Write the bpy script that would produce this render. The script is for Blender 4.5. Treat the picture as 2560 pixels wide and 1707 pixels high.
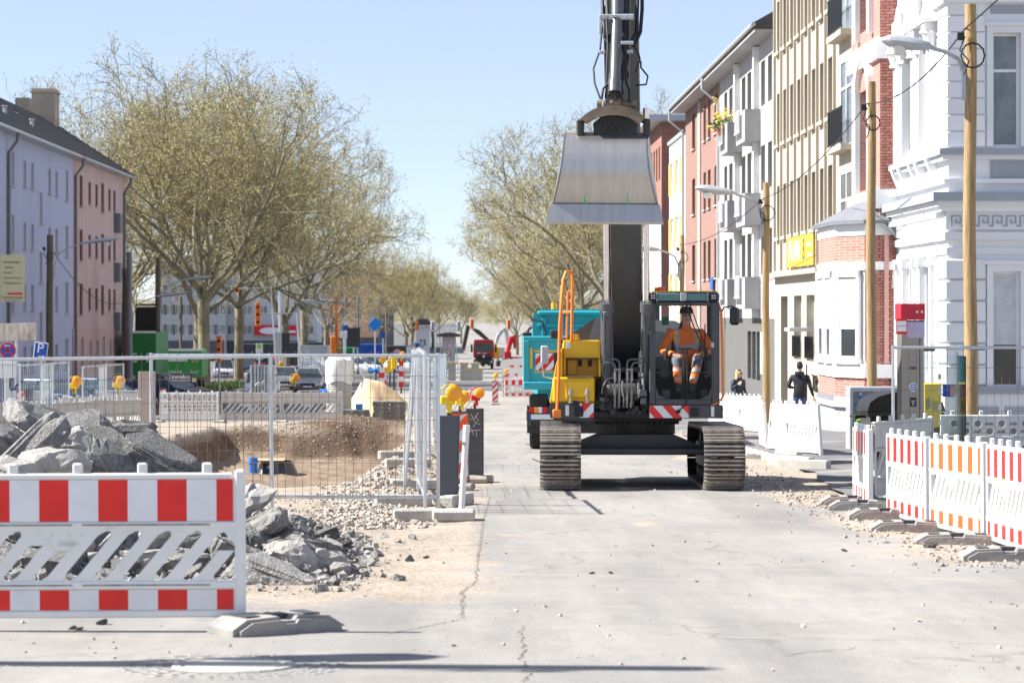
import bpy, math, random
from mathutils import Vector, Matrix, noise
for o in list(bpy.data.objects): bpy.data.objects.remove(o, do_unlink=True)
SC = bpy.context.scene; COL = SC.collection; PI = math.pi
# ---------------------------------------------------------------- camera
# Photo measurements are in 2560 x 1707 pixels: focal length F px, street vanishing point (VX, HY).
F, VX, HY, CZ = 6400.0, 1170.0, 780.0, 1.62
cam = bpy.data.cameras.new('camera'); camo = bpy.data.objects.new('camera', cam); COL.objects.link(camo)
cam.sensor_width = 36; cam.lens = 36*F/2560; cam.clip_start = 1; cam.clip_end = 9000
cam.shift_x = (1280-VX)/2560; cam.shift_y = -(853.5-HY)/2560
camo.location = (0, 0, CZ); camo.rotation_euler = (PI/2, 0, 0)
cam.dof.use_dof = True; cam.dof.focus_distance = 34.5; cam.dof.aperture_fstop = 4.5
SC.camera = camo
# ---------------------------------------------------------------- sky, sun, exposure
EL = math.radians(42); SUNV = Vector((-math.cos(EL), 0.05, math.sin(EL))).normalized()
wd = bpy.data.worlds.new('World'); SC.world = wd; wd.use_nodes = True
nt = wd.node_tree; bg = nt.nodes['Background']; sk = nt.nodes.new('ShaderNodeTexSky')
sk.sky_type = 'NISHITA'; sk.sun_disc = False; sk.sun_elevation = EL; sk.sun_rotation = math.radians(-87)
sk.altitude = 3000; sk.air_density = 1.0; sk.dust_density = 0.0; sk.ozone_density = 3.0
# thin even spring haze: half clear sky, half one uniform pale blue all round
hz = nt.nodes.new('ShaderNodeMixRGB'); hz.inputs[0].default_value = .5; hz.inputs[2].default_value = (3.75, 4.0, 4.9, 1)
nt.links.new(sk.outputs[0], hz.inputs[1]); nt.links.new(hz.outputs[0], bg.inputs[0]); bg.inputs[1].default_value = 0.08
sl = bpy.data.lights.new('sun', 'SUN'); sl.energy = 5.0; sl.angle = math.radians(0.53); sl.color = (1, 0.955, 0.88)
so = bpy.data.objects.new('sun', sl); COL.objects.link(so); so.rotation_euler = (-SUNV).to_track_quat('-Z', 'Y').to_euler()
SC.view_settings.view_transform = 'Standard'; SC.view_settings.look = 'None'
SC.view_settings.exposure = 1.27; SC.view_settings.gamma = 1; SC.view_settings.use_curve_mapping = False
SC.render.engine = 'CYCLES'
# ---------------------------------------------------------------- ground profile and pixel helpers
KN = [(-60, 0.15), (0, 1.62), (100, 4.07), (310, 6.9), (600, 9.4), (1200, 9.0), (9000, 4.0)]
def cdep(d):
    for (a, u), (b, v) in zip(KN, KN[1:]):
        if d <= b: return u+(v-u)*(d-a)/(b-a)
    return KN[-1][1]
def gz(y): return CZ-cdep(y)
def W(px, py, d): return Vector(((px-VX)*d/F, d, CZ+(HY-py)*d/F))
def XD(px, d): return (px-VX)*d/F
def ZP(py, d): return CZ+(HY-py)*d/F
def gd(py):
    a, b = 8.0, 1500.0
    for _ in range(50):
        m = (a+b)/2
        if HY+F*cdep(m)/m > py: a = m
        else: b = m
    return a
def GP(px, py):
    d = gd(py); return Vector((XD(px, d), d, gz(d)))
# ---------------------------------------------------------------- materials
MATS = {}
def nd(t, ty, **k):
    n = t.nodes.new(ty)
    for a, b in k.items(): setattr(n, a, b)
    return n
def mat(key, col, rough=.6, metal=0, var=.12, scale=4, bump=0, bscale=None, spec=.4, emit=None, dirt=None, dscale=1.5, stretch=None, orand=.05):
    if key in MATS: return MATS[key]
    m = bpy.data.materials.new(key); MATS[key] = m; m.use_nodes = True; t = m.node_tree; b = t.nodes['Principled BSDF']
    b.inputs['Roughness'].default_value = rough; b.inputs['Metallic'].default_value = metal; b.inputs['Specular IOR Level'].default_value = spec
    tc = nd(t, 'ShaderNodeTexCoord'); src = tc.outputs['Object']
    if stretch:
        mp = nd(t, 'ShaderNodeMapping'); mp.inputs['Scale'].default_value = stretch; t.links.new(src, mp.inputs[0]); src = mp.outputs[0]
    nz = nd(t, 'ShaderNodeTexNoise'); nz.inputs['Scale'].default_value = scale; nz.inputs['Detail'].default_value = 5; nz.inputs['Roughness'].default_value = .65
    t.links.new(src, nz.inputs[0])
    r = nd(t, 'ShaderNodeValToRGB'); e = r.color_ramp.elements
    e[0].position = .3; e[1].position = .7
    e[0].color = [max(0, c*(1-var)) for c in col[:3]]+[1]; e[1].color = [min(1, c*(1+var)) for c in col[:3]]+[1]
    t.links.new(nz.outputs[0], r.inputs[0]); out = r.outputs[0]
    if dirt:
        n2 = nd(t, 'ShaderNodeTexNoise'); n2.inputs['Scale'].default_value = dscale; n2.inputs['Detail'].default_value = 8; n2.inputs['Roughness'].default_value = .7
        t.links.new(src, n2.inputs[0]); r2 = nd(t, 'ShaderNodeValToRGB'); r2.color_ramp.elements[0].position = dirt[3]; r2.color_ramp.elements[1].position = min(1, dirt[3]+.22)
        t.links.new(n2.outputs[0], r2.inputs[0]); mx = nd(t, 'ShaderNodeMixRGB'); t.links.new(r2.outputs[0], mx.inputs[0])
        t.links.new(out, mx.inputs[1]); mx.inputs[2].default_value = list(dirt[:3])+[1]; out = mx.outputs[0]
    if orand:
        oi = nd(t, 'ShaderNodeObjectInfo'); mr = nd(t, 'ShaderNodeMapRange'); mr.inputs[3].default_value = 1-orand; mr.inputs[4].default_value = 1+orand; t.links.new(oi.outputs['Random'], mr.inputs[0])
        hs = nd(t, 'ShaderNodeHueSaturation'); t.links.new(mr.outputs[0], hs.inputs['Value']); t.links.new(out, hs.inputs['Color']); out = hs.outputs[0]
    t.links.new(out, b.inputs['Base Color'])
    if bump:
        n3 = nd(t, 'ShaderNodeTexNoise'); n3.inputs['Scale'].default_value = bscale or scale*4; n3.inputs['Detail'].default_value = 6; t.links.new(src, n3.inputs[0])
        bp = nd(t, 'ShaderNodeBump'); bp.inputs['Strength'].default_value = bump; bp.inputs['Distance'].default_value = .03
        t.links.new(n3.outputs[0], bp.inputs['Height']); t.links.new(bp.outputs[0], b.inputs['Normal'])
    if emit:
        b.inputs['Emission Color'].default_value = list(emit[:3])+[1]; b.inputs['Emission Strength'].default_value = emit[3]
    return m
def brickmat(key, c1, c2, mortar, bw=.24, bh=.075, ax='x', off=.5):
    if key in MATS: return MATS[key]
    m = bpy.data.materials.new(key); MATS[key] = m; m.use_nodes = True; t = m.node_tree; b = t.nodes['Principled BSDF']; b.inputs['Roughness'].default_value = .85
    tc = nd(t, 'ShaderNodeTexCoord'); sp = nd(t, 'ShaderNodeSeparateXYZ'); cb = nd(t, 'ShaderNodeCombineXYZ'); ad = nd(t, 'ShaderNodeMath')
    t.links.new(tc.outputs['Object'], sp.inputs[0]); t.links.new(sp.outputs[0], ad.inputs[0]); t.links.new(sp.outputs[1], ad.inputs[1])
    t.links.new(ad.outputs[0], cb.inputs[0]); t.links.new(sp.outputs[2], cb.inputs[1])
    bt = nd(t, 'ShaderNodeTexBrick'); bt.inputs['Scale'].default_value = 1; bt.inputs['Brick Width'].default_value = bw; bt.inputs['Row Height'].default_value = bh
    bt.inputs['Mortar Size'].default_value = .008; bt.inputs['Color1'].default_value = (*c1, 1); bt.inputs['Color2'].default_value = (*c2, 1); bt.inputs['Mortar'].default_value = (*mortar, 1)
    t.links.new(cb.outputs[0], bt.inputs[0]); t.links.new(bt.outputs[0], b.inputs['Base Color'])
    bp = nd(t, 'ShaderNodeBump'); bp.inputs['Strength'].default_value = .5; bp.inputs['Distance'].default_value = .01; bp.invert = True
    t.links.new(bt.outputs[1], bp.inputs['Height']); t.links.new(bp.outputs[0], b.inputs['Normal'])
    return m
def glassmat(key, tint, refl=.12, rough=.02, ior=1.45):
    if key in MATS: return MATS[key]
    m = bpy.data.materials.new(key); MATS[key] = m; m.use_nodes = True; t = m.node_tree; t.nodes.clear()
    o = nd(t, 'ShaderNodeOutputMaterial'); tr = nd(t, 'ShaderNodeBsdfTransparent'); tr.inputs[0].default_value = (*tint, 1)
    gl = nd(t, 'ShaderNodeBsdfGlossy'); gl.inputs['Roughness'].default_value = rough; mx = nd(t, 'ShaderNodeMixShader')
    fr = nd(t, 'ShaderNodeFresnel'); fr.inputs[0].default_value = ior; ad = nd(t, 'ShaderNodeMath', operation='MAXIMUM'); ad.inputs[1].default_value = refl
    t.links.new(fr.outputs[0], ad.inputs[0]); t.links.new(ad.outputs[0], mx.inputs[0]); t.links.new(tr.outputs[0], mx.inputs[1]); t.links.new(gl.outputs[0], mx.inputs[2])
    t.links.new(mx.outputs[0], o.inputs[0]); return m
# ---------------------------------------------------------------- mesh builder
class MB:
    def __init__(s, M=None): s.v = []; s.f = []; s.m = []; s.M = M
    def add(s, vs, fs, m=0, M=None):
        n = len(s.v); A = s.M if s.M is not None else None
        for p in vs:
            p = Vector(p)
            if M is not None: p = M @ p
            if A is not None: p = A @ p
            s.v.append(p)
        for f in fs: s.f.append([i+n for i in f]); s.m.append(m)
        return s
    def box(s, x0, x1, y0, y1, z0, z1, m=0, M=None):
        return s.add([(x0,y0,z0),(x1,y0,z0),(x1,y1,z0),(x0,y1,z0),(x0,y0,z1),(x1,y0,z1),(x1,y1,z1),(x0,y1,z1)],
              [(0,3,2,1),(4,5,6,7),(0,1,5,4),(1,2,6,5),(2,3,7,6),(3,0,4,7)], m, M)
    def cbox(s, x0, x1, y0, y1, z0, z1, b=.01, m=0, M=None):
        # box with chamfered edges
        vs = []; ix = {}
        X = (x0, x1); Y = (y0, y1); Z = (z0, z1)
        for i in (0, 1):
            for j in (0, 1):
                for k in (0, 1):
                    sx, sy, sz = (1-2*i)*b, (1-2*j)*b, (1-2*k)*b
                    ix[i,j,k] = len(vs)
                    vs += [(X[i], Y[j]+sy, Z[k]+sz), (X[i]+sx, Y[j], Z[k]+sz), (X[i]+sx, Y[j]+sy, Z[k])]
        q = lambda i, j, k, a: ix[i,j,k]+a
        fs = [(q(0,0,0,0),q(0,0,1,0),q(0,1,1,0),q(0,1,0,0)), (q(1,0,0,0),q(1,1,0,0),q(1,1,1,0),q(1,0,1,0)),
              (q(0,0,0,1),q(1,0,0,1),q(1,0,1,1),q(0,0,1,1)), (q(0,1,0,1),q(0,1,1,1),q(1,1,1,1),q(1,1,0,1)),
              (q(0,0,0,2),q(0,1,0,2),q(1,1,0,2),q(1,0,0,2)), (q(0,0,1,2),q(1,0,1,2),q(1,1,1,2),q(0,1,1,2))]
        for j in (0, 1):
            for k in (0, 1):
                f = (q(0,j,k,1),q(0,j,k,2),q(1,j,k,2),q(1,j,k,1)); fs.append(f if j == k else f[::-1])
        for i in (0, 1):
            for k in (0, 1):
                f = (q(i,0,k,0),q(i,1,k,0),q(i,1,k,2),q(i,0,k,2)); fs.append(f if i == k else f[::-1])
        for i in (0, 1):
            for j in (0, 1):
                f = (q(i,j,0,0),q(i,j,0,1),q(i,j,1,1),q(i,j,1,0)); fs.append(f if i == j else f[::-1])
        for i in (0, 1):
            for j in (0, 1):
                for k in (0, 1):
                    f = (q(i,j,k,0),q(i,j,k,1),q(i,j,k,2)); fs.append(f if (i+j+k) % 2 else f[::-1])
        return s.add(vs, fs, m, M)
    def tube(s, pts, r, n=8, m=0, cap=True, M=None):
        pts = [Vector(p) for p in pts]; R = r if isinstance(r, (list, tuple)) else [r]*len(pts); vs = []; fs = []
        pu = None
        for i, p in enumerate(pts):
            t = (pts[min(i+1, len(pts)-1)]-pts[max(i-1, 0)]).normalized()
            u = pu if pu is not None else (Vector((0,0,1)) if abs(t.z) < .9 else Vector((1,0,0)))
            u = (u-t*u.dot(t)); u = u.normalized() if u.length > 1e-6 else t.orthogonal().normalized(); w = t.cross(u); pu = u
            for k in range(n):
                a = 2*PI*k/n; vs.append(p+(u*math.cos(a)+w*math.sin(a))*R[i])
        for i in range(len(pts)-1):
            for k in range(n):
                k2 = (k+1) % n; fs.append((i*n+k, i*n+k2, (i+1)*n+k2, (i+1)*n+k))
        if cap:
            fs.append(tuple(range(n))[::-1]); fs.append(tuple((len(pts)-1)*n+k for k in range(n)))
        return s.add(vs, fs, m, M)
    def prism(s, poly, a, b, axis='y', m=0, M=None):
        # polygon in the two other axes (x,z for y; y,z for x; x,y for z), extruded from a to b
        mk = {'y': lambda p, t: (p[0], t, p[1]), 'x': lambda p, t: (t, p[0], p[1]), 'z': lambda p, t: (p[0], p[1], t)}[axis]
        n = len(poly); vs = [mk(p, a) for p in poly]+[mk(p, b) for p in poly]
        ar = sum(poly[i][0]*poly[(i+1) % n][1]-poly[(i+1) % n][0]*poly[i][1] for i in range(n))
        flip = (ar > 0) != (axis == 'y')
        fs = [tuple(range(n)), tuple(range(2*n-1, n-1, -1))]+[(i, n+i, n+(i+1) % n, (i+1) % n) for i in range(n)]
        if flip: fs = [f[::-1] for f in fs]
        return s.add(vs, fs, m, M)
    def lathe(s, prof, n=20, m=0, M=None, a0=0, a1=2*PI):
        # (radius, z) profile turned about z
        full = abs(a1-a0-2*PI) < 1e-6; c = n if full else n+1; vs = []; fs = []
        for r, z in prof:
            for k in range(c):
                a = a0+(a1-a0)*k/n; vs.append((r*math.cos(a), r*math.sin(a), z))
        for i in range(len(prof)-1):
            for k in range(n):
                k2 = (k+1) % c; fs.append((i*c+k, i*c+k2, (i+1)*c+k2, (i+1)*c+k))
        return s.add(vs, fs, m, M)
    def disc(s, r, z=0, n=24, m=0, M=None):
        return s.add([(r*math.cos(2*PI*k/n), r*math.sin(2*PI*k/n), z) for k in range(n)], [tuple(range(n))], m, M)
    def quad(s, a, b, c, d, m=0, M=None): return s.add([a, b, c, d], [(0,1,2,3)], m, M)
    def loft(s, rings, m=0, cap=True, closed=True, M=None):
        n = len(rings[0]); vs = [p for r in rings for p in r]; fs = []
        for i in range(len(rings)-1):
            for k in range(n if closed else n-1):
                k2 = (k+1) % n; fs.append((i*n+k, i*n+k2, (i+1)*n+k2, (i+1)*n+k))
        if cap: fs.append(tuple(range(n))[::-1]); fs.append(tuple((len(rings)-1)*n+k for k in range(n)))
        return s.add(vs, fs, m, M)
    def mesh(s, name, mats, smooth=False):
        me = bpy.data.meshes.new(name); me.from_pydata([tuple(p) for p in s.v], [], s.f); me.update()
        mats = mats if isinstance(mats, (list, tuple)) else [mats]
        for k in mats: me.materials.append(k if not isinstance(k, str) else MATS[k])
        if len(mats) > 1: me.polygons.foreach_set('material_index', s.m)
        if smooth:
            me.polygons.foreach_set('use_smooth', [True]*len(me.polygons)); me.set_sharp_from_angle(angle=math.radians(38))
        return me
    def build(s, name, mats, parent=None, smooth=False, label=None, cat=None, group=None, kind=None, loc=None, rz=None):
        return link(name, s.mesh(name, mats, smooth), parent, label, cat, group, kind, loc, rz)
def link(name, me, parent=None, label=None, cat=None, group=None, kind=None, loc=None, rz=None):
    o = bpy.data.objects.new(name, me); COL.objects.link(o)
    if parent is not None: o.parent = parent
    if loc is not None: o.location = loc
    if rz is not None: o.rotation_euler = (0, 0, rz)
    for a, b in (('label', label), ('category', cat), ('group', group), ('kind', kind)):
        if b: o[a] = b
    return o
def T(name, label, cat, loc=(0,0,0), rz=0, group=None, rot=None):
    o = link(name, None, None, label, cat, group, None, loc, rz); o.empty_display_size = .3
    if rot: o.rotation_euler = rot
    return o
CH = {}
def dup(root, loc=None, rz=None, label=None, group=None, parent=None, skip=()):
    r = root.copy(); COL.objects.link(r); r.parent = parent
    if loc is not None: r.location = loc
    if rz is not None: r.rotation_euler = (root.rotation_euler.x, root.rotation_euler.y, rz)
    if label: r['label'] = label
    if group: r['group'] = group
    for ch in root.children:
        if ch.name.split('.')[0] not in skip: dup(ch, parent=r, skip=skip)
    return r
def text(body, size, m, parent, M, name='lettering', align='CENTER', ext=.002, sx=1.0):
    cu = bpy.data.curves.new(name, 'FONT'); cu.body = body; cu.size = size; cu.align_x = align; cu.align_y = 'CENTER'; cu.extrude = ext; cu.resolution_u = 3
    t = bpy.data.objects.new(name, cu); COL.objects.link(t); bpy.context.view_layer.update()
    me = bpy.data.meshes.new_from_object(t.evaluated_get(bpy.context.evaluated_depsgraph_get())); bpy.data.objects.remove(t); bpy.data.curves.remove(cu)
    me.transform(M @ Matrix.Diagonal((sx, 1, 1, 1))); me.materials.clear(); me.materials.append(MATS[m] if isinstance(m, str) else m)
    return link(name, me, parent)
RXZ = Matrix.Rotation(PI/2, 4, 'X')      # text from the XY plane to the XZ plane, facing -Y
def TM(x, y, z, rz=0): return Matrix.Translation((x, y, z)) @ Matrix.Rotation(rz, 4, 'Z') @ RXZ
rnd = random.Random(7)
def rockmesh(name, sx, sy, sz, seed, mats, flat=False, sub=2, rough=.18):
    r = random.Random(seed); import bmesh
    bm = bmesh.new(); bmesh.ops.create_icosphere(bm, subdivisions=sub, radius=1)
    pl = [(Vector((r.gauss(0,1), r.gauss(0,1), r.gauss(0,1)*(.5 if flat else 1))).normalized(), r.uniform(.55, .85)) for _ in range(9)]
    for v in bm.verts:
        p = v.co.copy()
        if flat:
            # rounded slab: super-ellipsoid
            p = Vector([math.copysign(abs(c)**.30, c) for c in p])
        for nrm, d in pl:
            e = p.dot(nrm)-d*(1.25 if flat else 1)
            if e > 0: p -= nrm*e
        q = p*2.2+Vector((seed*3.1, 0, 0)); p += Vector((noise.noise(q), noise.noise(q+Vector((9,0,0))), noise.noise(q+Vector((0,9,0)))))*rough
        q = p*6+Vector((seed*3.1, 0, 0)); p += p.normalized()*(noise.noise(q)*rough*.45+noise.noise(q*2.3)*rough*.32)
        v.co = (p.x*sx, p.y*sy, p.z*sz)
    me = bpy.data.meshes.new(name); bm.to_mesh(me); bm.free()
    for k in (mats if isinstance(mats, list) else [mats]): me.materials.append(MATS[k] if isinstance(k, str) else k)
    return me
# ---- common materials
mat('asphalt', (.13,.13,.135), .9, var=.2, scale=2, bump=.3, bscale=60, dirt=(.34,.31,.27,.5), dscale=.35)
mat('white_plastic', (.72,.72,.70), .45, var=.05, scale=2, dirt=(.56,.52,.45,.56), dscale=3.5)
mat('grey_plastic', (.50,.49,.47), .55, var=.06, scale=2, dirt=(.30,.28,.25,.55), dscale=3)
mat('film_red', (.70,.02,.015), .35, var=.12, scale=3, dirt=(.55,.10,.08,.64), dscale=6); mat('film_orange', (.80,.10,.015), .35, var=.08, scale=3); mat('film_white', (.72,.72,.74), .3, var=.06, scale=4, dirt=(.48,.47,.45,.62), dscale=6)
mat('rubber', (.25,.245,.24), .8, var=.15, scale=6, bump=.2, dirt=(.36,.33,.29,.42), dscale=2.5)
mat('concrete', (.40,.385,.35), .9, var=.15, scale=6, bump=.4, bscale=40, dirt=(.2,.2,.17,.6), dscale=4)
mat('galv', (.52,.55,.58), .38, .75, var=.12, scale=5); mat('wire', (.16,.12,.10), .6, .4, var=.3, scale=2)
mat('black', (.012,.012,.013), .5); mat('blackgloss', (.015,.015,.017), .18); mat('darkgrey', (.055,.058,.062), .5, var=.1)
mat('wood_pole', (.35,.235,.115), .8, var=.42, scale=7, stretch=(4,4,.22), bump=.5, dirt=(.17,.11,.06,.58), dscale=2.4)
mat('wood_old', (.13,.10,.075), .8, var=.3, scale=5, stretch=(3,3,.25))
mat('lamp_grey', (.42,.44,.46), .4, .2); mat('cable', (.02,.02,.022), .5)
mat('amber', (.85,.33,.01), .25, var=.08, spec=.6); mat('yellow_pl', (.85,.58,.02), .4, var=.06); mat('red_pl', (.62,.015,.015), .4); mat('blue_pl', (.02,.16,.55), .4)
mat('sign_blue', (.012,.08,.40), .35, var=.05); mat('sign_red', (.60,.012,.02), .35, var=.05); mat('sign_white', (.78,.78,.78), .35, var=.03)
mat('timber', (.55,.40,.22), .8, var=.2, scale=4, stretch=(1,6,6)); mat('orange_paint', (.80,.20,.03), .4)
mat('paint_white', (.78,.78,.77), .6, var=.04, scale=1.2, dirt=(.62,.62,.62,.66), dscale=.8)
mat('pane', (.02,.025,.03), .06, spec=.8, var=.3, scale=.6); mat('chrome', (.75,.76,.78), .12, 1.0)
# ================================================================ GROUND
def smooth(a, b, x):
    t = min(1, max(0, (x-a)/(b-a))); return t*t*(3-2*t)
def pitf(x, y):
    nx = noise.noise(Vector((x*.5, y*.35, 3)))*.45
    return smooth(-1.25+nx*.5, -2.6+nx*.6, x)*smooth(-7.9, -7.0+nx*.4, x)*smooth(79.4+nx, 78.2+nx*1.5, y)*smooth(36, 49, y)
def soilf(x, y):
    n = noise.noise(Vector((x*.8, y*.5, 0)))*.5+noise.noise(Vector((x*2.3, y*1.1, 5)))*.25
    s = smooth(.75, -.55, x+n*1.1)*smooth(16.6, 19.6, y+n*2.5)*smooth(170, 120, y)*smooth(-16, -13, x)
    s = max(s, smooth(3.7, 4.6, x+n*.9)*smooth(21, 24, y+n*3)*smooth(80, 66, y)*smooth(6.8, 6.2, x)*.9)
    s = max(s, .55*smooth(.35, .8, n*2.2)*smooth(40, 25, y)*smooth(15.5, 18, y))
    return s
def gh(x, y):
    z = gz(y)-pitf(x, y)*1.0
    s = soilf(x, y)
    if s > .02:
        z += s*(noise.noise(Vector((x*1.1, y*.9, 1)))*.045+noise.noise(Vector((x*4, y*4, 2)))*.022)
        p = pitf(x, y)
        if p > .02: z += noise.noise(Vector((x*2.1, y*1.2, 8)))*.10*min(1, p*2)
    z += .30*math.exp(-((x+3.6)/1.7)**2-((y-80.2)/1.1)**2)*(1+.5*noise.noise(Vector((x*3, y*2, 4))))
    z += .25*math.exp(-((x+6.6)/1.0)**2-((y-78)/1.5)**2)
    z += .18*math.exp(-((x+1.15)/.45)**2)*smooth(33, 36, y)*smooth(60, 52, y)*(1+.7*noise.noise(Vector((x*3, y*1.5, 14))))
    return z
def lines(segs):
    out = []
    for a, b, s in segs:
        n = max(1, int(round((b-a)/s))); out += [a+(b-a)*i/n for i in range(n)]
    out.append(segs[-1][1]); return out
def ground():
    xs = lines([(-1500,-200,325),(-200,-40,40),(-40,-12,4),(-12,-8.4,.6),(-8.4,7,.125),(7,12,.5),(12,40,4),(40,200,40),(200,1500,325)])
    ys = lines([(-30,10,4),(10,14,.5),(14,34,.125),(34,60,.2),(60,84,.2),(84,110,2),(110,400,12),(400,1200,80),(1200,7000,1450)])
    vs = []; s1 = []; s2 = []; s3 = []
    for y in ys:
        for x in xs:
            s3.append(smooth(-4.6,-6.2,x+noise.noise(Vector((x*.3,y*.1,0)))*.6)*smooth(87.5,89.5,y)); vs.append((x, y, gh(x, y))); s1.append(soilf(x, y)); s2.append(max(pitf(x, y), .8*math.exp(-((x+3.6)/1.9)**2-((y-80.2)/1.3)**2)))
    n = len(xs); fs = [(j*n+i, j*n+i+1, (j+1)*n+i+1, (j+1)*n+i) for j in range(len(ys)-1) for i in range(n-1)]
    me = bpy.data.meshes.new('ground'); me.from_pydata(vs, [], fs); me.update()
    for nm, s in (('soil', s1), ('pit', s2), ('tar', s3)):
        a = me.attributes.new(nm, 'FLOAT', 'POINT'); a.data.foreach_set('value', s)
    me.polygons.foreach_set('use_smooth', [True]*len(me.polygons))
    m = bpy.data.materials.new('ground'); m.use_nodes = True; t = m.node_tree; b = t.nodes['Principled BSDF']; L = t.links.new
    b.inputs['Roughness'].default_value = .92; b.inputs['Specular IOR Level'].default_value = .2
    tc = nd(t, 'ShaderNodeTexCoord')
    def nz(scale, st=(1,1,1), det=6, ro=.65):
        mp = nd(t, 'ShaderNodeMapping'); mp.inputs['Scale'].default_value = st; L(tc.outputs['Object'], mp.inputs[0])
        k = nd(t, 'ShaderNodeTexNoise'); k.inputs['Scale'].default_value = scale; k.inputs['Detail'].default_value = det; k.inputs['Roughness'].default_value = ro; L(mp.outputs[0], k.inputs[0]); return k.outputs[0]
    def ramp(i, p0, p1, c0, c1):
        r = nd(t, 'ShaderNodeValToRGB'); e = r.color_ramp.elements; e[0].position = p0; e[1].position = p1; e[0].color = (*c0, 1); e[1].color = (*c1, 1); L(i, r.inputs[0]); return r.outputs[0]
    def mix(f, a, c, ty='MIX'):
        x = nd(t, 'ShaderNodeMixRGB', blend_type=ty)
        for q, s in zip((f, a, c), x.inputs):
            if hasattr(q, 'is_linked'): L(q, s)
            else: s.default_value = q if not isinstance(q, tuple) else (*q, 1)
        return x.outputs[0]
    road = ramp(nz(.5, (1, .35, 1)), .34, .64, (.185,.183,.18), (.315,.30,.28))
    road = mix(ramp(nz(.9, (1.6, .12, 1)), .45, .7, (0,0,0), (.6,.6,.6)), road, (.365,.345,.315))
    road = mix(ramp(nz(1.7, (.35, 1.4, 1)), .55, .72, (0,0,0), (.75,.75,.75)), road, (.37,.335,.285))
    road = mix(ramp(nz(.21), .55, .75, (0,0,0), (.6,.6,.6)), road, (.175,.176,.178))
    road = mix(ramp(nz(55, det=2), .63, .72, (0,0,0), (.55,.55,.55)), road, (.16,.155,.15))
    road = mix(ramp(nz(28, det=2), .66, .74, (0,0,0), (.6,.6,.6)), road, (.44,.42,.39))
    road = mix(ramp(nz(5, (1, .45, 1)), .45, .75, (0,0,0), (.5,.5,.5)), road, (.20,.195,.19)); road = mix(ramp(nz(90, det=2), .42, .62, (0,0,0), (.35,.35,.35)), road, (.23,.22,.21))
    # cracks
    wv = nd(t, 'ShaderNodeTexNoise'); wv.inputs['Scale'].default_value = 1.4; wv.inputs['Detail'].default_value = 5; L(tc.outputs['Object'], wv.inputs[0])
    sc = nd(t, 'ShaderNodeVectorMath', operation='SCALE'); sc.inputs['Scale'].default_value = .9; L(wv.outputs[1], sc.inputs[0])
    av = nd(t, 'ShaderNodeVectorMath'); L(tc.outputs['Object'], av.inputs[0]); L(sc.outputs[0], av.inputs[1])
    vo = nd(t, 'ShaderNodeTexVoronoi', feature='DISTANCE_TO_EDGE'); vo.inputs['Scale'].default_value = .30; L(av.outputs[0], vo.inputs[0])
    ck = ramp(vo.outputs['Distance'], .0015, .009, (1,1,1), (0,0,0)); ck = mix(1.0, ck, ramp(nz(.35), .5, .6, (0,0,0), (1,1,1)), 'MULTIPLY')
    road = mix(mix(1.0, ck, (.5,.5,.5), 'MULTIPLY'), road, (.12,.115,.105))
    dirt = ramp(nz(1.3), .3, .7, (.26,.21,.165), (.40,.345,.285))
    dirt = mix(ramp(nz(26, det=3), .5, .7, (0,0,0), (.8,.8,.8)), dirt, (.47,.42,.355))
    dirt = mix(ramp(nz(60, det=2), .58, .7, (0,0,0), (.7,.7,.7)), dirt, (.17,.14,.115))
    pit = ramp(nz(.8), .3, .7, (.145,.10,.07), (.27,.205,.15))
    pit = mix(ramp(nz(30, det=3), .52, .7, (0,0,0), (.6,.6,.6)), pit, (.33,.265,.20))
    a1 = nd(t, 'ShaderNodeAttribute', attribute_name='soil'); a2 = nd(t, 'ShaderNodeAttribute', attribute_name='pit')
    ad = nd(t, 'ShaderNodeMath'); L(a1.outputs['Fac'], ad.inputs[0]); n9 = nz(7, det=6); mm = nd(t, 'ShaderNodeMath', operation='MULTIPLY_ADD'); L(n9, mm.inputs[0]); mm.inputs[1].default_value = 1.0; mm.inputs[2].default_value = -.5; L(mm.outputs[0], ad.inputs[1])
    col = mix(ramp(ad.outputs[0], .3, .62, (0,0,0), (1,1,1)), road, dirt); bank = ramp(nz(1.1), .3, .7, (.085,.055,.036), (.16,.11,.075)); bank = mix(ramp(nz(24, det=3), .55, .72, (0,0,0), (.6,.6,.6)), bank, (.30,.24,.18)); pit = mix(ramp(a2.outputs['Fac'], .86, .985, (1,1,1), (0,0,0)), pit, bank); col = mix(ramp(a2.outputs['Fac'], .08, .35, (0,0,0), (1,1,1)), col, pit)  # banks: moist cut soil, with shade also put into the dark tone
    a3 = nd(t, 'ShaderNodeAttribute', attribute_name='tar'); col = mix(a3.outputs['Fac'], col, ramp(nz(.6), .3, .7, (.10,.10,.105), (.17,.168,.165)))  # asphalt on the left, with shade put into its dark tone
    L(col, b.inputs['Base Color'])
    bp = nd(t, 'ShaderNodeBump'); bp.inputs['Strength'].default_value = .35; bp.inputs['Distance'].default_value = .02; L(nz(34, det=4), bp.inputs['Height'])
    bp2 = nd(t, 'ShaderNodeBump'); bp2.inputs['Strength'].default_value = .6; bp2.inputs['Distance'].default_value = .05; L(nz(9, det=6), bp2.inputs['Height']); L(bp.outputs[0], bp2.inputs['Normal'])
    mb = nd(t, 'ShaderNodeMath', operation='MULTIPLY'); L(a1.outputs['Fac'], mb.inputs[0]); mb.inputs[1].default_value = .8; L(mb.outputs[0], bp2.inputs['Strength']); L(bp2.outputs[0], b.inputs['Normal'])
    me.materials.append(m); link('ground', me, kind='structure')
ground()
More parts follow.
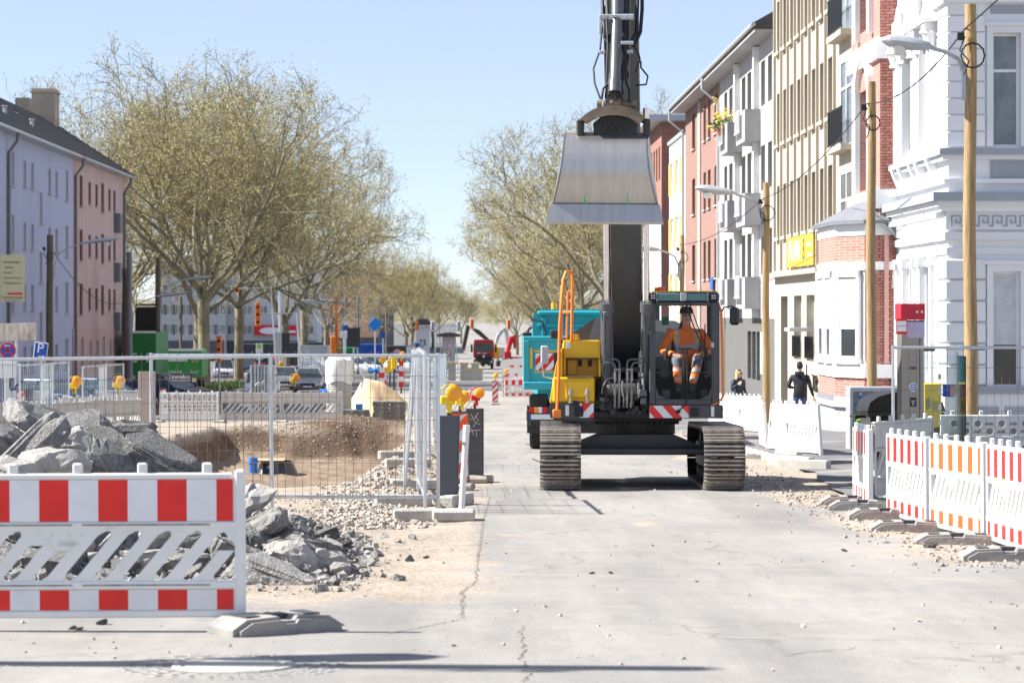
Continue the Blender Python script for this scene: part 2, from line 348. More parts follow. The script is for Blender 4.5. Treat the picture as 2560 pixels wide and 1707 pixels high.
# pavement on the right: raised asphalt sheet
pv = MB(); ys = lines([(45,120,3),(120,420,20)])
P = [(5.75+ (0 if y > 48 else (48-y)*.12), y) for y in ys]
pv.loft([[(x, y, gz(y)+.004), (x+.02, y, gz(y)+.115), (11.6, y, gz(y)+.14), (11.6, y, gz(y)-.4)] for x, y in P], closed=False, cap=False)
pv.quad((P[0][0],45,gz(45)),(11.6,45,gz(45)),(11.6,45,gz(45)+.14),(P[0][0]+.02,45,gz(45)+.115))
pv.build('pavement', 'asphalt', kind='structure')
apr = MB(); ya = lines([(33,45,1.5)])
apr.loft([[(4.9+.08*(y-33)+noise.noise(Vector((y*.7,0,0)))*.3, y, gz(y)+.03), (8, y, gz(y)+.035+.07*smooth(36,45,y)), (14, y, gz(y)+.035+.09*smooth(36,45,y))] for y in ya], closed=False, cap=False)
apr.build('driveway', 'asphalt', kind='structure')
ks = MB(); ks.cbox(-.075,.075,-.49,.49,-.12,.13,.02); ksm = ks.mesh('kerbstone', 'concrete')
for i in range(14):
    y = 45.6+i*1.02; link('kerbstone', ksm, None, 'grey concrete kerbstone along the pavement edge', 'kerbstone', 'kerbstones along the pavement', loc=(5.70+rnd.uniform(-.01,.01), y, gz(y)+.0))
for px, py, r in ((1972,1150,.3),(1985,1166,.55),(2010,1176,.9)):
    p = GP(px, py); link('kerbstone', ksm, None, 'loose pale kerbstone lying at the pavement corner', 'kerbstone', 'loose kerbstones', loc=(p.x,p.y,p.z+.06), rz=r)
pl = MB(); yl = lines([(96,420,18)])
pl.loft([[(-21.5, y, gz(y)+.14), (-15, y, gz(y)+.12), (-15, y, gz(y)-.3)] for y in yl], closed=False, cap=False); pl.build('pavement', 'asphalt', kind='structure')
# ================================================================ FACADES
mat('frame_white', (.8,.8,.8), .5, var=.03); mat('frame_brown', (.17,.13,.10), .6); mat('shutter_red', (.16,.045,.04), .6); mat('shutter_grey', (.42,.42,.44), .6)
mat('curtain', (.62,.62,.60), .8, var=.1, stretch=(8,8,.3)); mat('shutter_white', (.74,.74,.74), .55)
WC = {}
mat('pane_light', (.20,.225,.23), .08, spec=.8, var=.5, scale=1.2, orand=.6); mat('pane_brown', (.17,.155,.135), .12, spec=.7, var=.4, scale=.8, orand=.5)  # reflections in the glass are put into these pane tones
def winmesh(w, h, st):
    k = (round(w,2), round(h,2), st)
    if k in WC: return WC[k]
    fr = {'white':'frame_white','red':'shutter_red','grey':'shutter_grey','dark':'darkgrey','brown':'frame_brown','tall':'frame_white','blind':'frame_white'}[st]
    m = MB(); t = .06
    m.box(0,t,-.06,.0,0,h); m.box(w-t,w,-.06,0,0,h); m.box(t,w-t,-.06,0,0,t); m.box(t,w-t,-.06,0,h-t,h)
    if st in ('white','tall','brown','dark') and w > .75: m.box(w/2-.035,w/2+.035,-.055,.004,t,h-t)
    if st == 'tall': m.box(t,w-t,-.055,.006,h*.66,h*.66+.07)
    p = MB(); p.quad((t,-.035,t),(w-t,-.035,t),(w-t,-.035,h-t),(t,-.035,h-t))
    pm = {'red':'shutter_red','grey':'shutter_grey','tall':'pane_light','brown':'pane_brown','white':'pane_light'}.get(st, 'pane')
    if st in ('red','grey'):
        p = MB()
        for i in range(int(h/.12)): z = t+i*.12; p.quad((t,-.05,z),(w-t,-.05,z),(w-t,-.02,z+.11),(t,-.02,z+.11))
    b = None
    if st == 'blind':
        b = MB(); n = int(h*.62/.055)
        for i in range(n): z = h-t-(i+1)*.055; b.quad((t,-.005,z),(w-t,-.005,z),(w-t,-.025,z+.053),(t,-.025,z+.053))
    if st in ('white','tall'):
        b = MB(); r2 = random.Random(int(w*97+h*31)); b.quad((t,-.13,h*r2.uniform(.3,.6)),(w-t,-.13,h*.45),(w-t,-.13,h-t),(t,-.13,h-t))
        b = None
    WC[k] = (m.mesh('window', fr), p.mesh('pane', pm), b.mesh('blind', 'shutter_white') if b else None)
    return WC[k]
def facade(parent, O, U, N, wid, z0, z1, ops, wm, depth=.2, sill=None, name='wall'):
    """wall with real openings; u along U, n along N, z world height. ops: (u0,u1,za,zb,style)"""
    loc = parent.location; M = Matrix(((U[0],N[0],0,O[0]-loc.x),(U[1],N[1],0,O[1]-loc.y),(0,0,1,-loc.z),(0,0,0,1)))
    us = sorted({0, wid}|{a for o in ops for a in o[:2]}); zs = sorted({z0, z1}|{a for o in ops for a in o[2:4]})
    w = MB(M)
    for a, b in zip(us, us[1:]):
        run = None
        for c, d in zip(zs, zs[1:]):
            if any(o[0] <= (a+b)/2 <= o[1] and o[2] <= (c+d)/2 <= o[3] for o in ops):
                if run: w.quad((a,0,run[0]),(b,0,run[0]),(b,0,run[1]),(a,0,run[1])); run = None
            else: run = (run[0], d) if run else (c, d)
        if run: w.quad((a,0,run[0]),(b,0,run[0]),(b,0,run[1]),(a,0,run[1]))
    ops = [o if len(o) == 6 else tuple(o)+(depth,) for o in ops]
    for a, b, c, d, st, dp in ops:
        e = -dp
        w.quad((a,0,c),(a,e,c),(a,e,d),(a,0,d)); w.quad((b,0,c),(b,0,d),(b,e,d),(b,e,c)); w.quad((a,0,d),(a,e,d),(b,e,d),(b,0,d)); w.quad((a,0,c),(b,0,c),(b,e,c),(a,e,c))
    wo = w.build(name, wm, parent)
    for a, b, c, d, st, dp in ops:
        if st is None: continue
        fm, pm, bm = winmesh(b-a, d-c, st); X = M @ Matrix.Translation((a, -dp+.055, c))
        o = link('window', fm, parent); o.matrix_basis = X; link('pane', pm, o)
        if bm: link('blind', bm, o)
        if sill:
            s = MB(); s.box(-.06, b-a+.06, -.05, depth+.03, -.07, -.003); so = link('sill', s.mesh('sill', sill), o)
    return wo
def hexa(mb, pts, z0, z1, m=0): mb.prism([(p[0], p[1]) for p in pts], z0, z1, 'z', m)
Rz = lambda z: CZ+z
NX, PY, PX, NY = (-1,0,0), (0,1,0), (1,0,0), (0,-1,0)
# ---------------------------------------------------------------- beige office block
mat('beige', (.43,.385,.315), .8, var=.10, scale=1.2, stretch=(1,1,.15), dirt=(.40,.355,.29,.55), dscale=1.1); mat('beige_dark', (.40,.355,.295), .8, var=.1)
bb = T('office_building', 'tall beige stone office block with vertical ribs and rows of narrow windows', 'building', (11,71.8,gz(80)))
ops = []; yw = [77.6,79.4,81.3,83.1,84.9,86.8,88.7,90.5]
for z in (2.64, 5.91, 9.18):
    for y in yw: ops.append((y-71.8-.62, y-71.8+.62, Rz(z), Rz(z+1.82), 'brown'))
for z in (1.55, 4.82, 8.1): ops.append((1.5, 3.9, Rz(z), Rz(z+2.55), 'tall', .06))
ops += [(9.4,11.4,Rz(-1.55),Rz(.55),'tall'),(12.6,14.6,Rz(-1.55),Rz(.55),'tall'),(16.3,18.2,Rz(-3.55),Rz(.55),'brown')]
facade(bb, (11,71.8,0), PY, NX, 20, gz(72)-.5, Rz(13.5), ops, 'beige', .30)
for y in [76.6]+[ (a+b)/2 for a, b in zip(yw, yw[1:])]+[91.5]:
    MB().box(-.09,0,y-71.8-.07,y-71.8+.07,Rz(1.45)-gz(80),Rz(13.5)-gz(80)).build('rib', 'beige', bb)
for z in (2.64,5.91,9.18):
    for y in yw: MB().box(-.13,0,y-71.8-.66,y-71.8+.66,Rz(z)-gz(80)-.13,Rz(z)-gz(80)-.01).build('sill', 'beige_dark', bb)
MB().box(-.28,0,4.9,20,Rz(1.22)-gz(80),Rz(1.38)-gz(80)).build('cornice', 'beige_dark', bb)
for z in (1.55,4.82,8.1):
    zz = Rz(z)-gz(80); MB().box(-.38,0,1.2,4.1,zz-.18,zz-.02).build('balcony_slab', 'beige', bb)
    r = MB(); r.box(-.36,-.32,1.25,4.05,zz+1.02,zz+1.07); r.box(-.36,-.32,1.25,4.05,zz+.04,zz+.08)
    for i in range(26): y = 1.3+i*.107; r.box(-.355,-.325,y,y+.05,zz+.08,zz+1.02)
    r.build('railing', 'black', bb)
for a in (9.4, 12.6):
    r = MB(); zz = Rz(-1.5)-gz(80); r.box(-.08,-.04,a,a+2,zz+.68,zz+.72); r.box(-.08,-.04,a,a+2,zz,zz+.04)
    for i in range(17): r.box(-.075,-.045,a+.05+i*.12,a+.08+i*.12,zz+.04,zz+.68)
    r.build('railing', 'black', bb)
MB().box(.7,14,0,20,0,Rz(13.4)-gz(80)).build('body', 'beige', bb)
r = MB(); r.tube([(-.12,.35,Rz(-3.3)-gz(80)),(-.12,.35,Rz(9.2)-gz(80)),(-.12,.1,Rz(9.6)-gz(80)),(-.12,.1,Rz(13)-gz(80))], .075, 10); r.build('downpipe', 'lamp_grey', bb, True)
c_ = MB(); c_.box(-.75,-.02,9.8,11.2,Rz(-.62)-gz(80),Rz(-.5)-gz(80)); c_.build('awning', 'lamp_grey', bb)
m = MB(); n_ = 14
for k in range(n_): y = 11.2+k*.3; m.quad((-.05-.02*(k % 2),y,gz(84)-gz(80)+.15),(-.05-.02*((k+1) % 2),y+.3,gz(84)-gz(80)+.15),(-.05-.02*((k+1) % 2),y+.3,Rz(-1.66)-gz(80)+.06*math.sin(k)),(-.05-.02*(k % 2),y,Rz(-1.66)-gz(80)+.06*math.sin(k+1)))
m.build('boarding', 'paint_white', bb)
m = MB()
for pts in ([(9.6,-2.0),(9.6,-2.5)],[(9.9,-2.0),(9.35,-2.05)],[(9.2,-2.0),(9.2,-2.5),(8.95,-2.5)],[(9.2,-2.2),(9.0,-2.2)],[(8.8,-2.5),(8.8,-2.0),(8.55,-2.15),(8.8,-2.3),(8.55,-2.5)]): m.tube([(-.02,y,Rz(z)-gz(80)) for y, z in pts], .03, 5)
m.build('graffiti', 'black', bb)
mat('plan_yellow', (.60,.42,.05), .5, var=.04)
pb = T('shop_sign', 'flat yellow PLAN B sign on the beige stone wall', 'sign', (10.94, 81, Rz(2)))
MB().box(-.05,.0,-.2,6.3,-.50,.50).build('panel', 'plan_yellow', pb)
MF = Matrix(((0,0,-1,0),(-1,0,0,0),(0,1,0,0),(0,0,0,1)))   # text facing -X, reading towards the camera
text('PLAN', .98, 'sign_white', pb, Matrix.Translation((-.056,4.35,0)) @ MF, sx=1.25, ext=.01); text('B', 1.0, 'darkgrey', pb, Matrix.Translation((-.056,2.05,0)) @ MF, sx=.9)
m = MB(); [m.box(-.056,-.051,.1,1.3-.25*k,.12-.34*k,.22-.34*k) for k in range(2)]; m.build('small_print', 'sign_white', pb)
# ---------------------------------------------------------------- grey block with balconies
mat('grey_render', (.42,.41,.40), .85, var=.07, scale=.8, dirt=(.36,.35,.34,.55), dscale=.5); mat('grey_box', (.36,.36,.37), .85, var=.06); mat('white_pier', (.72,.72,.72), .8)
brickmat('grey_brick', (.085,.085,.085), (.12,.12,.115), (.19,.19,.185)); mat('roof_dark', (.06,.06,.065), .8, var=.3, scale=3)
gb = T('apartment_block', 'grey rendered apartment block with box balconies and dark brick ground floor', 'building', (11,91.8,gz(100)))
zb = gz(100); ops = []
for z in (7.69, 4.54, 1.39):
    for a, b in ((92.6,93.9),(94.8,96.1),(106.4,107.8),(108.6,109.9)): ops.append((a-91.8, b-91.8, Rz(z), Rz(z+1.67), 'dark'))
    for a, b in ((99.4,100.8),(101.5,102.9)): ops.append((a-91.8, b-91.8, Rz(z-.85), Rz(z+1.67), 'dark'))
facade(gb, (11,91.8,0), PY, NX, 20.2, Rz(-.25), Rz(10.3), ops, 'grey_render', .3)
facade(gb, (11.02,91.8,0), PY, NX, 20.2, gz(112)-.3, Rz(-.25), [(4.6,5.9,Rz(-2.6),Rz(-.75),'grey'),(6.2,7.5,Rz(-2.6),Rz(-.75),'grey'),(7.8,9.1,Rz(-2.6),Rz(-.75),'grey')], 'grey_brick', .2, name='ground_floor_wall')
for y0, y1 in ((96.2,99.3),(102.7,105.6)):
    for z in (6.42, 3.27, .12):
        a, b, c = y0-91.8, y1-91.8, Rz(z)-zb
        m = MB(); m.box(-.6,0,a,b,c,c+.16); m.box(-.6,0,a,a+.12,c+.16,c+1.2); m.box(-.6,-.5,a+.12,a+1.0,c+.16,c+1.2); m.box(-.6,0,b-.12,b,c+.16,c+1.2); m.build('balcony', 'grey_box', gb)
        m = MB(); m.box(-.7,-.66,a+1.15,b-.14,c+1.2,c+1.25); m.box(-.7,-.66,a+1.15,b-.14,c+.4,c+.44)
        for i in range(16): m.box(-.695,-.665,a+1.2+i*.11,a+1.22+i*.11,c+.4,c+1.2)
        m.build('railing', 'frame_white', gb)
for y in (95.3-.9+2.3, 103.6): MB().box(-.22,0,y-91.8,y-91.8+.35,Rz(-.2)-zb,Rz(10.0)-zb).build('pier', 'white_pier', gb)
MB().box(.6,12,0,38,0,Rz(10.2)-zb).build('body', 'grey_render', gb)
rf = MB(); rf.prism([(-.75,Rz(10.15)-zb),(-.75,Rz(10.38)-zb),(6,Rz(14.2)-zb),(12.8,Rz(10.38)-zb),(12.8,Rz(10.15)-zb)], -.05, 38.4, 'y'); rf.build('roof', 'roof_dark', gb)
gu = MB(); gu.tube([(-.78,-.1,Rz(10.3)-zb),(-.78,38.4,Rz(10.3)-zb)], .085, 8); gu.build('gutter', 'lamp_grey', gb, True)
MB().box(-.72,.0,0,38.3,Rz(10.06)-zb,Rz(10.14)-zb).build('soffit', 'grey_box', gb)
for y in (20.0, 38.2):
    d = MB(); d.tube([(-.78,y,Rz(10.2)-zb),(-.78,y-.05,Rz(9.7)-zb),(-.1,y-.1,Rz(9.1)-zb),(-.1,y-.1,gz(118)-zb)], .065, 8); d.build('downpipe', 'lamp_grey', gb, True)
d = MB(); d.box(-.08,-.02,3.1,3.9,Rz(-2.3)-zb,Rz(-.75)-zb); d.build('notice_board', 'sign_white', gb)
fl = T('balcony_flowers', 'pot of yellow flowers on the upper box balcony', 'plant', (10.35,104.6,Rz(7.2))); mat('petal', (.75,.52,.03), .6); mat('leaf', (.05,.11,.03), .7); m = MB(); m.lathe([(0,0),(.18,0),(.24,.3),(.2,.3)], 12); m.build('pot', 'brick_pot' if 'brick_pot' in MATS else mat('brick_pot', (.4,.16,.09), .8), fl)
r4 = random.Random(6); m = MB()
for i in range(260):
    c = Vector((r4.gauss(0,.28), r4.gauss(0,.5), .3+abs(r4.gauss(0,.42)))); u = Vector((r4.gauss(0,1),r4.gauss(0,1),r4.gauss(0,1))).normalized()*.07; v = u.orthogonal().normalized()*.05; m.add([c-u,c+v,c+u,c-v], [(0,1,2,3)], 1 if c.z > .75 or r4.random() < .2 else 0)
m.build('blooms', ['leaf','petal'], fl, kind='stuff')
# ---------------------------------------------------------------- red brick block
brickmat('red_brick', (.23,.105,.082), (.29,.15,.12), (.33,.28,.25))
rb = T('brick_building', 'red brick apartment house with grey framed windows below the same eaves', 'building', (11.03,112,gz(120)))
ops = []
for z in (7.95, 4.75, 1.52):
    for a, b in ((112.9,114.6),(116.4,117.7),(118.7,119.9),(124.3,126)): ops.append((a-112, b-112, Rz(z), Rz(z+1.75), 'brown'))
facade(rb, (11.03,112,0), PY, NX, 18, gz(130)-.3, Rz(10.2), ops, 'red_brick', .22, sill='concrete')
MB().box(-.06,0,9.2,10.4,gz(122)-gz(120),Rz(10)-gz(120)).build('stair_strip', 'concrete', rb)
mat('enamel_blue', (.03,.12,.5), .4)
st = MB(); st.box(-.12,-.06,2.2,3.4,Rz(1.0)-gz(120),Rz(1.55)-gz(120)); st.build('plate', 'enamel_blue', rb)
# ---------------------------------------------------------------- white house with yellow panels
mat('yellow_panel', (.74,.58,.14), .7)
wy = T('white_yellow_house', 'white rendered house with yellow panels between its windows', 'building', (11.05,130.2,gz(135)))
ops = []
for z in (6.3, 3.3, .3):
    for a in (1.0, 4.4, 7.8): ops.append((a, a+1.5, Rz(z), Rz(z+1.75), 'white'))
facade(wy, (11.05,130.2,0), PY, NX, 10.3, gz(140)-.3, Rz(9.1), ops, 'paint_white', .15)
for z in (6.3, 3.3, .3):
    for a in (2.6, 6.0, 9.35): MB().box(-.05,0,a,a+.75,Rz(z)-gz(135),Rz(z+1.75)-gz(135)).build('panel', 'yellow_panel', wy)
MB().box(.4,11,0.02,10.3,0,Rz(9.1)-gz(135)).build('body', 'paint_white', wy)
MB().box(-.12,11,-.02,10.3,Rz(9.1)-gz(135),Rz(9.28)-gz(135)).build('parapet', 'lamp_grey', wy)
# ---------------------------------------------------------------- far brick house with flat roof
brickmat('dark_red_brick', (.27,.10,.07), (.34,.135,.10), (.33,.27,.23))
fb = T('brick_building', 'dark brick house with overhanging flat roof and white lower storeys', 'building', (11,145.5,gz(150)))
ops = [(a, a+1.0, Rz(z), Rz(z+1.9), 'brown') for z in (7.6, 4.3+1.6) for a in (1.2,3.2,5.2,7.2,9.2,11.2) if z > 5.95]
facade(fb, (11,145.5,0), PY, NX, 14.5, Rz(5.3), Rz(10.8), ops, 'dark_red_brick', .2)
facade(fb, (10.96,145.5,0), PY, NX, 14.5, gz(155)-.3, Rz(5.3), [], 'paint_white', .1, name='lower_wall')
facade(fb, (11,145.5,0), PX, NY, 12, gz(145)-.3, Rz(10.8), [], 'dark_red_brick', .1, name='gable_wall')
MB().box(-.9,13,-.9,15,Rz(10.8)-gz(150),Rz(11.15)-gz(150)).build('roof', 'lamp_grey', fb)
# ---------------------------------------------------------------- pink brick house with bay
mat('pink_render', (.62,.36,.31), .8, var=.05); mat('grey_paint', (.40,.41,.43), .7, var=.05); mat('zinc', (.20,.21,.23), .5, .2)
brickmat('pink_brick', (.36,.135,.11), (.43,.185,.15), (.50,.36,.31)); mat('brick_a', (.38,.155,.125), .85, var=.15, scale=3); mat('brick_b', (.44,.20,.165), .85, var=.15, scale=3); mat('mortar', (.60,.42,.36), .9)
ph = T('bay_house', 'pink brick townhouse with white trim and a projecting ground floor bay', 'building', (10.75,66.8,gz(68)))
zb = gz(68); r = lambda z: Rz(z)-zb
ops = [(1.4,3.4,Rz(3.3),Rz(6.0),'tall'),(1.4,3.4,Rz(7.6),Rz(9.9),'tall')]
facade(ph, (10.75,66.8,0), PY, NX, 4.9, gz(70), Rz(12.5), ops, 'pink_brick', .25)
facade(ph, (10.75,66.82,0), PX, NY, 2.5, gz(66), Rz(12.5), [], 'mortar', .1, name='side_wall')
for z, h in ((6.6,.55),(2.7,.5),(7.35+2.9,.4)):
    m = MB(); m.box(-.12,0,-.1,4.9,r(z),r(z+h)); m.box(-.12,.5,-.12,-.1+.05,r(z),r(z+h)); m.build('string_course', 'paint_white', ph)
for z0, z1, y in ((3.3,6.0,2.4),(7.6,9.9,2.4)):
    m = MB(); m.box(-.14,.0,y-1.35,y-1.0,r(z0-.2),r(z1)); m.box(-.14,0,y+1.0,y+1.35,r(z0-.2),r(z1))
    n = 12
    for i in range(n):
        a0, a1 = PI*i/n, PI*(i+1)/n; q = lambda a, R: (y-math.cos(a)*R, r(z1)+math.sin(a)*R*.75)
        m.prism([q(a0,1.0),q(a0,1.38),q(a1,1.38),q(a1,1.0)], -.16, -.001, 'x')
    m.build('window_surround', 'paint_white', ph)
# bay
BP = [(11.2,71.3),(9.75,71.2),(9.75,68.0),(10.35,66.8),(11.2,66.8)]
def baypoly(o): 
    c = Vector((10.9,69.2)); return [((p[0]-10.75)+ (p[0]-c.x)*o, (p[1]-66.8)+(p[1]-c.y)*o) for p in BP]
def bayring(o0, z0, z1, nm, mt, o1=None):
    m = MB(); A = baypoly(o0); B = baypoly(o0 if o1 is None else o1); m.loft([[(x,y,r(z0)) for x,y in A],[(x,y,r(z1)) for x,y in B]]); return m.build(nm, mt, ph)
bayring(.03,-3.5,-2.5,'plinth','grey_paint'); bayring(.10,-2.5,-2.36,'plinth_cap','grey_paint'); bayring(.06,-2.36,-2.22,'plinth_cap','zinc',.01)
bayring(.0,-2.22,-1.72,'bay_base','pink_brick'); bayring(.045,-1.72,-1.36,'sill_course','paint_white'); bayring(-.02,-1.36,1.1,'bay_core','paint_white')
bayring(.03,1.1,1.32,'lintel_course','paint_white'); bayring(0,1.32,2.0,'bay_frieze','pink_brick'); bayring(.02,2.0,2.3,'bay_cornice','paint_white'); bayring(.14,2.3,2.38,'bay_gutter','zinc')
m = MB(); A = baypoly(.14); m.loft([[(x,y,r(2.385)) for x,y in A],[(.3+.15*(x-.3),2.2+.3*(y-2.2),r(3.1)) for x,y in A]]); m.build('bay_roof', 'zinc', ph)
# windows in the bay: front face and chamfered face
def bayface(p0, p1, parts):
    a = Vector((p0[0]-10.75, p0[1]-66.8)); b = Vector((p1[0]-10.75, p1[1]-66.8)); u = (b-a).normalized(); n = Vector((-u.y, u.x)); L = (b-a).length
    if n.x > 0: n = -n
    return Matrix(((u.x,n.x,0,a.x),(u.y,n.y,0,a.y),(0,0,1,0),(0,0,0,1))), L
for p0, p1 in (((9.75,71.2),(9.75,68.0)),((9.75,68.0),(10.35,66.8))):
    M, L = bayface(p0, p1, None); w = 1.0 if L > 2 else .78; u0 = (L-w)/2 if L < 2 else 1.0
    for uu in ([.35, 1.85] if L > 2 else [u0]):
        m = MB(M); m.box(uu-.13,uu,.0,.09,r(-1.36),r(1.1)); m.box(uu+w,uu+w+.13,0,.09,r(-1.36),r(1.1)); m.box(uu-.13,uu+w+.13,0,.12,r(.92),r(1.1)); m.box(uu-.16,uu+w+.16,0,.15,r(-1.36),r(-1.24)); m.build('window_surround', 'paint_white', ph)
        fm, pm, bm = winmesh(w, 2.1, 'blind'); o = link('window', fm, ph); o.matrix_basis = M @ Matrix.Translation((uu, .055, r(-1.22))); link('pane', pm, o); link('blind', bm, o)
    m = MB(M); m.cbox(-.06,.08,-.02,.07,r(-1.36),r(1.1),.01); m.box(-.08,.1,-.02,.1,r(-.25),r(.05)); m.build('corner_post', 'paint_white', ph)
# single bricks of the side wall facing the camera (and the bay's flank)
bms = []
for k, mt in enumerate(('brick_a','brick_b','brick_a')):
    b_ = MB(); b_.cbox(-.112,.112,-.03,.03,-.033,.033,.004); bms.append(b_.mesh('brick', mt))
wall = MB(); cnt = 0; rest = MB()
def lay(x0, x1, yy, za, zb_):
    global cnt
    row = 0; z = za
    while z < zb_-.03:
        x = x0+(.12 if row % 2 else .0)
        while x < x1-.02:
            w0, w1 = x, min(x+.224, x1)
            cx = (w0+w1)/2
            if w1-w0 > .2 and cnt < 300:
                o = link('brick', bms[rnd.randrange(3)], ph); o.location = (cx, yy+rnd.uniform(-.004,.004), z+.036); cnt += 1
            else: rest.cbox(w0, w1, yy-.03, yy+.03, z+.003, z+.069, .004, rnd.randrange(2))
            x += .24
        if row % 2 and x0+.12-x0 > .05: rest.cbox(x0, x0+.106, yy-.03, yy+.03, z+.003, z+.069, .004, rnd.randrange(2))
        z += .08; row += 1
lay(.0,.5,.0,r(-2.2),r(-1.74)); 
lay(-.36,.5,-.03,r(-1.34),r(1.08)); lay(-.38,.5,-.03,r(1.34),r(1.98)); lay(-.36,.5,-.03,r(-2.2),r(-1.74))
lay(.02,.46,.0,r(3.25),r(6.58)); lay(.02,.46,.0,r(7.2),r(10.2))
rest.build('brickwork', ['brick_a','brick_b'], ph, kind='stuff')
MB().box(.1,.22,-.085,-.05,r(-1.34),r(2.0)).build('trim_strip', 'pink_render', ph)
d = MB(); d.tube([(.47,-.12,r(-3.2)),(.47,-.12,r(1.9)),(.2,-.2,r(2.2)),(-.1,-.25,r(2.35))], .055, 8); d.build('downpipe', 'lamp_grey', ph, True)
m = MB(); m.lathe([(.62,0),(.62,.9)], 14, 0, Matrix.Translation((.25,-1.0,r(.62))) @ Matrix.Rotation(PI/2,4,'Y').to_4x4(), PI*.5, PI*1.5)
m.build('porch_hood', 'white_plastic', ph)
MB().box(.3,6,.05,4.8,0,r(12.4)).build('body', 'pink_render', ph)
m = MB(); m.prism([(-.35,r(10.6)),(.5,r(12.6)),(.5,r(12.9)),(-.55,r(10.65))], -.1, 2.2, 'y'); m.build('dormer_roof', 'zinc', ph)
# ---------------------------------------------------------------- white ornate corner house
mat('stucco', (.74,.74,.75), .7, var=.03, scale=1, dirt=(.66,.66,.66,.6), dscale=.7); mat('stucco_grey', (.33,.35,.39), .6, var=.05)
wh = T('corner_house', 'ornate white stucco corner house with cornices, rustication and grey string courses', 'building', (11.2,59.7,gz(60)))
zb = gz(60); r = lambda z: Rz(z)-zb
Y0, Y1, XE = 59.7, 66.8, 16.0
facade(wh, (11.2,Y0,0), PX, NY, XE-11.2, gz(60)-.3, Rz(10), [(1.03,1.68,Rz(3.85),Rz(6.5),'tall'),(1.03,1.68,Rz(-1.75),Rz(.95),'blind'),(3.2,4.0,Rz(3.85),Rz(6.5),'tall')], 'stucco', .22)
facade(wh, (11.2,Y0,0), PY, NX, Y1-Y0, gz(64)-.3, Rz(10), [(1.9,2.9,Rz(-1.6),Rz(1.1),'tall'),(4.2,5.2,Rz(-1.6),Rz(1.1),'tall'),(1.6,2.8,Rz(4.1),Rz(6.6),'tall'),(4.3,5.5,Rz(4.1),Rz(6.6),'tall')], 'stucco', .3)
def ring(z0, z1, p, mt, nm):
    m = MB(); m.box(-p, XE-11.2, -p, 0-.001, r(z0), r(z1)); m.box(-p, -.001, 0, Y1-Y0+.0, r(z0), r(z1)); return m.build(nm, mt, wh)
ring(-3.4,-1.9,.10,'stucco','plinth'); ring(-1.9,-1.72,.16,'stucco_grey','plinth_cap'); ring(1.35,1.5,.05,'stucco','moulding')
ring(1.68,1.86,.10,'stucco','moulding'); ring(1.92,2.34,.07,'stucco','frieze'); ring(2.34,2.46,.2,'stucco','cornice'); ring(2.46,2.58,.3,'stucco','cornice'); ring(2.58,2.78,.42,'stucco_grey','cornice_top')
ring(3.0,3.1,.12,'stucco','moulding'); ring(3.55,3.66,.16,'stucco','moulding'); ring(3.66,3.80,.24,'stucco_grey','sill_course'); ring(7.2,7.5,.15,'stucco','moulding')
# greek key on the frieze
gk = MB(); W0 = .32
for i in range(14):
    a = .05+i*W0
    for x0, x1, z0, z1 in ((0,.03,0,.26),(.03,.24,.23,.26),(.21,.24,.07,.23),(.1,.21,.07,.1),(.1,.13,.1,.17),(.24,.32,0,.03),(.0,.0,.0,.0)):
        if x1 > x0: gk.box(a+x0, a+x1, -.095, -.071, r(1.99)+z0, r(1.99)+z1)
gk.build('key_frieze', 'stucco_grey', wh)
dn = MB()
for i in range(44): dn.box(-.28,-.0705,.05+i*.16,.13+i*.16,r(2.2),r(2.33))
dn.build('dentils', 'stucco', wh)
qb = MB(); qb.cbox(-.10,.86,-.10,.0,0,.46,.035); qm = qb.mesh('quoin', 'stucco')
qb = MB(); qb.cbox(-.10,-.0,.0,1.3,0,.46,.035); qm2 = qb.mesh('quoin', 'stucco')
for i in range(6):
    for q in (qm, qm2):
        o = link('quoin', q, wh); o.location = (0, 0, r(-1.70)+i*.495)
qb = MB(); qb.cbox(-.05,.86,-.05,.0,0,.36,.02); qm3 = qb.mesh('quoin', 'stucco'); qb = MB(); qb.cbox(-.05,0,0,1.2,0,.36,.02); qm4 = qb.mesh('quoin', 'stucco')
for i in range(15):
    for q in (qm3, qm4):
        o = link('quoin', q, wh); o.location = (0, 0, r(3.84)+i*.385)
for x0, x1, z0, z1 in ((1.03,1.68,-1.75,.95),(1.03,1.68,3.85,6.5)):
    m = MB(); m.box(x0-.14,x0,-.08,0,r(z0),r(z1+.0)); m.box(x1,x1+.14,-.08,0,r(z0),r(z1)); m.box(x0-.14,x1+.14,-.08,0,r(z1),r(z1+.16)); m.box(x0-.2,x1+.2,-.16,0,r(z1+.16),r(z1+.24)); m.build('window_surround', 'stucco', wh)
m = MB(); m.box(.98,1.9,-.03,-.001,r(3.12),r(3.52)); m.build('apron_panel', 'stucco_grey', wh)
m = MB(); m.box(.98,1.9,-.03,-.001,r(6.95),r(7.15)); m.build('apron_panel', 'stucco_grey', wh)
for y in (1.55,3.1,3.95,5.5,6.5):
    m = MB(); m.box(-.16,0,y-.14,y+.14,r(-1.7),r(1.3)); m.box(-.2,0,y-.19,y+.19,r(1.1),r(1.34)); m.build('pilaster', 'stucco', wh)
    m = MB(); m.box(-.18,0,y-.15,y+.15,r(3.82),r(6.3)); m.lathe([(.17,0),(.14,.1),(.2,.3),(.26,.36),(.26,.42)], 12, 0, Matrix.Translation((-.14,y,r(6.3)))); m.box(-.32,0,y-.24,y+.24,r(6.72),r(6.9)); m.build('pilaster', 'stucco', wh)
    m = MB(); m.prism([(-.001,r(3.0)),(-.2,r(3.45)),(-.28,r(3.66)),(-.001,r(3.66))], y-.12, y+.12, 'y'); m.build('console', 'stucco', wh)
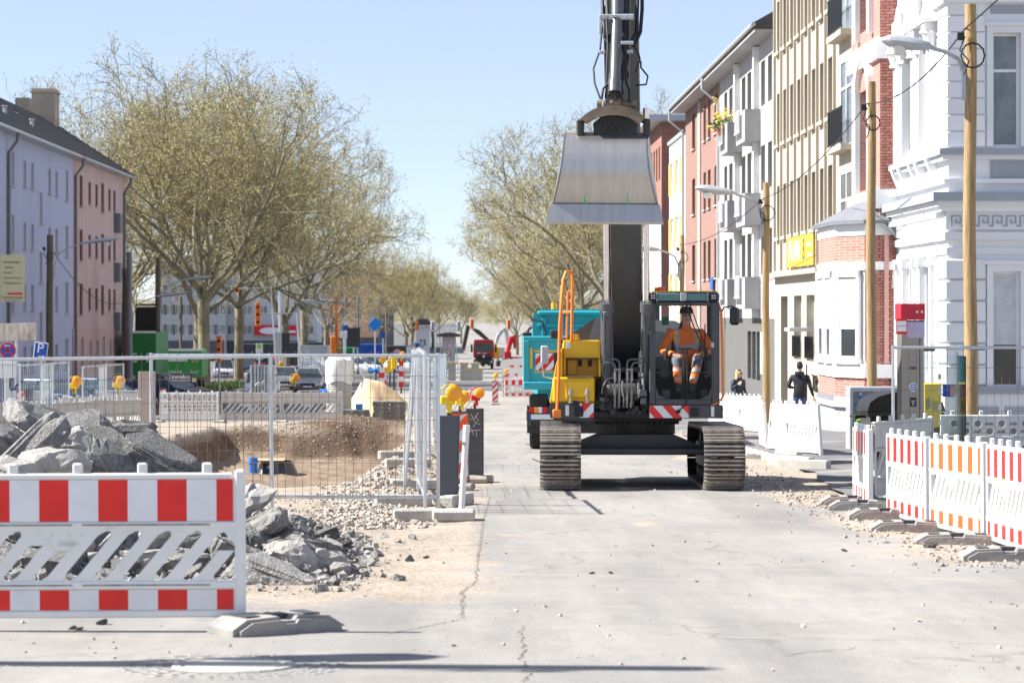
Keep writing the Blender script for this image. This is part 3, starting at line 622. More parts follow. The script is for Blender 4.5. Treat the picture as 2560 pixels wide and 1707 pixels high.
for yc in (2.2, 4.9):
    m = MB(); n = 10
    for i in range(n):
        a0, a1 = PI*i/n, PI*(i+1)/n; q = lambda a, R: (yc-math.cos(a)*R, r(6.95)+math.sin(a)*R*.9)
        m.prism([q(a0,.75),q(a0,1.0),q(a1,1.0),q(a1,.75)], -.3, -.001, 'x')
    m.box(-.36,-.001,yc-1.15,yc+1.15,r(6.9),r(6.99)); m.build('pediment', 'stucco', wh)
MB().box(.35,XE-11.2,.35,Y1-Y0,0,r(9.9)).build('body', 'stucco', wh)
for x in (.9, 1.75): MB().box(x-.45,x+.25,-.13,-.101,r(-2.85),r(-2.2)).build('cellar_panel', 'stucco_grey', wh)
# ================================================================ LEFT TERRACE
mat('lavender', (.385,.435,.59), .85, var=.06, scale=.6, dirt=(.32,.355,.47,.52), dscale=.3, stretch=(1,1,.3)); mat('pink_wall', (.52,.40,.385), .85, var=.07, scale=.6, dirt=(.43,.35,.34,.54), dscale=.35, stretch=(1,1,.3)); mat('pink_low', (.52,.35,.33), .85, var=.05)
mat('tile_dark', (.032,.032,.036), .75, var=.4, scale=2.5); mat('gutter', (.16,.17,.19), .5, .3); mat('chimney', (.35,.30,.24), .9, var=.25, scale=.6, dirt=(.07,.065,.06,.52), dscale=.5)
lv = T('lavender_house', 'lavender rendered apartment house under a dark tiled roof with chimney', 'building', (-20.5,104,gz(118)))
pk = T('pink_house', 'pink rendered apartment house end unit with dark red shutters', 'building', (-20.5,132.7,gz(142)))
dS = lambda s: 20.5*F/(VX-s)
ops = []
for fl in range(4):
    z = 7.24-2.86*fl
    for s in (30.6, 166.5): y = dS(s); ops.append((y-.55-104, y+.55-104, Rz(z-1.58), Rz(z), 'grey'))
    for s in (61.6, 80.8, 123.7, 141.2): y = dS(s); ops.append((y-.42-104, y+.42-104, Rz(z-1.45), Rz(z-.25), 'grey'))
    if fl < 3: y = dS(102); ops.append((y-.5-104, y+.5-104, Rz(z-3.0), Rz(z-1.5), 'grey'))
    for y in (106.5, 110.5): ops.append((y-.5-104, y+.5-104, Rz(z-1.5), Rz(z), 'grey'))
facade(lv, (-20.5,104,0), PY, PX, 28.7, gz(130)-.5, Rz(8.05), ops, 'lavender', .12, sill='concrete')
ops = []
for fl in range(4):
    z = 7.23-2.86*fl; stl = 'red' if fl < 3 else 'grey'
    for s in (202.9, 256.7): y = dS(s); ops.append((y-.6-132.7, y+.6-132.7, Rz(z-1.65), Rz(z), stl))
    for s in (224.5, 241.6, 273.9, 286.5): y = dS(s); ops.append((y-.5-132.7, y+.5-132.7, Rz(z-1.4), Rz(z-.2), stl))
facade(pk, (-20.5,132.7,0), PY, PX, 20.3, Rz(-.85), Rz(8.05), [o for o in ops if o[2] > Rz(-.85)], 'pink_wall', .12, sill='concrete')
facade(pk, (-20.46,132.7,0), PY, PX, 20.3, gz(155)-.5, Rz(-.85), [o for o in ops if o[2] < Rz(-.85)], 'pink_low', .12, sill='concrete', name='lower_wall')
for fl in range(3):
    z = Rz(7.0-2.86*fl-1.3)-gz(142); y = dS(288)-132.7; MB().box(0.02,.35,y-.6,y+.6,z-1.1,z).build('balcony_panel', 'gutter', pk)
for o_, a, b, zz in ((lv, 0, 28.7, gz(118)), (pk, 0, 20.5, gz(142))):
    MB().box(-9,-.3,a+.02,b-.02,0,Rz(8.0)-zz).build('body', 'lavender' if o_ is lv else 'pink_wall', o_)
    m = MB(); n = 34 if o_ is lv else 24; rows = 13
    ze = Rz(8.1)-zz
    for i in range(rows):     # courses of tiles stepping up the slope
        t0, t1 = i/rows, (i+1)/rows
        x0, x1 = .55-5.05*t0, .55-5.05*t1; z0, z1 = ze+3.3*t0, ze+3.3*t1
        m.loft([[(x0,y,z0),(x0,y,z0+.10),(x1,y,z1+.05)] for y in lines([(a-.2,b+.3,1.0)])], closed=False, cap=False)
    m.quad((-4.5,a,ze+3.3),(-4.5,b+.3,ze+3.3),(-9.6,b+.3,ze),(-9.6,a,ze)); m.add([(.5,b,ze),(-4.5,b,ze+3.3),(-9.5,b,ze)],[(0,1,2)])
    m.build('roof', 'tile_dark', o_)
    MB().box(.05,.62,a-.1,b+.2,ze-.16,ze-.02).build('gutter', 'lamp_grey', o_)
for o_, s, zz in ((lv, 18, gz(118)), (pk, 186, gz(142)), (pk, 308, gz(142))):
    y = dS(s)-o_.location.y; d = MB(); d.tube([(.5,y,Rz(8.0)-zz),(.45,y,Rz(7.6)-zz),(.1,y-.1,Rz(7.1)-zz),(.1,y-.1,0)], .08, 8); d.build('downpipe', 'gutter', o_, True)
m = MB(); m.box(-4.9,-3.55,16.3,17.9,Rz(9.0)-gz(142),Rz(13.0)-gz(142)); m.box(-4.98,-3.47,16.22,17.98,Rz(12.75)-gz(142),Rz(12.86)-gz(142)); m.build('chimney', 'chimney', pk)
m = MB(); m.box(-5.5,-4.7,14.3,15.2,Rz(9.5)-gz(142),Rz(12.3)-gz(142)); m.build('chimney', 'chimney', pk)
for y, t in ((6,.3),(9,.28),(16,.35),(22,.3)):
    m = MB(); x = .55-5.05*t; z = Rz(8.1)-gz(118)+3.3*t; m.tube([(x,y,z),(x,y,z+.38)], .09, 8); m.tube([(x,y,z+.36),(x,y,z+.42)], .14, 8); m.build('roof_vent', 'lamp_grey', lv)
for y, t in ((11.5,.5),(25,.4)):
    x = .55-5.05*t; z = Rz(8.1)-gz(118)+3.3*t+.09; m = MB(); m.quad((x,y,z),(x,y+.8,z),(x-.9,y+.8,z+.59),(x-.9,y,z+.59)); m.build('roof_window', 'pane', lv)
# ================================================================ BARRIERS, FENCES, FEET
mat('recess', (.27,.255,.23), .8, var=.4, scale=12)  # grime in the grooves; on hole discs this tone paints their shade
def make_barrier(name, label, group, stripes=None, body='white_plastic', holes=False):
    t = T(name, label, 'barrier', group=group); L = 2.06
    m = MB()
    m.cbox(0,L-.08,-.03,.03,.918,.955,.008); m.cbox(0,L-.06,-.022,.022,.65,.918,.004); m.cbox(.0,L-.05,-.034,.034,.612,.65,.008); m.cbox(0,L-.05,-.026,.026,.59,.615,.004)
    m.cbox(0,L-.05,-.034,.034,.225,.275,.008); m.cbox(0,L-.06,-.022,.022,.09,.225,.004); m.cbox(0,L-.05,-.032,.032,.045,.09,.008)
    m.cbox(L-.065,L,-.035,.035,.0,.975,.012); m.cbox(0,.05,-.03,.03,.045,.95,.008)
    for x in (.18,.59,1.0,1.41,1.82): m.cbox(x-.03,x+.03,-.02,.02,.945,1.02,.008)
    for z in (.626, .245):
        m.box(.03,L*.47,-.0352,-.034,z,z+.012,1); m.box(L*.5,L-.22,-.0352,-.034,z,z+.012,1)
    # diagonal bars of the slotted middle; some slots closed off half way
    def par(x0, x1, z0, z1, k=.85, y=.02): m.prism([(x0+k*(z0-.275),z0),(x1+k*(z0-.275),z0),(x1+k*(z1-.275),z1),(x0+k*(z1-.275),z1)], -y, y, 'y')
    n = 11
    if not holes:
        for i in range(-2, n):
            x = .02+i*.19
            a, b = x, x+.10
            z0, z1 = .275, .59
            if b <= .05: continue
            lo = max(.275, .275+(.05-a)/.85) if a < .05 else .275; hi = min(.59, .275+(L-.07-b)/.85) if b+.85*.315 > L-.07 else .59
            if hi > lo+.03: par(a, b, lo, hi)
            if i == 3: par(b-.002, b+.092, .47, .59, y=.019)
            if i == 2: par(b-.002, b+.092, .50, .59, y=.019)
            if i == 1: par(b-.002, b+.092, .275, .33, y=.019)
            for zz, sg in ((.275,1),(.59,-1)):
                k = .85*(zz-.275); u0 = a+k; u1 = b+k
                if u0-.04 > .05 and u1+.04 < L-.07: m.prism([(u0,zz),(u0-.03,zz),(u0+.03*.85*sg,zz+.03*sg)], -.019, .019, 'y'); m.prism([(u1,zz),(u1+.03,zz),(u1+.03*.85*sg,zz+.03*sg)], -.019, .019, 'y')
        m.prism([(.05,.275),(.12,.275),(.05,.36)], -.02, .02, 'y'); m.prism([(L-.065,.59),(L-.14,.59),(L-.065,.5)], -.02, .02, 'y')
    else:
        m.cbox(.05,L-.06,-.012,.012,.275,.59,.002)
        for i in range(6):
            x = .2+i*.34
            for z, o in ((.83,0),(.72,.17),(.48,0),(.36,.17)):
                if x+o < L-.12: m.lathe([(.045,-.028),(.06,-.034),(.06,.034),(.045,.028)], 14, 0, Matrix.Translation((x+o,0,z)) @ RXZ); m.disc(.045,.0235,14,1,Matrix.Translation((x+o,0,z)) @ RXZ); m.cbox(x+o+.1,x+o+.22,-.030,.030,z-.02,z+.02,.006,1)
    # ribs on the back of the solid bands
    for i in range(14):
        x = .1+i*.14
        for z in (.70,.80): m.cbox(x,x+(.075 if (i+int(z*10)) % 2 else .04),.020,.034,z,z+.055,.004)
        m.cbox(x,x+.07,.020,.034,.12,.17,.004)
    m.build('frame', [body,'recess'], t)
    if stripes:
        for z0, z1, nm in ((.653,.915,'reflective_band'),(.094,.22,'reflective_band')):
            s = MB(); x = .01; i = 0
            while x < L-.08:
                x1 = min(x+.187, L-.075); s.box(x, x1, -.0265, -.0225, z0, z1, i % 2); x = x1; i += 1
            s.build(nm, [stripes, 'film_white'], t)
    return t
BR = make_barrier('safety_barrier', 'x', 'striped', 'film_red'); BO = make_barrier('safety_barrier', 'x', 'striped', 'film_orange')
BW = make_barrier('safety_barrier', 'x', 'plain'); BG = make_barrier('safety_barrier', 'x', 'plain', None, 'grey_plastic'); BH = make_barrier('safety_barrier', 'x', 'plain', None, 'white_plastic', True)  # BG is BW in greyer plastic, with shade put into the colour
USED = set()
def barrier(src, x0, y0, x1, y1, label, group, dz=.06, lean=0):
    a = math.atan2(y1-y0, x1-x0); L = math.hypot(x1-x0, y1-y0)
    if src in USED: t = dup(src)
    else: t = src; USED.add(src)
    t.location = (x0, y0, gh(x0, y0)+dz); t.rotation_euler = (lean, -math.asin(max(-.3, min(.3, (gh(x1,y1)-gh(x0,y0))/L))), a)
    t['label'] = label; t['group'] = group; return t
def foot_mesh():
    m = MB()
    # two blocks with bevelled ends and a recessed middle
    pr = [(-.40,0),(-.40,.045),(-.30,.105),(-.07,.115),(-.05,.085),(.05,.085),(.07,.115),(.30,.105),(.40,.045),(.40,0)]
    m.prism(pr, -.16, .16, 'x'); m.prism([(p[0]*.9, p[1]*.82) for p in pr], .16, .19, 'x'); m.prism([(p[0]*.9, p[1]*.82) for p in pr], -.19, -.16, 'x')
    m.box(-.10,.10,-.27,-.17,.102,.118,1); m.box(-.10,.10,.17,.27,.102,.118,1); m.box(-.05,.05,-.06,.06,.085,.12,1)
    return m.mesh('rubber_foot', ['rubber','darkgrey'])
FT = foot_mesh()
def foot(x, y, rz, label='grey recycled rubber foot under the barrier joints', group='rubber feet under barriers', dz=0):
    o = link('barrier_foot', FT, None, label, 'barrier foot', group, None, (x, y, gh(x,y)+dz)); o.rotation_euler = (-.0245*math.cos(rz), 0, rz); return o
# foreground barrier and its foot
b0 = barrier(BR, -3.465, 16.22, -1.325, 16.2, 'large red and white striped barrier in front of the rubble heap', 'striped barriers', .035); b0.rotation_euler = (0, -.006, b0.rotation_euler.z)
foot(-1.22, 16.17, -.95, 'grey rubber foot at the end of the barrier before the rubble', 'rubber feet under barriers')
foot(-3.42, 16.25, .05, 'grey rubber foot at the end of the barrier before the rubble', 'rubber feet under barriers')
b1 = text('nissen', .055, 'white_plastic', b0, TM(.94, -.0215, .515), 'embossed_lettering', ext=.003)
# right-hand chain, striped
ch = [(BR,5.02,33.2,4.9,31.2,'red striped barrier standing left of the thin brown pole with a gap after it'),
      (BR,4.76,28.95,4.84,26.8,'red striped barrier directly in front of the grey information pillar'),
      (BO,4.85,26.75,5.0,24.65,'barrier with bright orange stripes between two red striped ones'),
      (BR,5.01,24.6,4.98,22.5,'red striped barrier beyond the orange one, over bluish gravel')]
for s, a, b, c, d, l in ch: barrier(s, a, b, c, d, l, 'striped barriers', .0)
barrier(BG, 4.96, 31.35, 5.98, 33.1, 'dirty beige barrier seen from behind beside the thin brown pole', 'plain barriers', .1)
barrier(BH, 6.9, 37.4, 8.95, 37.2, 'white barrier with round holes behind the wire fence', 'plain barriers', .08); barrier(BH, 9.0, 37.2, 11.05, 36.9, 'white barrier with round holes behind the wire fence', 'plain barriers', .08)
for x, y, rz in ((4.82,32.1,1.5),(4.72,30.6,1.45),(4.62,28.4,1.5),(4.58,26.6,1.5),(4.68,24.5,1.45),(4.72,22.4,1.5),(5.6,31.2,.1),(7.0,37.2,0),(8.9,37.2,0)): foot(x, y, rz)
# white barriers further down, sunlit
for k, (a, b, c, d) in enumerate(((6.2,54.1,6.1,52.05),(6.1,52,6.25,50),(6.25,49.95,6.62,47.95))):
    barrier(BW, a, b, c, d, 'plain white sunlit barrier beside the person in the black jacket', 'white barriers along the pavement', .1, (.1,-.08,.06)[k])
for a, b, c, d in ((6.85,72.6,7.0,70.6),(7.0,70.5,7.25,68.5),(7.25,68.45,7.62,66.45)): barrier(BW, a, b, c, d, 'plain white sunlit barrier in front of the person with sunglasses', 'white barriers along the pavement', .1)
for x, y, rz in ((6.0,54.1,1.4),(5.9,52,1.5),(6.0,51.2,1.3),(6.1,50.0,1.45),(5.7,49.2,1.2),(6.6,47.9,1.6),(5.9,53,1.1),(7.1,70.5,1.5),(7.3,68.4,1.5),(7.65,66.3,1.5)): foot(x, y, rz, 'grey rubber foot or spare block along the far white barriers', 'rubber feet by the far barriers')
# mid-ground, behind the pit
for a in (-6.31,-8.4): barrier(BG, a, 87, a+2.06, 87, 'pale slotted barrier standing along the far rim of the pit', 'barriers along the pit')
barrier(BH, -10.5, 87.2, -8.44, 87, 'pale barrier with round holes along the far rim of the pit', 'barriers along the pit')
for i in range(8):
    y = 46.5+i*2.08; x = -9.75+i*.2+.12*math.sin(i*1.7); barrier(BG, x, y, x+.2+.2*math.sin(i*2.1), y+2.04, 'dusty barrier in the long row left of the pit behind the rubble', 'barriers along the pit')
barrier(BG, -11.2,70,-9.2,71.5, 'dusty barrier set across beside the upright board', 'barriers along the pit')
barrier(BW, -17.2,95,-15.2,95.3, 'clean white barrier near the parked blue cars', 'barriers by the parked cars'); barrier(BG, -16.2,99,-14.2,98.5, 'greyish barrier leaning near the parked blue cars', 'barriers by the parked cars', .06, .1); barrier(BG, -14.1,98.4,-12.1,98.0, 'greyish barrier leaning near the parked blue cars', 'barriers by the parked cars')
for x in (-4.2,-6.3,-8.4,-10.5): foot(x, 86.8, 0, 'grey rubber foot on the far rim of the pit', 'rubber feet by the pit')
# far right of the carriageway: red/white barriers before the red truck
for i in range(3): barrier(BR, 1.9+i*.5, 134+i*5, 3.9+i*.5, 134.3+i*5, 'small distant striped barrier beside the turquoise truck', 'distant striped barriers')
barrier(BW, -1.75,92,.2,92.2, 'white barrier panel behind the warning panels on the road edge', 'plain barriers')
# ---------------------------------------------------------------- mesh fence panels
def make_fence(h=2.0, L=3.4, step=.1, wm='wire'):
    t = T('mesh_fence', 'x', 'fence', group='construction fence panels'); m = MB()
    for x in (0, L): m.tube([(x,0,0),(x,0,h)], .021, 8)
    m.tube([(0,0,h-.03),(L,0,h-.03)], .02, 8); m.tube([(0,0,.14),(L,0,.14)], .02, 8); m.build('frame', 'galv', t, True)
    w = MB(); n = int(L/step)
    for i in range(1, n):
        x = i*L/n; j = .012*math.sin(i*2.3); w.tube([(x+j,0,.1),(x-j,.008*math.sin(i),h*.5),(x+j*.5,0,h+.02)], .0026, 4, cap=False)
    for z in [h*q for q in (.15,.29,.43,.57,.71,.85)]: w.tube([(0,.004,z),(L/2,.006,z+.012),(L,.004,z)], .0026, 4, cap=False)
    w.build('wire_mesh', wm, t); return t
FN = make_fence(1.84); FNR = make_fence(2.0); mat('wire_grey', (.30,.31,.32), .5, .4, var=.2); FNS = make_fence(1.84, 3.4, .1, 'wire_grey'); FN2 = make_fence(1.85, 3.4, .13, 'galv')
def fence(src, x0, y0, ang, label, dz=0, pitch=0, lean=0):
    if src in USED: t = dup(src)
    else: t = src; USED.add(src)
    t.location = (x0, y0, gh(x0,y0)+dz); t.rotation_euler = (lean, pitch, ang); t['label'] = label; return t
D = math.radians
# P1: ends at the post in front of the pit; P2 overlaps it; then the row along the road edge
f1 = fence(FN, -5.52, 27.75, 0, 'mesh fence panel running behind the rubble heap', -.03, -.012)
f2 = fence(FN, -3.75, 30.3, -.03, 'mesh fence panel across the near end of the pit with a name plate', .02, .0)
fence(FNS, -.50, 29.9, 1.615, 'mesh fence panel seen edge-on beside the dark warning panels', .05)
fence(FNS, -.84, 33.6, 1.60, 'mesh fence panel leaning towards the pit at the road edge', .05, 0, .09); fence(FNS, -.66, 34.4, 1.60, 'bent mesh fence panel standing between the leaning ones', .05, 0, -.03)
for i, y in enumerate((42.5,46.2,49.8,53.4,57)): fence(FN2, -.75+.06*i, y, 1.58+.08*math.sin(i*2), 'mesh fence panel in the row along the open trench edge', .05)
fr = fence(FNR, 5.48, 33.0, -.01, 'mesh fence panel in front of the information pillar', .0)
for i in range(5):
    y = 54.0+i*3.5; fence(FN2, -10.5+.18*i+.25*(i % 2), y, 1.53+.13*(-1)**i, 'mesh fence panel behind the dusty barrier row left of the pit', 0)
fence(FN2, -13.6, 58, .2, 'mesh fence panel standing behind the rubble, far left', 0)
np_ = T('name_plate', 'dark aweko name plate hanging on the mesh fence', 'sign', (XD(452,30.25), 30.25, ZP(944,30.25)+.0)); MB().cbox(-.135,.135,-.006,.006,-.05,.05,.002).build('plate', 'darkgrey', np_)
text('aweko', .072, 'sign_white', np_, TM(0,-.008,.012), sx=1.15); MB().box(-.11,.11,-.0075,-.006,-.037,-.031).build('small_print', 'sign_white', np_); MB().box(-.128,-.124,-.0075,-.006,-.043,.043).build('edge_line', 'sign_white', np_)
# concrete feet of the fences
cf = MB(); cf.cbox(-.36,.36,-.11,.11,0,.15,.02); cf.cbox(-.30,-.12,-.07,.07,.15,.152,.001); CFM = cf.mesh('fence_foot', 'concrete')
cf = MB(); cf.cbox(-.24,.24,-.20,.20,0,.13,.025); CFS = cf.mesh('fence_foot', 'concrete')
for px, py, rz, mm in ((1062,1297,.05,CFM),(1134,1300,0,CFS),(1010,1262,.1,CFM),(1042,1232,.1,CFM),(1020,1195,.15,CFM),(1000,1180,.2,CFM),(1193,1205,.05,CFS),(1140,1262,1.2,CFM),(688,1312,1.5,CFS),(1120,1110,.1,CFM),(1125,1090,.1,CFM)):
    p = GP(px, py); o = link('fence_foot', mm, None, 'weathered concrete block foot of the mesh fences', 'concrete block', 'concrete fence feet', None, (p.x, p.y, gh(p.x,p.y)-.01)); o.rotation_euler = (-.0245, 0, rz)
o = link('fence_foot', CFM, None, 'concrete block under the fence post by the pillar', 'concrete block', 'concrete fence feet', None, (5.5,33,gh(5.5,33)-.01), 1.5)
# ---------------------------------------------------------------- warning panels (beacons) with lamps
def lamp(parent, x, y, z, s=1.0, body='yellow_pl', small=True):
    m = MB(); m.cbox(x-.10*s,x+.08*s,y-.05,y+.05,z,z+.10*s,.012); m.cbox(x-.02*s,x+.04*s,y-.02,y+.02,z-.10*s,z,.004); b = m.build('lamp_body', body, parent)
    h = MB(); h.tube([(x-.11*s,y,z+.05),(x-.10*s,y,z+.18*s),(x-.04*s,y,z+.23*s),(x+.06*s,y,z+.24*s)], .008, 6); h.build('handle', body, b)
    l = MB(); R = Matrix.Translation((x+.06*s,y-.05,z+.14*s)) @ RXZ; l.lathe([(.0,.035),(.05*s,.032),(.085*s,.02),(.10*s,0),(.10*s,-.02),(.085*s,-.04),(0,-.05)], 22, 0, R); l.build('lens', 'amber', b, True)
def beacon(x, y, rz, label, back=True, stripe='film_red', tilt=0, h=1.0):
    t = T('warning_beacon', label, 'warning beacon', (x, y, gh(x,y)), rz, 'warning beacons'); t.rotation_euler = (0, tilt, rz)
    m = MB(); z0 = .12; m.cbox(-.125,.125,-.014,.014,z0,z0+h,.006)
    m.cbox(-.135,-.118,-.024,.02,z0,z0+h,.004); m.cbox(.118,.135,-.024,.02,z0,z0+h,.004); m.cbox(-.135,.135,-.024,.02,z0+h-.03,z0+h,.004); m.cbox(-.135,.135,-.024,.02,z0,z0+.025,.004); m.build('panel', mat('beacon_grey', (.085,.095,.112), .5, var=.1), t)
    if not back:
        s = MB()
        for i in range(-2, 8):
            z = z0+i*.3; lo = lambda v: max(z0+.02, min(z0+h-.02, v))
            a = [(-.118,z),(.118,z+.24),(.118,z+.39),(-.118,z+.15)]
            a = [(p, lo(q)) for p, q in a]
            if len({q for _, q in a}) > 1: s.prism(a, -.0235, -.0225, 'y')
        w = MB(); w.box(-.118,.118,-.022,-.018,z0+.02,z0+h-.02); w.build('reflective_sheet', 'film_white', t); s.build('reflective_stripes', stripe, t)
    p = MB(); p.box(-.02,.02,.0,.03,.0,z0+h+.08); p.build('post', 'darkgrey', t)
    f = MB(); f.cbox(-.20,.20,-.22,.22,0,.10,.03); f.build('foot', 'rubber', t); return t
p = GP(1118,1262); t = beacon(p.x, p.y, .12, 'dark back of a warning panel with a big amber lamp, leaning by the fence end', True, tilt=.02); lamp(t, -.01, 0, 1.26, 1.05)
p = GP(1150,1225); t = beacon(p.x, p.y+.2, -.1, 'orange and white diagonal striped warning panel half hidden between two dark ones', False, 'film_orange'); lamp(t, .02, 0, 1.22, .8)
p = GP(1187,1206); t = beacon(p.x, p.y, .0, 'dark back of a warning panel with white graffiti scrawl', True); lamp(t, .02, 0, 1.24, .8, 'red_pl')
g = MB()
for pts in ([(-.06,.93),(0,.86),(.05,.96)],[(-.09,.83),(-.04,.88),(.02,.80),(-.03,.74)],[(0,.92),(.06,.84),(.02,.80),(.08,.78)],[(-.05,.72),(-.02,.62),(.02,.70),(.03,.6)],[(-.08,.68),(.09,.7)]): g.tube([(x,-.017,z+.1) for x, z in pts], .004, 4)
g.build('graffiti', 'sign_white', t)
wp = T('white_post', 'slim white plastic post leaning beside the dark warning panel', 'post', GP(1154,1275), 0); wp.rotation_euler = (0,.06,0)
m = MB(); m.tube([(0,0,0),(0,0,1.0)], .037, 12); m.tube([(0,0,.93),(0,0,1.02)], .042, 12); m.build('tube', 'white_plastic', wp, True); MB().box(-.05,.0,-.05,-.03,.78,.82).build('clip', 'lamp_grey', wp)
# distant beacons on the road
for px, py, l in ((1238,1012,'red and white warning panel with amber lamp on the open road'),(1264,990,'red and white warning panel beside the distant striped barrier')):
    p = GP(px, py); t = beacon(p.x, p.y, 0, l, False); lamp(t, 0, 0, 1.26, 1.0)
for px, py, l in ((52,1035,'red and white warning panel behind the dusty barriers, far left'),(408,985,'small red and white warning panel tip behind the fence'),(72,1000,'dark warning panel near the lavender house')):
    d = 82 if px < 60 else 95; x = XD(px, d); t = beacon(x, d, 0, l, px == 72)
for px, d, l in ((185,78,'amber warning lamp above the dusty barriers by the blue car'),(295,84,'amber warning lamp in front of the second blue car'),(735,108,'amber warning lamp before the silver car')):
    t = T('warning_lamp', l, 'warning lamp', (XD(px,d), d, gz(d))); m = MB(); m.box(-.02,.02,-.02,.02,0,1.25); m.build('post', 'darkgrey', t); lamp(t, 0, 0, 1.2, 1.6)
# ---------------------------------------------------------------- wooden poles with street lamps
def pole(x, y, h, r, label, lampz=None, arm=1.0, mt='wood_pole', cable=True, s=1.0, group='wooden poles'):
    z0 = gz(y)+(.1 if x > 6 else 0); t = T('wooden_pole', label, 'pole', (x, y, z0), group=group); m = MB()
    pts = [(.015*math.sin(i*.9), .01*math.cos(i*1.3), h*i/10) for i in range(11)]; m.tube(pts, [r*(1.12-.2*i/10) for i in range(11)], 14); m.build('shaft', mt, t, True)
    if lampz:
        sg = -1 if arm > 0 else 1; L = abs(arm); a = MB(); q = lambda u, v: (sg*u*L, -.0, lampz+v*L)
        a.tube([q(.1,-.75),q(.12,-.35),q(.22,-.1),q(.42,.02),q(.8,.14)], .03*s, 10); a.box(sg*r*1.0-.03, sg*r*1.0+.03, -.06,.06,lampz-.85*L,lampz-.2*L); a.build('lamp_arm', 'lamp_grey', t, True)
        hd = MB(); rings = []
        for u, w, hh in ((.72,.05,.05),(.8,.09,.08),(1.0,.13,.11),(1.3,.15,.13),(1.5,.13,.10),(1.62,.03,.03)):
            c = Vector(q(u,.13+.13*(u-.7))); rings.append([(c.x, c.y+w*math.cos(k*PI/5)*s, c.z+hh*math.sin(k*PI/5)*s*.8) for k in range(10)])
        hd.loft(rings); h_ = hd.build('lamp_head', 'lamp_grey', t, True)
        gl = MB(); c = Vector(q(1.33,.13)); gl.lathe([(.0,-.13*s),(.07*s,-.11*s),(.11*s,-.04*s),(.12*s,0)], 12, 0, Matrix.Translation(c)); gl.build('lamp_glass', 'white_plastic', h_, True)
    if cable:
        c = MB(); zc = h-.95
        c.tube([(.16*s*math.cos(k*.524)+.02, -r*1.25, zc+.17*s*math.sin(k*.524)) for k in range(13)], .016, 6); c.tube([(-r,-r*.8,zc+.35),(-r-.1,-r,zc+.1),(-.05,-r*1.3,zc-.1),(-r-.02,-r,zc-.35)], .014, 6); c.box(-r-.14,-r-.02,-r-.04,-r+.04,zc+.28,zc+.42); c.build('cable_coil', 'cable', t)
    return t
pole(9.2,46.9,8.3,.115,'tall honey-coloured wooden pole carrying a grey street lamp before the white house',7.4,1.0,s=1.35)
pole(9.2,58.4,8.2,.105,'slimmer wooden pole without a lamp in front of the pink brick bay')
pole(9.2,79,7.45,.11,'wooden pole with street lamp in front of the beige office block',6.95,1.35,s=1.4)
pole(9.2,110,7.4,.11,'distant wooden pole with street lamp behind the excavator cab',6.6,1.35,s=1.4)
q_ = pole(-8.05,14.75,8.4,.12,'wooden pole with street lamp at the left edge of the site',5.0,-1.25,s=1.5); q_.rotation_euler = (0,0,.2)
pole(-18.3,112,7.6,.15,'dark wooden pole with street lamp before the lavender house',7.0,-1.9,'wood_old')
pole(-18.6,140.5,7.9,.17,'grey-green steel lamp pole beside the pink house',5.2,-2.0,'gutter',False); pole(-18.9,141,7.0,.16,'short brown wooden pole beside the steel lamp pole',None,1,'wood_old',False); pole(-18.4,152,8.0,.16,'brown wooden pole in front of the green truck',6.4,-2.0,'wood_old',False)
cb = MB()
def cat(a, b, sag, r=.014):
    a = Vector(a); b = Vector(b); cb.tube([a.lerp(b, i/10)-Vector((0,0,sag*4*(i/10)*(1-i/10))) for i in range(11)], r, 5)
A = [Vector((9.1,y,gz(y)+.1+h)) for y, h in ((46.9,7.85),(58.4,7.7),(79,6.95),(110,7.0))]
for a, b in zip(A, A[1:]): cat(a, b, .35)
cat(A[0], (10.6,38,9.0), .1); cb.build('overhead_cable', 'cable', None, label='thin overhead cable strung between the wooden poles on the right', cat='cable')
cb = MB(); cat((-18.3,112,gz(112)+7.1),(-19.9,152,gz(152)+5.6),1.2,.02); cb.build('overhead_cable', 'cable', None, label='sagging cable in front of the lavender and pink houses', cat='cable')
# ---------------------------------------------------------------- information pillar, canopy, bins, cabinet
mat('steel_brown', (.30,.27,.235), .38, .6, var=.08, scale=2, stretch=(1,1,.2)); mat('red_sign', (.58,.02,.045), .4)
mat('lilac', (.52,.44,.60), .5); glassmat('clear_glass', (.92,.97,.96), .05); glassmat('cab_glass', (.95,.97,.98), .012, .02, 1.25)
ip = T('information_pillar', 'brown steel information pillar with red cap at the stop', 'pillar', (6.22,36,gz(36)+.02), .18)
m = MB(); m.cbox(-.16,.10,-.11,.11,0,2.36,.012); m.box(-.17,-.12,-.118,-.11,0,2.3); m.cbox(.105,.165,-.10,.10,0,2.34,.008); m.build('column', 'steel_brown', ip)
MB().cbox(-.10,.165,-.118,-.112,2.12,2.36,.001).build('lit_strip', 'lilac', ip)  # plain lilac band below the cap
m = MB(); m.cbox(-.185,.17,-.125,.125,2.37,2.60,.006); cp = m.build('cap', 'red_sign', ip); m = MB(); m.box(.04,.07,-.129,-.126,2.47,2.50); m.box(.11,.14,-.129,-.126,2.47,2.50); m.build('cap_lights', 'sign_white', cp); MB().box(-.175,.16,-.12,.12,2.345,2.365).build('cap_gap', 'black', ip)
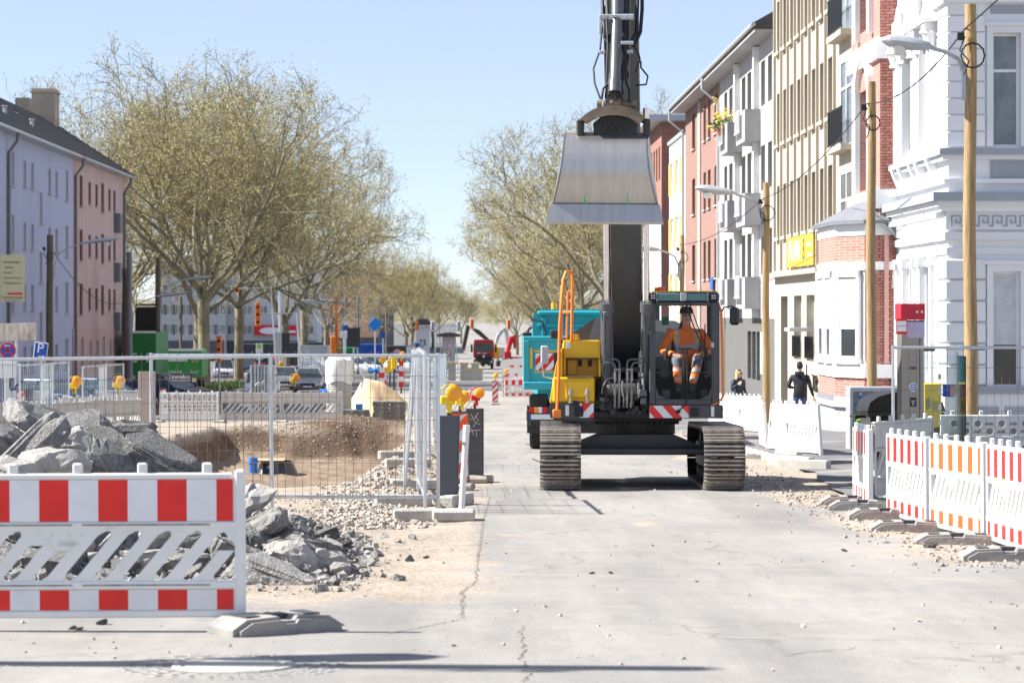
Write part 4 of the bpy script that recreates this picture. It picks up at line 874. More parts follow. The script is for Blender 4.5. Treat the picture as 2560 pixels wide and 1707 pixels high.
for z, mt, sz in ((1.43,'sign_white',.06),(1.22,'black',.055),(.93,'sign_white',.05)):
    s = MB(); M = Matrix.Translation((.0,-.113,z)) @ RXZ
    if z > 1.4: s.disc(.062,.001,20,0,M); s.disc(.046,.002,20,1,M); s.disc(.03,.003,20,0,M); s.disc(.015,.004,12,1,M); s.build('round_sticker', ['sign_white','sign_blue'], ip)
    else:
        s.box(-.045,.05,-.114,-.1125,z-.06,z+.065); q = s.build('sticker', mt, ip)
        if z > 1.2:
            k = MB(); k.lathe([(.014,.0),(.02,.0),(.02,.001),(.014,.001)], 14, 0, Matrix.Translation((.0,-.115,z)) @ RXZ); k.box(-.003,.003,-.1155,-.1145,z-.045,z-.02); k.box(-.015,.015,-.1155,-.1145,z-.035,z-.03); k.box(-.03,-.012,-.1155,-.1145,z+.02,z+.026); k.box(.012,.03,-.1155,-.1145,z+.02,z+.026); k.build('sticker_symbol', 'sign_white', q)
MB().box(-.04,.04,-.1135,-.1125,1.68,1.715).build('brand_strip', 'darkgrey', ip)
m = MB(); m.cbox(.10,.36,-.03,.05,1.93,2.0,.01); m.build('bracket', 'darkgrey', ip)
cg = T('glass_shelter', 'small frameless glass shelter attached behind the information pillar', 'shelter', (6.75,37.0,gz(37)))
m = MB(); m.box(-.42,.62,-.5,.35,1.98,2.0); m.build('roof_glass', 'clear_glass', cg); m = MB(); m.box(-.38,.34,.1,.112,.15,1.9); m.build('side_glass', 'clear_glass', cg); m = MB(); m.box(.34,.352,-.5,.1,.15,1.9); m.build('side_glass', 'clear_glass', cg)
m = MB()
for i in range(6): m.box(.06,.11,.094,.098,.45+i*.22,.53+i*.22)
m.build('glass_marks', 'white_plastic', cg); m = MB(); m.box(.13,.30,.08,.098,1.30,1.48,0); m.box(.23,.30,.076,.0795,1.31,1.47,1); m.build('notice', ['sign_blue','pink_render'], cg)
m = MB(); m.tube([(.345,.1,0),(.345,.1,1.95)], .012, 8); m.build('post', 'galv', cg)
fs = T('fire_sign', 'small white sign with red border hung beside the information pillar', 'sign', (XD(2254,35.7),35.7,ZP(816,35.7)), .1); m = MB(); m.cbox(-.078,.078,-.006,.006,-.108,.108,.002); m.build('plate', 'film_red', fs); MB().box(-.066,.066,-.0085,-.007,-.07,.075).build('field', 'sign_white', fs)
text('Feuerwehrzufahrt', .0165, 'darkgrey', fs, TM(0,-.0095,0.005))
# black wheeled bin with domed lid
bn = T('waste_container', 'large black wheeled waste container with domed lid behind the pillar', 'waste bin', (6.62,39.2,gz(39)), .05)
m = MB(); m.loft([[(x*sx,y*sx,z) for x, y in ((-.56,-.4),(.56,-.4),(.56,.4),(-.56,.4))] for sx, z in ((.82,.16),(.98,.98),(1.05,1.0),(1.05,1.06))]); m.build('tub', 'blackgloss', bn)
m = MB(); rr = []
for i in range(9):
    a = PI*i/8; rr.append([(-.60*math.cos(a)*1.0, y, 1.07+.30*math.sin(a)**.8) for y in (-.43,.43)])
m.loft([[r_[0] for r_ in rr],[r_[1] for r_ in rr]]); m.build('lid', 'black', bn, True)
m = MB(); m.tube([(-.72,-.2,.98),(-.72,.2,.98)], .025, 8); m.box(-.72,-.55,-.03,.03,.96,1.0); m.tube([(-.45,-.43,.92),(-.2,-.45,.90),(.1,-.43,.92)], .02, 6); m.build('handle', 'black', bn); MB().box(-.36,-.12,-.415,-.405,.62,.82).build('label', 'film_white', bn)
for x in (-.42,.42):
    for y in (-.3,.3): m = MB(); m.lathe([(.0,-.03),(.1,-.03),(.1,.03),(0,.03)], 14, 0, Matrix.Translation((x,y,.1)) @ RXZ); m.build('wheel', 'black', bn)
yb = T('yellow_box', 'yellow metal machine box with torn stickers beside the pillar', 'box', (XD(2328,37.8),37.8,gz(37.8)))
m = MB(); m.cbox(-.13,.13,-.12,.12,.85,1.50,.015); m.tube([(0,0,0),(0,0,.86)], .04, 8); m.build('case', 'yellow_pl', yb); m = MB(); m.box(-.0,.09,-.125,-.121,1.08,1.24); m.build('sticker', 'clear_glass', yb); m = MB(); m.prism([(-.1,1.1),(-.02,1.14),(-.05,1.3),(-.11,1.25)], -.125, -.121, 'y'); m.build('sticker', 'steel_brown', yb)
ub = T('utility_cabinet', 'grey utility cabinet covered with stickers and green graffiti', 'cabinet', (XD(2180,52),52,gz(52)+.1), .05)
mat('cab_door', (.17,.18,.19), .5, var=.2, scale=8); m = MB(); m.cbox(-.5,.5,-.2,.2,0,1.28,.015); m.build('case', 'lamp_grey', ub); m = MB(); m.cbox(-.44,-.01,-.215,-.2,.12,1.2,.004); m.cbox(.01,.44,-.215,-.2,.12,1.2,.004); m.build('door', 'cab_door', ub)
s = MB(); r2 = random.Random(5)
for i in range(26):
    x, z = r2.uniform(-.42,.38), r2.uniform(.3,1.12); w, h = r2.uniform(.02,.07), r2.uniform(.02,.08); s.box(x, x+w, -.2185-.0003*i, -.216, z, z+h, r2.randrange(4))
s.build('stickers', ['sign_white','black','lamp_grey','sign_blue'], ub)
mat('graffiti_green', (.33,.62,.05), .5); g = MB()
for pts in ([(-.36,.6),(-.22,.63),(-.25,.5),(-.38,.48),(-.37,.55),(-.3,.55)],[(-.37,.4),(-.2,.42)],[(-.28,.42),(-.3,.25)],[(-.17,.4),(-.25,.3),(-.15,.22)],[(.1,.5),(.2,.42),(.22,.3)],[(-.38,.2),(-.2,.24),(-.22,.12)]): g.tube([(x,-.228,z) for x, z in pts], .024, 6)
g.build('graffiti', 'graffiti_green', ub)
# ================================================================ PEOPLE
mat('skin', (.55,.33,.25), .55, var=.06); mat('skin_light', (.66,.43,.33), .55, var=.05); mat('hivis', (1.0,.19,.015), .6, var=.12, scale=14); mat('hivis_band', (.42,.40,.44), .45); mat('hivis_yellow', (.70,.75,.06), .6); mat('knee_grey', (.10,.115,.14), .7)
mat('cap', (.05,.03,.05), .7); mat('hair_dark', (.02,.015,.012), .7); mat('hair_blond', (.50,.34,.14), .6, var=.2, scale=20); mat('jacket_black', (.013,.014,.018), .65, var=.2, scale=12, bump=.3); mat('jacket_navy', (.02,.03,.075), .65); mat('jeans', (.06,.085,.16), .8); mat('shoe', (.035,.038,.035), .6); mat('backpack', (.05,.055,.045), .7)
def skin_mesh(nodes, edges, root):
    ks = list(nodes); ix = {k: i for i, k in enumerate(ks)}
    me = bpy.data.meshes.new('tmp'); me.from_pydata([nodes[k][0] for k in ks], [(ix[a], ix[b]) for a, b in edges], []); me.update()
    o = bpy.data.objects.new('tmp', me); COL.objects.link(o); sm = o.modifiers.new('s', 'SKIN'); sm.use_smooth_shade = True
    if not me.skin_vertices: bpy.context.view_layer.objects.active = o
    for k in ks:
        r = nodes[k][1]; d = me.skin_vertices[0].data[ix[k]]; d.radius = r if isinstance(r, tuple) else (r, r); d.use_root = (k == root)
    ss = o.modifiers.new('b', 'SUBSURF'); ss.levels = 2; ss.render_levels = 2
    bpy.context.view_layer.update(); ev = bpy.data.meshes.new_from_object(o.evaluated_get(bpy.context.evaluated_depsgraph_get())); bpy.data.objects.remove(o); return ev
def figure(nodes, edges, colour, mats, parent, hands=(), name='body', root='pelvis'):
    ev = skin_mesh(nodes, edges, root); m = MB()
    m.add([v.co.copy() for v in ev.vertices], [list(p.vertices) for p in ev.polygons])
    n0 = len(m.f)
    for wr, dr, up, idx in hands:           # palm and five fingers closing along dr, palm normal up
        wr = Vector(wr); dr = Vector(dr).normalized(); sd = dr.cross(Vector(up)).normalized(); up = sd.cross(dr)
        m.loft([[wr+dr*t+sd*(s*w)+up*(q*.014) for s, q in ((-1,-1),(1,-1),(1,1),(-1,1))] for t, w in ((-.02,.025),(.03,.038),(.085,.040))], idx)
        for k, (o, L) in enumerate(((-.031,.070),(-.010,.080),(.011,.075),(.031,.058))):
            b = wr+dr*.08+sd*o; m.tube([b, b+dr*L*.45-up*.006, b+dr*L*.75-up*.022, b+dr*L*.85-up*.045], [.0098,.0092,.0085,.007], 6, idx)
        b = wr+dr*.02-sd*.036; m.tube([b, b+dr*.03-sd*.028-up*.008, b+dr*.06-sd*.032-up*.022], [.012,.0105,.0085], 6, idx)
    for i in range(n0):
        c = Vector((0,0,0)); f = m.f[i]
        for j in f: c += m.v[j]
        m.m[i] = colour(c/len(f))
    return m.build(name, mats, parent, True)
# ---------------------------------------------------------------- EXCAVATOR
mat('xgrey', (.068,.070,.075), .42, .1, var=.12, scale=3, dirt=(.10,.095,.09,.62), dscale=3); mat('xgrey_l', (.105,.11,.118), .38, .2, var=.1); mat('xdark', (.035,.034,.034), .55, var=.25, scale=5, dirt=(.10,.085,.07,.55), dscale=4)
mat('xyellow', (.76,.44,.015), .35, var=.05, scale=2, dirt=(.45,.27,.03,.68), dscale=4); mat('xorange', (.84,.22,.025), .38)
mat('track_steel', (.40,.36,.32), .42, .55, var=.35, scale=9, dirt=(.11,.09,.07,.52), dscale=6, orand=.12); mat('bucket_steel', (.47,.455,.44), .36, .85, var=.10, scale=3, stretch=(4,1,.6), dirt=(.42,.32,.24,.60), dscale=1.6)
mat('tilt_brown', (.22,.175,.125), .6, .4, var=.25, scale=6); mat('silver_hose', (.30,.29,.275), .5, .4, var=.3, scale=8)
EX = T('excavator', 'large crawler excavator with raised steel grading bucket and driver in its cab', 'excavator', (2.496,37.8,gz(37.8)+.012), rot=(-.0245,0,-.03))
# tracks: single shoes on a stadium path
mat('track_plate', (.115,.098,.082), .7, .2, var=.35, scale=8); sh = MB(); sh.box(-.286,.286,-.090,.084,-.018,.006,0)
for t_, h in ((-.090,.050),(-.03,.040),(.03,.040)): sh.prism([(t_,.006),(t_+.030,.006),(t_+.025,h),(t_+.004,h)], -.287, .287, 'x', 2)
for x in (-.085,.085): sh.box(x-.03,x+.03,.045,.085,-.016,.0065,1); sh.tube([(x,-.05,.0),(x,-.05,.022)], .016, 6); sh.tube([(x,.015,.0),(x,.015,.022)], .016, 6)
sh.box(-.045,.045,-.055,-.035,.004,.0068,1)
SHM = sh.mesh('track_shoe', ['track_plate','black','track_steel'])
Rr, Ls = .395, 3.54
for sx in (-1.143, 1.143):
    fr = MB(); fr.cbox(sx-.19,sx+.19,-1.5,1.5,.24,.62,.03); fr.cbox(sx-.12,sx+.12,-1.9,1.9,.33,.53,.02); tf = fr.build('track_frame', 'xdark', EX)
    for y in (-1.77, 1.77): w = MB(); w.lathe([(0,-.16),(.1,-.16),(.12,-.11),(.33,-.11),(.36,-.08),(.36,.08),(.33,.11),(.12,.11),(.1,.16),(0,.16)], 22, 0, Matrix.Translation((sx,y,.44)) @ Matrix.Rotation(PI/2,4,'Y')); w.build('idler_wheel', 'xdark', tf, True)
    for i in range(7): w = MB(); w.lathe([(0,-.18),(.09,-.18),(.11,-.1),(.11,.1),(.09,.18),(0,.18)], 14, 0, Matrix.Translation((sx,-1.32+i*.44,.15)) @ Matrix.Rotation(PI/2,4,'Y')); w.build('track_roller', 'xdark', tf, True)
    per = 2*Ls+2*PI*Rr; n = 51
    for i in range(n):
        s = per*(i+.35)/n
        if s < Ls: y, z, a = -Ls/2+s, .44+Rr, 0
        elif s < Ls+PI*Rr: b = (s-Ls)/Rr; y, z, a = Ls/2+Rr*math.sin(b), .44+Rr*math.cos(b), -b
        elif s < 2*Ls+PI*Rr: y, z, a = Ls/2-(s-Ls-PI*Rr), .44-Rr, PI
        else: b = PI+(s-2*Ls-PI*Rr)/Rr; y, z, a = -Ls/2+Rr*math.sin(b), .44+Rr*math.cos(b), -b
        o = link('track_shoe', SHM, tf); o.location = (sx, y, z); o.rotation_euler = (a, 0, 0)
m = MB(); m.prism([(-.90,.45),(.90,.45),(.90,.58),(.52,.74),(-.55,.74),(-.90,.60)], -.75, .75, 'y'); m.cbox(-.95,.95,-1.05,-.74,.46,.56,.02); m.build('car_body', 'xgrey', EX)
m = MB(); m.lathe([(.0,.74),(.56,.74),(.56,.92),(.66,.93),(.66,.99),(0,.99)], 32)
for i in range(40): a = i*2*PI/40; m.box(-.018,.018,-.018,.018,.885,.93,0,Matrix.Translation((.60*math.cos(a),.60*math.sin(a),0)))
m.build('slew_ring', 'xdark', EX)
m = MB(); m.cbox(-.75,.75,-1.35,2.5,.985,1.10,.02); m.cbox(-1.25,1.15,-.2,2.5,1.0,1.12,.02); m.cbox(-.66,.12,-1.30,-.2,1.10,1.20,.02); m.build('deck', 'xdark', EX)
m = MB(); m.loft([[(x,y,z) for x, y in ((-1.22,2.4),(1.12,2.4),(.9,2.95),(0,3.1),(-1.0,2.95))] for z in (1.05,1.95)]); m.build('counterweight', 'xgrey', EX)
m = MB(); m.loft([[(-1.2,y0,1.12),(1.1,y0,1.12),(1.1,y0,2.1),(.6,y0+dy,2.42),(-.6,y0+dy,2.46),(-1.15,y0+dy*.5,2.1)] for y0, dy in ((.45,.15),(2.4,-.1))]); m.build('engine_hood', 'xgrey_l', EX)
m = MB(); m.tube([(.35,1.6,2.4),(.35,1.6,2.75),(.35,1.68,2.82)], .06, 12); m.build('exhaust_pipe', 'xdark', EX)
# left front: bumper, tool box, step box
m = MB(); m.prism([(-1.28,.995),(-.665,.995),(-.665,1.21),(-1.28,1.21),(-1.31,1.12)], -1.74, -1.4, 'y'); bm_ = m.build('bumper', 'xgrey', EX)
m = MB(); m.box(-.985,-.89,-1.762,-1.741,1.18,1.19+.05); m.box(-.94,-.82,-1.762,-1.741,1.02,1.16); m.build('work_light', 'black', bm_); MB().box(-1.07,-1.02,-1.75,-1.7405,1.03,1.18).build('reflector', 'film_white', bm_)
def warnplate(x0, x1, z0, z1, y, sgn, par):
    w = MB(); w.box(x0,x1,y-.006,y,z0,z1); p = w.build('warning_plate', 'film_white', par); s = MB(); h = z1-z0; k = x0-h*2
    while k < x1+h:
        pts = [(k,0),(k+.13,0),(k+.13+h*.9,h),(k+h*.9,h)]
        if sgn < 0: pts = [(k+h*.9,0),(k+h*.9+.13,0),(k+.13,h),(k,h)]
        cl = []
        # clip the parallelogram to the plate
        def clip(poly, f, inter):
            out = []
            for a, b in zip(poly, poly[1:]+poly[:1]):
                if f(a): out.append(a)
                if f(a) != f(b): out.append(inter(a, b))
            return out
        for X, sg in ((x0,1),(x1,-1)):
            pts = clip(pts, lambda q: sg*(q[0]-X) >= 0, lambda a, b: (X, a[1]+(b[1]-a[1])*(X-a[0])/(b[0]-a[0]))) if pts else pts
        if len(pts) > 2: s.prism([(q[0], z0+q[1]) for q in pts], y-.009, y-.0065, 'y')
        k += .26
    s.build('warning_stripes', 'film_red', p)
warnplate(-.868,-.672,1.005,1.205,-1.741,1,EX)
m = MB(); m.cbox(-1.25,-.66,-1.70,-.5,1.212,1.575,.025); tb = m.build('tool_box', 'xyellow', EX)
m = MB(); m.loft([[(-1.06,-1.702,1.27),(-.72,-1.702,1.27),(-.70,-1.702,1.54),(-1.08,-1.702,1.54)],[(-1.04,-1.745,1.30),(-.74,-1.745,1.30),(-.74,-1.73,1.50),(-1.04,-1.73,1.50)]]); m.build('box_lid', 'xyellow', tb)
for x in (-1.0,-.765):
    m = MB(); m.tube([(x,-1.79,1.22),(x,-1.79,1.42)], .014, 8); m.tube([(x,-1.79,1.32),(x,-1.79,1.39)], .03, 8); m.cbox(x-.035,x+.035,-1.82,-1.75,1.205,1.225,.004); m.build('grease_fitting', 'silver_hose', tb)
m = MB(); m.box(-1.06,-.68,-1.72,-1.45,1.577,1.59); m.build('step_plate', 'silver_hose', EX)
m = MB(); m.cbox(-1.10,-.565,-1.42,-1.0,1.84,2.10,.012); m.cbox(-1.10,-1.06,-1.42,-1.0,1.58,1.84,.006); m.cbox(-.60,-.565,-1.42,-1.0,1.58,1.84,.006); m.cbox(-1.06,-.60,-1.12,-1.0,1.58,1.84,.006); m.cbox(-1.04,-.9,-1.2,-1.1,1.60,1.82,.01); m.cbox(-1.1,-.565,-1.0,.45,1.2,2.08,.012); m.build('step_box', 'xyellow', EX)
m = MB(); m.box(-1.05,-.60,-1.50,-1.40,1.825,1.838); m.cbox(-.88,-.83,-1.16,-1.12,1.73,1.82,.004); m.cbox(-.74,-.69,-1.16,-1.12,1.73,1.82,.004); m.build('shelf', 'xdark', EX)
m = MB(); m.cbox(-1.06,-1.0,-1.426,-1.418,1.98,2.07,.002); m.build('sticker', 'film_white', EX)
m = MB(); m.loft([[(-1.29,y,1.21),(-1.11,y,1.21),(-1.11,y,2.0),(-1.20,y,1.75)] for y in (-1.6,.4)]); m.build('side_fender', 'xyellow', EX)
m = MB(); m.tube([(-.93,-1.25,2.10),(-.93,-1.25,2.14)], .07, 12); m.tube([(-.93,-1.25,2.14),(-.93,-1.25,2.19)], .055, 12); m.build('tank_cap', 'xyellow', EX, True)
m = MB(); m.tube([(-1.19,-1.78,1.08),(-1.165,-1.72,1.6),(-1.15,-1.68,2.3),(-1.10,-1.62,2.95),(-1.06,-1.55,3.07),(-.98,-1.5,3.07),(-.965,-1.48,2.95),(-.98,-1.42,2.1)], .022, 10); m.tube([(-1.13,-1.3,2.1),(-1.12,-1.3,2.86),(-1.09,-1.2,2.92)], .022, 8)
m.tube([(-1.05,-1.32,2.1),(-1.03,-1.32,2.8),(-.97,-1.4,2.8)], .017, 8); m.tube([(-1.13,-1.3,2.5),(-.97,-1.45,2.5)], .014, 6); m.cbox(-1.25,-1.13,-1.80,-1.745,1.0,1.12,.01); m.build('handrail', 'xorange', EX, True)
m = MB(); m.tube([(-1.25,-1.5,1.55),(-1.38,-1.55,1.58),(-1.40,-1.6,1.75),(-1.37,-1.6,1.85)], .01, 6); m.cbox(-1.42,-1.31,-1.66,-1.60,1.76,2.02,.02); m.build('mirror', 'lamp_grey', EX); m = MB(); m.cbox(-1.28,-1.17,-1.4,-1.3,2.12,2.24,.01); m.tube([(-1.22,-1.35,2.15),(-1.12,-1.3,2.08)], .012, 6); m.build('camera_unit', 'xdark', EX)
# hydraulics between tool box and cab
def e(x4, y4, y=-1.5): s, t = 1360+x4/4.61, 740+y4/4.61; return ((s-1170)/177.6-2.442, y, (1225-t)/177.8)
for cx, sg in ((-.485,-1),(.085,1)):
    m = MB(); m.tube([(cx,-1.22,1.18),(cx,-1.42,1.9),(cx,-1.60,2.52)], .083, 16); m.tube([(cx,-1.59,2.50),(cx,-1.63,2.63)], .098, 16)
    for k in range(6): a = k*PI/3; m.tube([(cx+.075*math.cos(a),-1.63+.075*math.sin(a),2.62),(cx+.075*math.cos(a),-1.635+.075*math.sin(a),2.655)], .012, 6)
    m.cbox(cx-.045,cx+.045,-1.71,-1.60,2.42,2.50,.008); m.cbox(cx-.10,cx+.10,-1.35,-1.05,1.08,1.30,.03); m.build('boom_cylinder', 'xgrey_l', EX, True)
    m = MB(); m.tube([(cx,-1.61,2.6),(cx-.045,-2.45,5.3)], .042, 12); m.build('piston_rod', 'chrome', EX, True)
m = MB()
for pts, r_ in (([(695,200),(695,690),(720,730),(760,738),(830,740),(862,760),(872,800),(872,860)],.014),([(1160,200),(1160,680),(1135,725),(1100,738),(1000,740),(968,760),(960,800),(960,860)],.014),
      ([(690,930),(668,860),(675,800),(710,777),(770,775),(805,785),(820,820),(820,860)],.014),([(1010,860),(1012,820),(1030,785),(1070,775),(1130,778),(1162,800),(1165,880),(1150,930),(1075,1010),(1055,1080)],.014),([(690,930),(720,980),(760,1010),(775,1060),(775,1110)],.013)):
    m.tube([e(a, b, -1.70) for a, b in pts], r_, 8)
m.build('steel_pipes', 'xgrey_l', EX, True)
m = MB()
for x in (820,870,962,1012): m.tube([e(x,860,-1.70),e(x-4,1000,-1.69),e(x,1150,-1.66),e(x-2,1295,-1.55)], .0155, 8); m.tube([e(x,880,-1.70),e(x,990,-1.70)], .021, 8)
m.box(e(805,0)[0],e(888,0)[0],-1.73,-1.67,e(0,868)[2],e(0,848)[2]); m.box(e(948,0)[0],e(1030,0)[0],-1.73,-1.67,e(0,868)[2],e(0,848)[2])
m.tube([e(910,990,-1.6),e(905,1090,-1.64),e(925,1200,-1.6),e(920,1290,-1.5)], .012, 6); m.tube([e(668,1140,-1.6),e(675,1060,-1.62),e(730,970,-1.6),e(800,955,-1.5)], .008, 6); m.tube([e(1100,1010,-1.6),e(1095,1180,-1.6)], .018, 6); m.tube([e(1145,900,-1.55),e(1150,1090,-1.6)], .02, 8); m.build('hoses', 'silver_hose', EX, True)
m = MB(); m.lathe([(0,-.24),(.085,-.24),(.10,-.2),(.10,.2),(.085,.24),(0,.24)], 16, 0, Matrix.Translation((e(925,1095)[0],-1.45,e(0,1090)[2])) @ Matrix.Rotation(PI/2,4,'Y')); m.cbox(e(1100,0)[0],e(1190,0)[0],-1.62,-1.4,e(0,1170)[2],e(0,1090)[2],.01); m.cbox(e(640,0)[0],e(700,0)[0],-1.62,-1.4,e(0,1230)[2],e(0,1180)[2],.01); m.cbox(e(1120,0)[0],e(1190,0)[0],-1.6,-1.4,e(0,1260)[2],e(0,1180)[2],.01); m.build('valve_block', 'xgrey_l', EX, True)
m = MB(); m.box(e(720,0)[0],e(1120,0)[0],-1.32,-1.28,e(0,885)[2],e(0,830)[2]); m.cbox(-.62,.20,-1.25,.4,1.12,1.55,.02); m.cbox(-.55,-.40,-1.2,.3,1.2,1.95,.02); m.cbox(.0,.13,-1.2,.3,1.2,1.95,.02)
r3 = random.Random(3)
for i in range(40): x, z = r3.uniform(-.62,.16), r3.uniform(1.06,1.32); s = r3.uniform(.015,.045); m.cbox(x-s,x+s,-1.42-r3.uniform(0,.12),-1.25,z-s,z+s*1.2,.005)
m.build('pivot_frame', 'xdark', EX)
# boom, arm, bucket in the boom's own yawed frame
PV = Vector((-.14,-.35,0)); BM = Matrix.Translation(PV) @ Matrix.Rotation(-.06,4,'Z') @ Matrix.Translation(-PV)
def sweep(pts, half, mb, m=0):
    rings = []
    for i, (y, z, th) in enumerate(pts):
        a = Vector(pts[min(i+1,len(pts)-1)][:2])-Vector(pts[max(i-1,0)][:2]); a.normalize(); n = Vector((-a.y, a.x))
        p, q = Vector((y,z))+n*th/2, Vector((y,z))-n*th/2; w = half[i] if isinstance(half, list) else half
        rings.append([(-.14-w,p.x,p.y),(-.14+w,p.x,p.y),(-.14+w,q.x,q.y),(-.14-w,q.x,q.y)])
    mb.loft(rings, m)
m = MB(BM); sweep([(.05,1.55,.35),(-.35,2.2,.55),(-.95,3.2,.66),(-1.75,4.5,.66),(-2.7,6.05,.58),(-3.5,7.3,.45),(-3.95,8.0,.32)], .215, m); bo = m.build('boom', 'xgrey', EX)
m = MB(BM)
for sx in (-.36,.082): m.tube([(sx-.02,-1.0,2.6),(sx-.02,-1.95,4.4),(sx-.02,-3.3,6.6)], .018, 6)
m.box(-.36,.08,-2.03,-1.94,4.03,4.06); m.build('boom_pipes', 'xdark', bo)
m = MB(BM); sweep([(-3.75,8.5,.35),(-4.1,7.9,.42),(-4.7,6.5,.36),(-5.2,5.35,.26),(-5.36,5.0,.20)], .15, m); ar = m.build('arm', 'xdark', EX)
AX = -.14
m = MB(BM); m.tube([(AX-.01,-5.08,6.28),(AX-.02,-5.62,5.22)], .070, 18); m.tube([(AX-.008,-5.02,6.42),(AX-.008,-5.1,6.22)], .082, 16); m.tube([(AX-.02,-5.58,5.32),(AX-.02,-5.65,5.16)], .082, 16); m.build('bucket_cylinder', 'xgrey_l', ar, True)
m = MB(BM); m.tube([(AX-.01,-4.9,6.75),(AX-.01,-5.05,6.42)], .055, 12); m.build('cylinder_rod', 'chrome', ar, True); m = MB(BM); m.cbox(AX-.24,AX+.21,-5.20,-5.12,6.15,6.22,.008)
for i in range(6): x = AX-.215+i*.08; m.tube([(x,-5.23,6.185),(x,-5.19,6.185)], .014, 8)
m.build('hose_bracket', 'lamp_grey', ar)
for q in ((-.24,-.17,-5.2,-5.1,5.98,6.14),(.05,.21,-5.45,-5.38,5.80,5.84),(-.23,-.15,-5.35,-5.25,5.70,5.74),(.12,.2,-5.35,-5.25,5.70,5.74)): m = MB(BM); m.cbox(AX+q[0],AX+q[1],*q[2:],.006); m.build('hose_clamp', 'lamp_grey', ar)
m = MB(BM)
for pts, r_ in (([(-.23,-5.2,6.05),(-.25,-5.3,5.75),(-.33,-5.4,5.5),(-.31,-5.5,5.3),(-.24,-5.6,5.1)],.013),([(-.20,-5.2,6.1),(-.20,-5.3,5.9),(-.10,-5.35,5.78),(-.10,-5.45,5.5),(-.13,-5.55,5.3),(-.20,-5.6,5.22),(-.22,-5.6,5.08)],.016),
   ([(.22,-4.9,6.9),(.22,-5.0,6.4),(.21,-5.1,6.0),(.14,-5.2,5.86)],.024),([(.28,-4.9,6.9),(.28,-5.0,6.3),(.26,-5.1,6.0),(.18,-5.2,5.8)],.024),([(-.22,-4.9,6.8),(-.23,-5.0,6.4),(-.22,-5.15,6.2)],.022),([(-.14,-4.9,6.8),(-.17,-5.05,6.4),(-.16,-5.15,6.2)],.02),
   ([(.05,-5.3,5.8),(.07,-5.4,5.5),(.09,-5.5,5.3),(.13,-5.55,5.2),(.13,-5.62,5.05)],.016),([(.0,-5.35,5.75),(.01,-5.45,5.45),(.05,-5.55,5.15)],.012),([(.20,-5.2,5.78),(.24,-5.25,5.7),(.26,-5.3,5.62),(.20,-5.35,5.45)],.012),([(.27,-5.25,5.60),(.27,-5.3,5.52),(.36,-5.35,5.40),(.34,-5.4,5.29),(.2,-5.4,5.28)],.012),([(-.17,-5.2,6.2),(-.15,-5.35,5.8),(-.16,-5.5,5.4),(-.17,-5.6,5.1)],.012)): m.tube([(x+AX+.03, y, z) for x, y, z in pts], r_, 8)
m.build('arm_hoses', 'black', ar, True)
m = MB(BM)
for k in range(10): a = k*PI/5; m.tube([(AX-.02+.075*math.cos(a),-5.66,5.14+.03*math.sin(a)),(AX-.02+.075*math.cos(a),-5.70,5.12+.03*math.sin(a))], .016, 6)
m.build('seal_ring', 'black', ar)
m = MB(BM)                                       # tiltrotator: pin row, arched plate, side links
for x0, x1 in ((-.25,-.19),(-.17,-.05),(.07,.17),(.19,.25)): m.tube([(AX+x0,-5.52,5.03),(AX+x1,-5.52,5.03)], .055, 12)
m.tube([(AX-.04,-5.54,5.04),(AX+.06,-5.54,5.04)], .07, 12)
arc = lambda R, k: [( -.18+R*math.sin(a), 4.60+k*math.cos(a)) for a in [(-.95+1.9*i/14) for i in range(15)]]
m.prism(arc(.50,.40)+arc(.44,.33)[::-1], -5.72, -5.40, 'y'); m.prism(arc(.46,.35)+arc(.40,.27)[::-1], -5.76, -5.72, 'y'); tr_ = m.build('tiltrotator', 'tilt_brown', EX, True)
m = MB(BM); m.prism([(-.44,4.78),(-.30,4.90),(-.16,4.95),(0.0,4.88),(.12,4.76),(.12,4.6),(-.42,4.6)], -5.60, -5.35, 'y')
for sx in (-.60,.24): m.cbox(sx-.045,sx+.045,-5.68,-5.45,4.60,4.83,.02)
m.tube([(-.30,-5.66,4.68),(-.26,-5.68,4.76),(-.2,-5.68,4.72),(-.14,-5.68,4.77),(-.08,-5.66,4.68)], .02, 6); m.build('tilt_housing', 'xdark', tr_)
BX = -.275; bp = [(-.02,4.665,.505),(-.13,4.64,.53),(-.30,4.54,.53),(-.44,4.37,.537),(-.48,4.17,.56),(-.43,3.98,.60),(-.33,3.83,.64),(-.24,3.73,.672)]
TL = Matrix.Translation((BX,-5.5,4.1)) @ Matrix.Rotation(.012,4,'Y') @ Matrix.Translation((-BX,5.5,-4.1))
m = MB(BM @ TL); m.loft([[(BX+h*u/8, -5.5+y, z) for u in range(-8,9)] for y, z, h in bp], closed=False, cap=False)
m.loft([[(BX+h*u/8*.985, -5.5+y+.025, z-.01) for u in range(-8,9)] for y, z, h in bp], closed=False, cap=False)
for sg in (-1, 1):
    out = [(BX+sg*h, -5.5+y, z) for y, z, h in bp]+[(BX+sg*.66,-5.5+.18,3.70),(BX+sg*.585,-5.5+.42,4.05),(BX+sg*.54,-5.5+.40,4.5),(BX+sg*.53,-5.5+.2,4.66)]
    m.add(out+[(p[0]-sg*.025,p[1],p[2]) for p in out], [tuple(range(12)),tuple(range(23,11,-1))]+[(i,(i+1)%12,12+(i+1)%12,12+i) for i in range(12)])
m.box(BX-.53,BX+.53,-5.52,-5.3,4.655,4.675); bk = m.build('bucket', 'bucket_steel', EX, True)
m = MB(BM @ TL); m.loft([[(BX-w,-5.5+y,z),(BX+w,-5.5+y,z),(BX+w,-5.5+y+.045,z-.0),(BX-w,-5.5+y+.045,z)] for y, z, w in ((-.275,3.745,.685),(-.315,3.52,.735),(-.305,3.495,.735))]); m.build('cutting_edge', 'bucket_steel', bk)
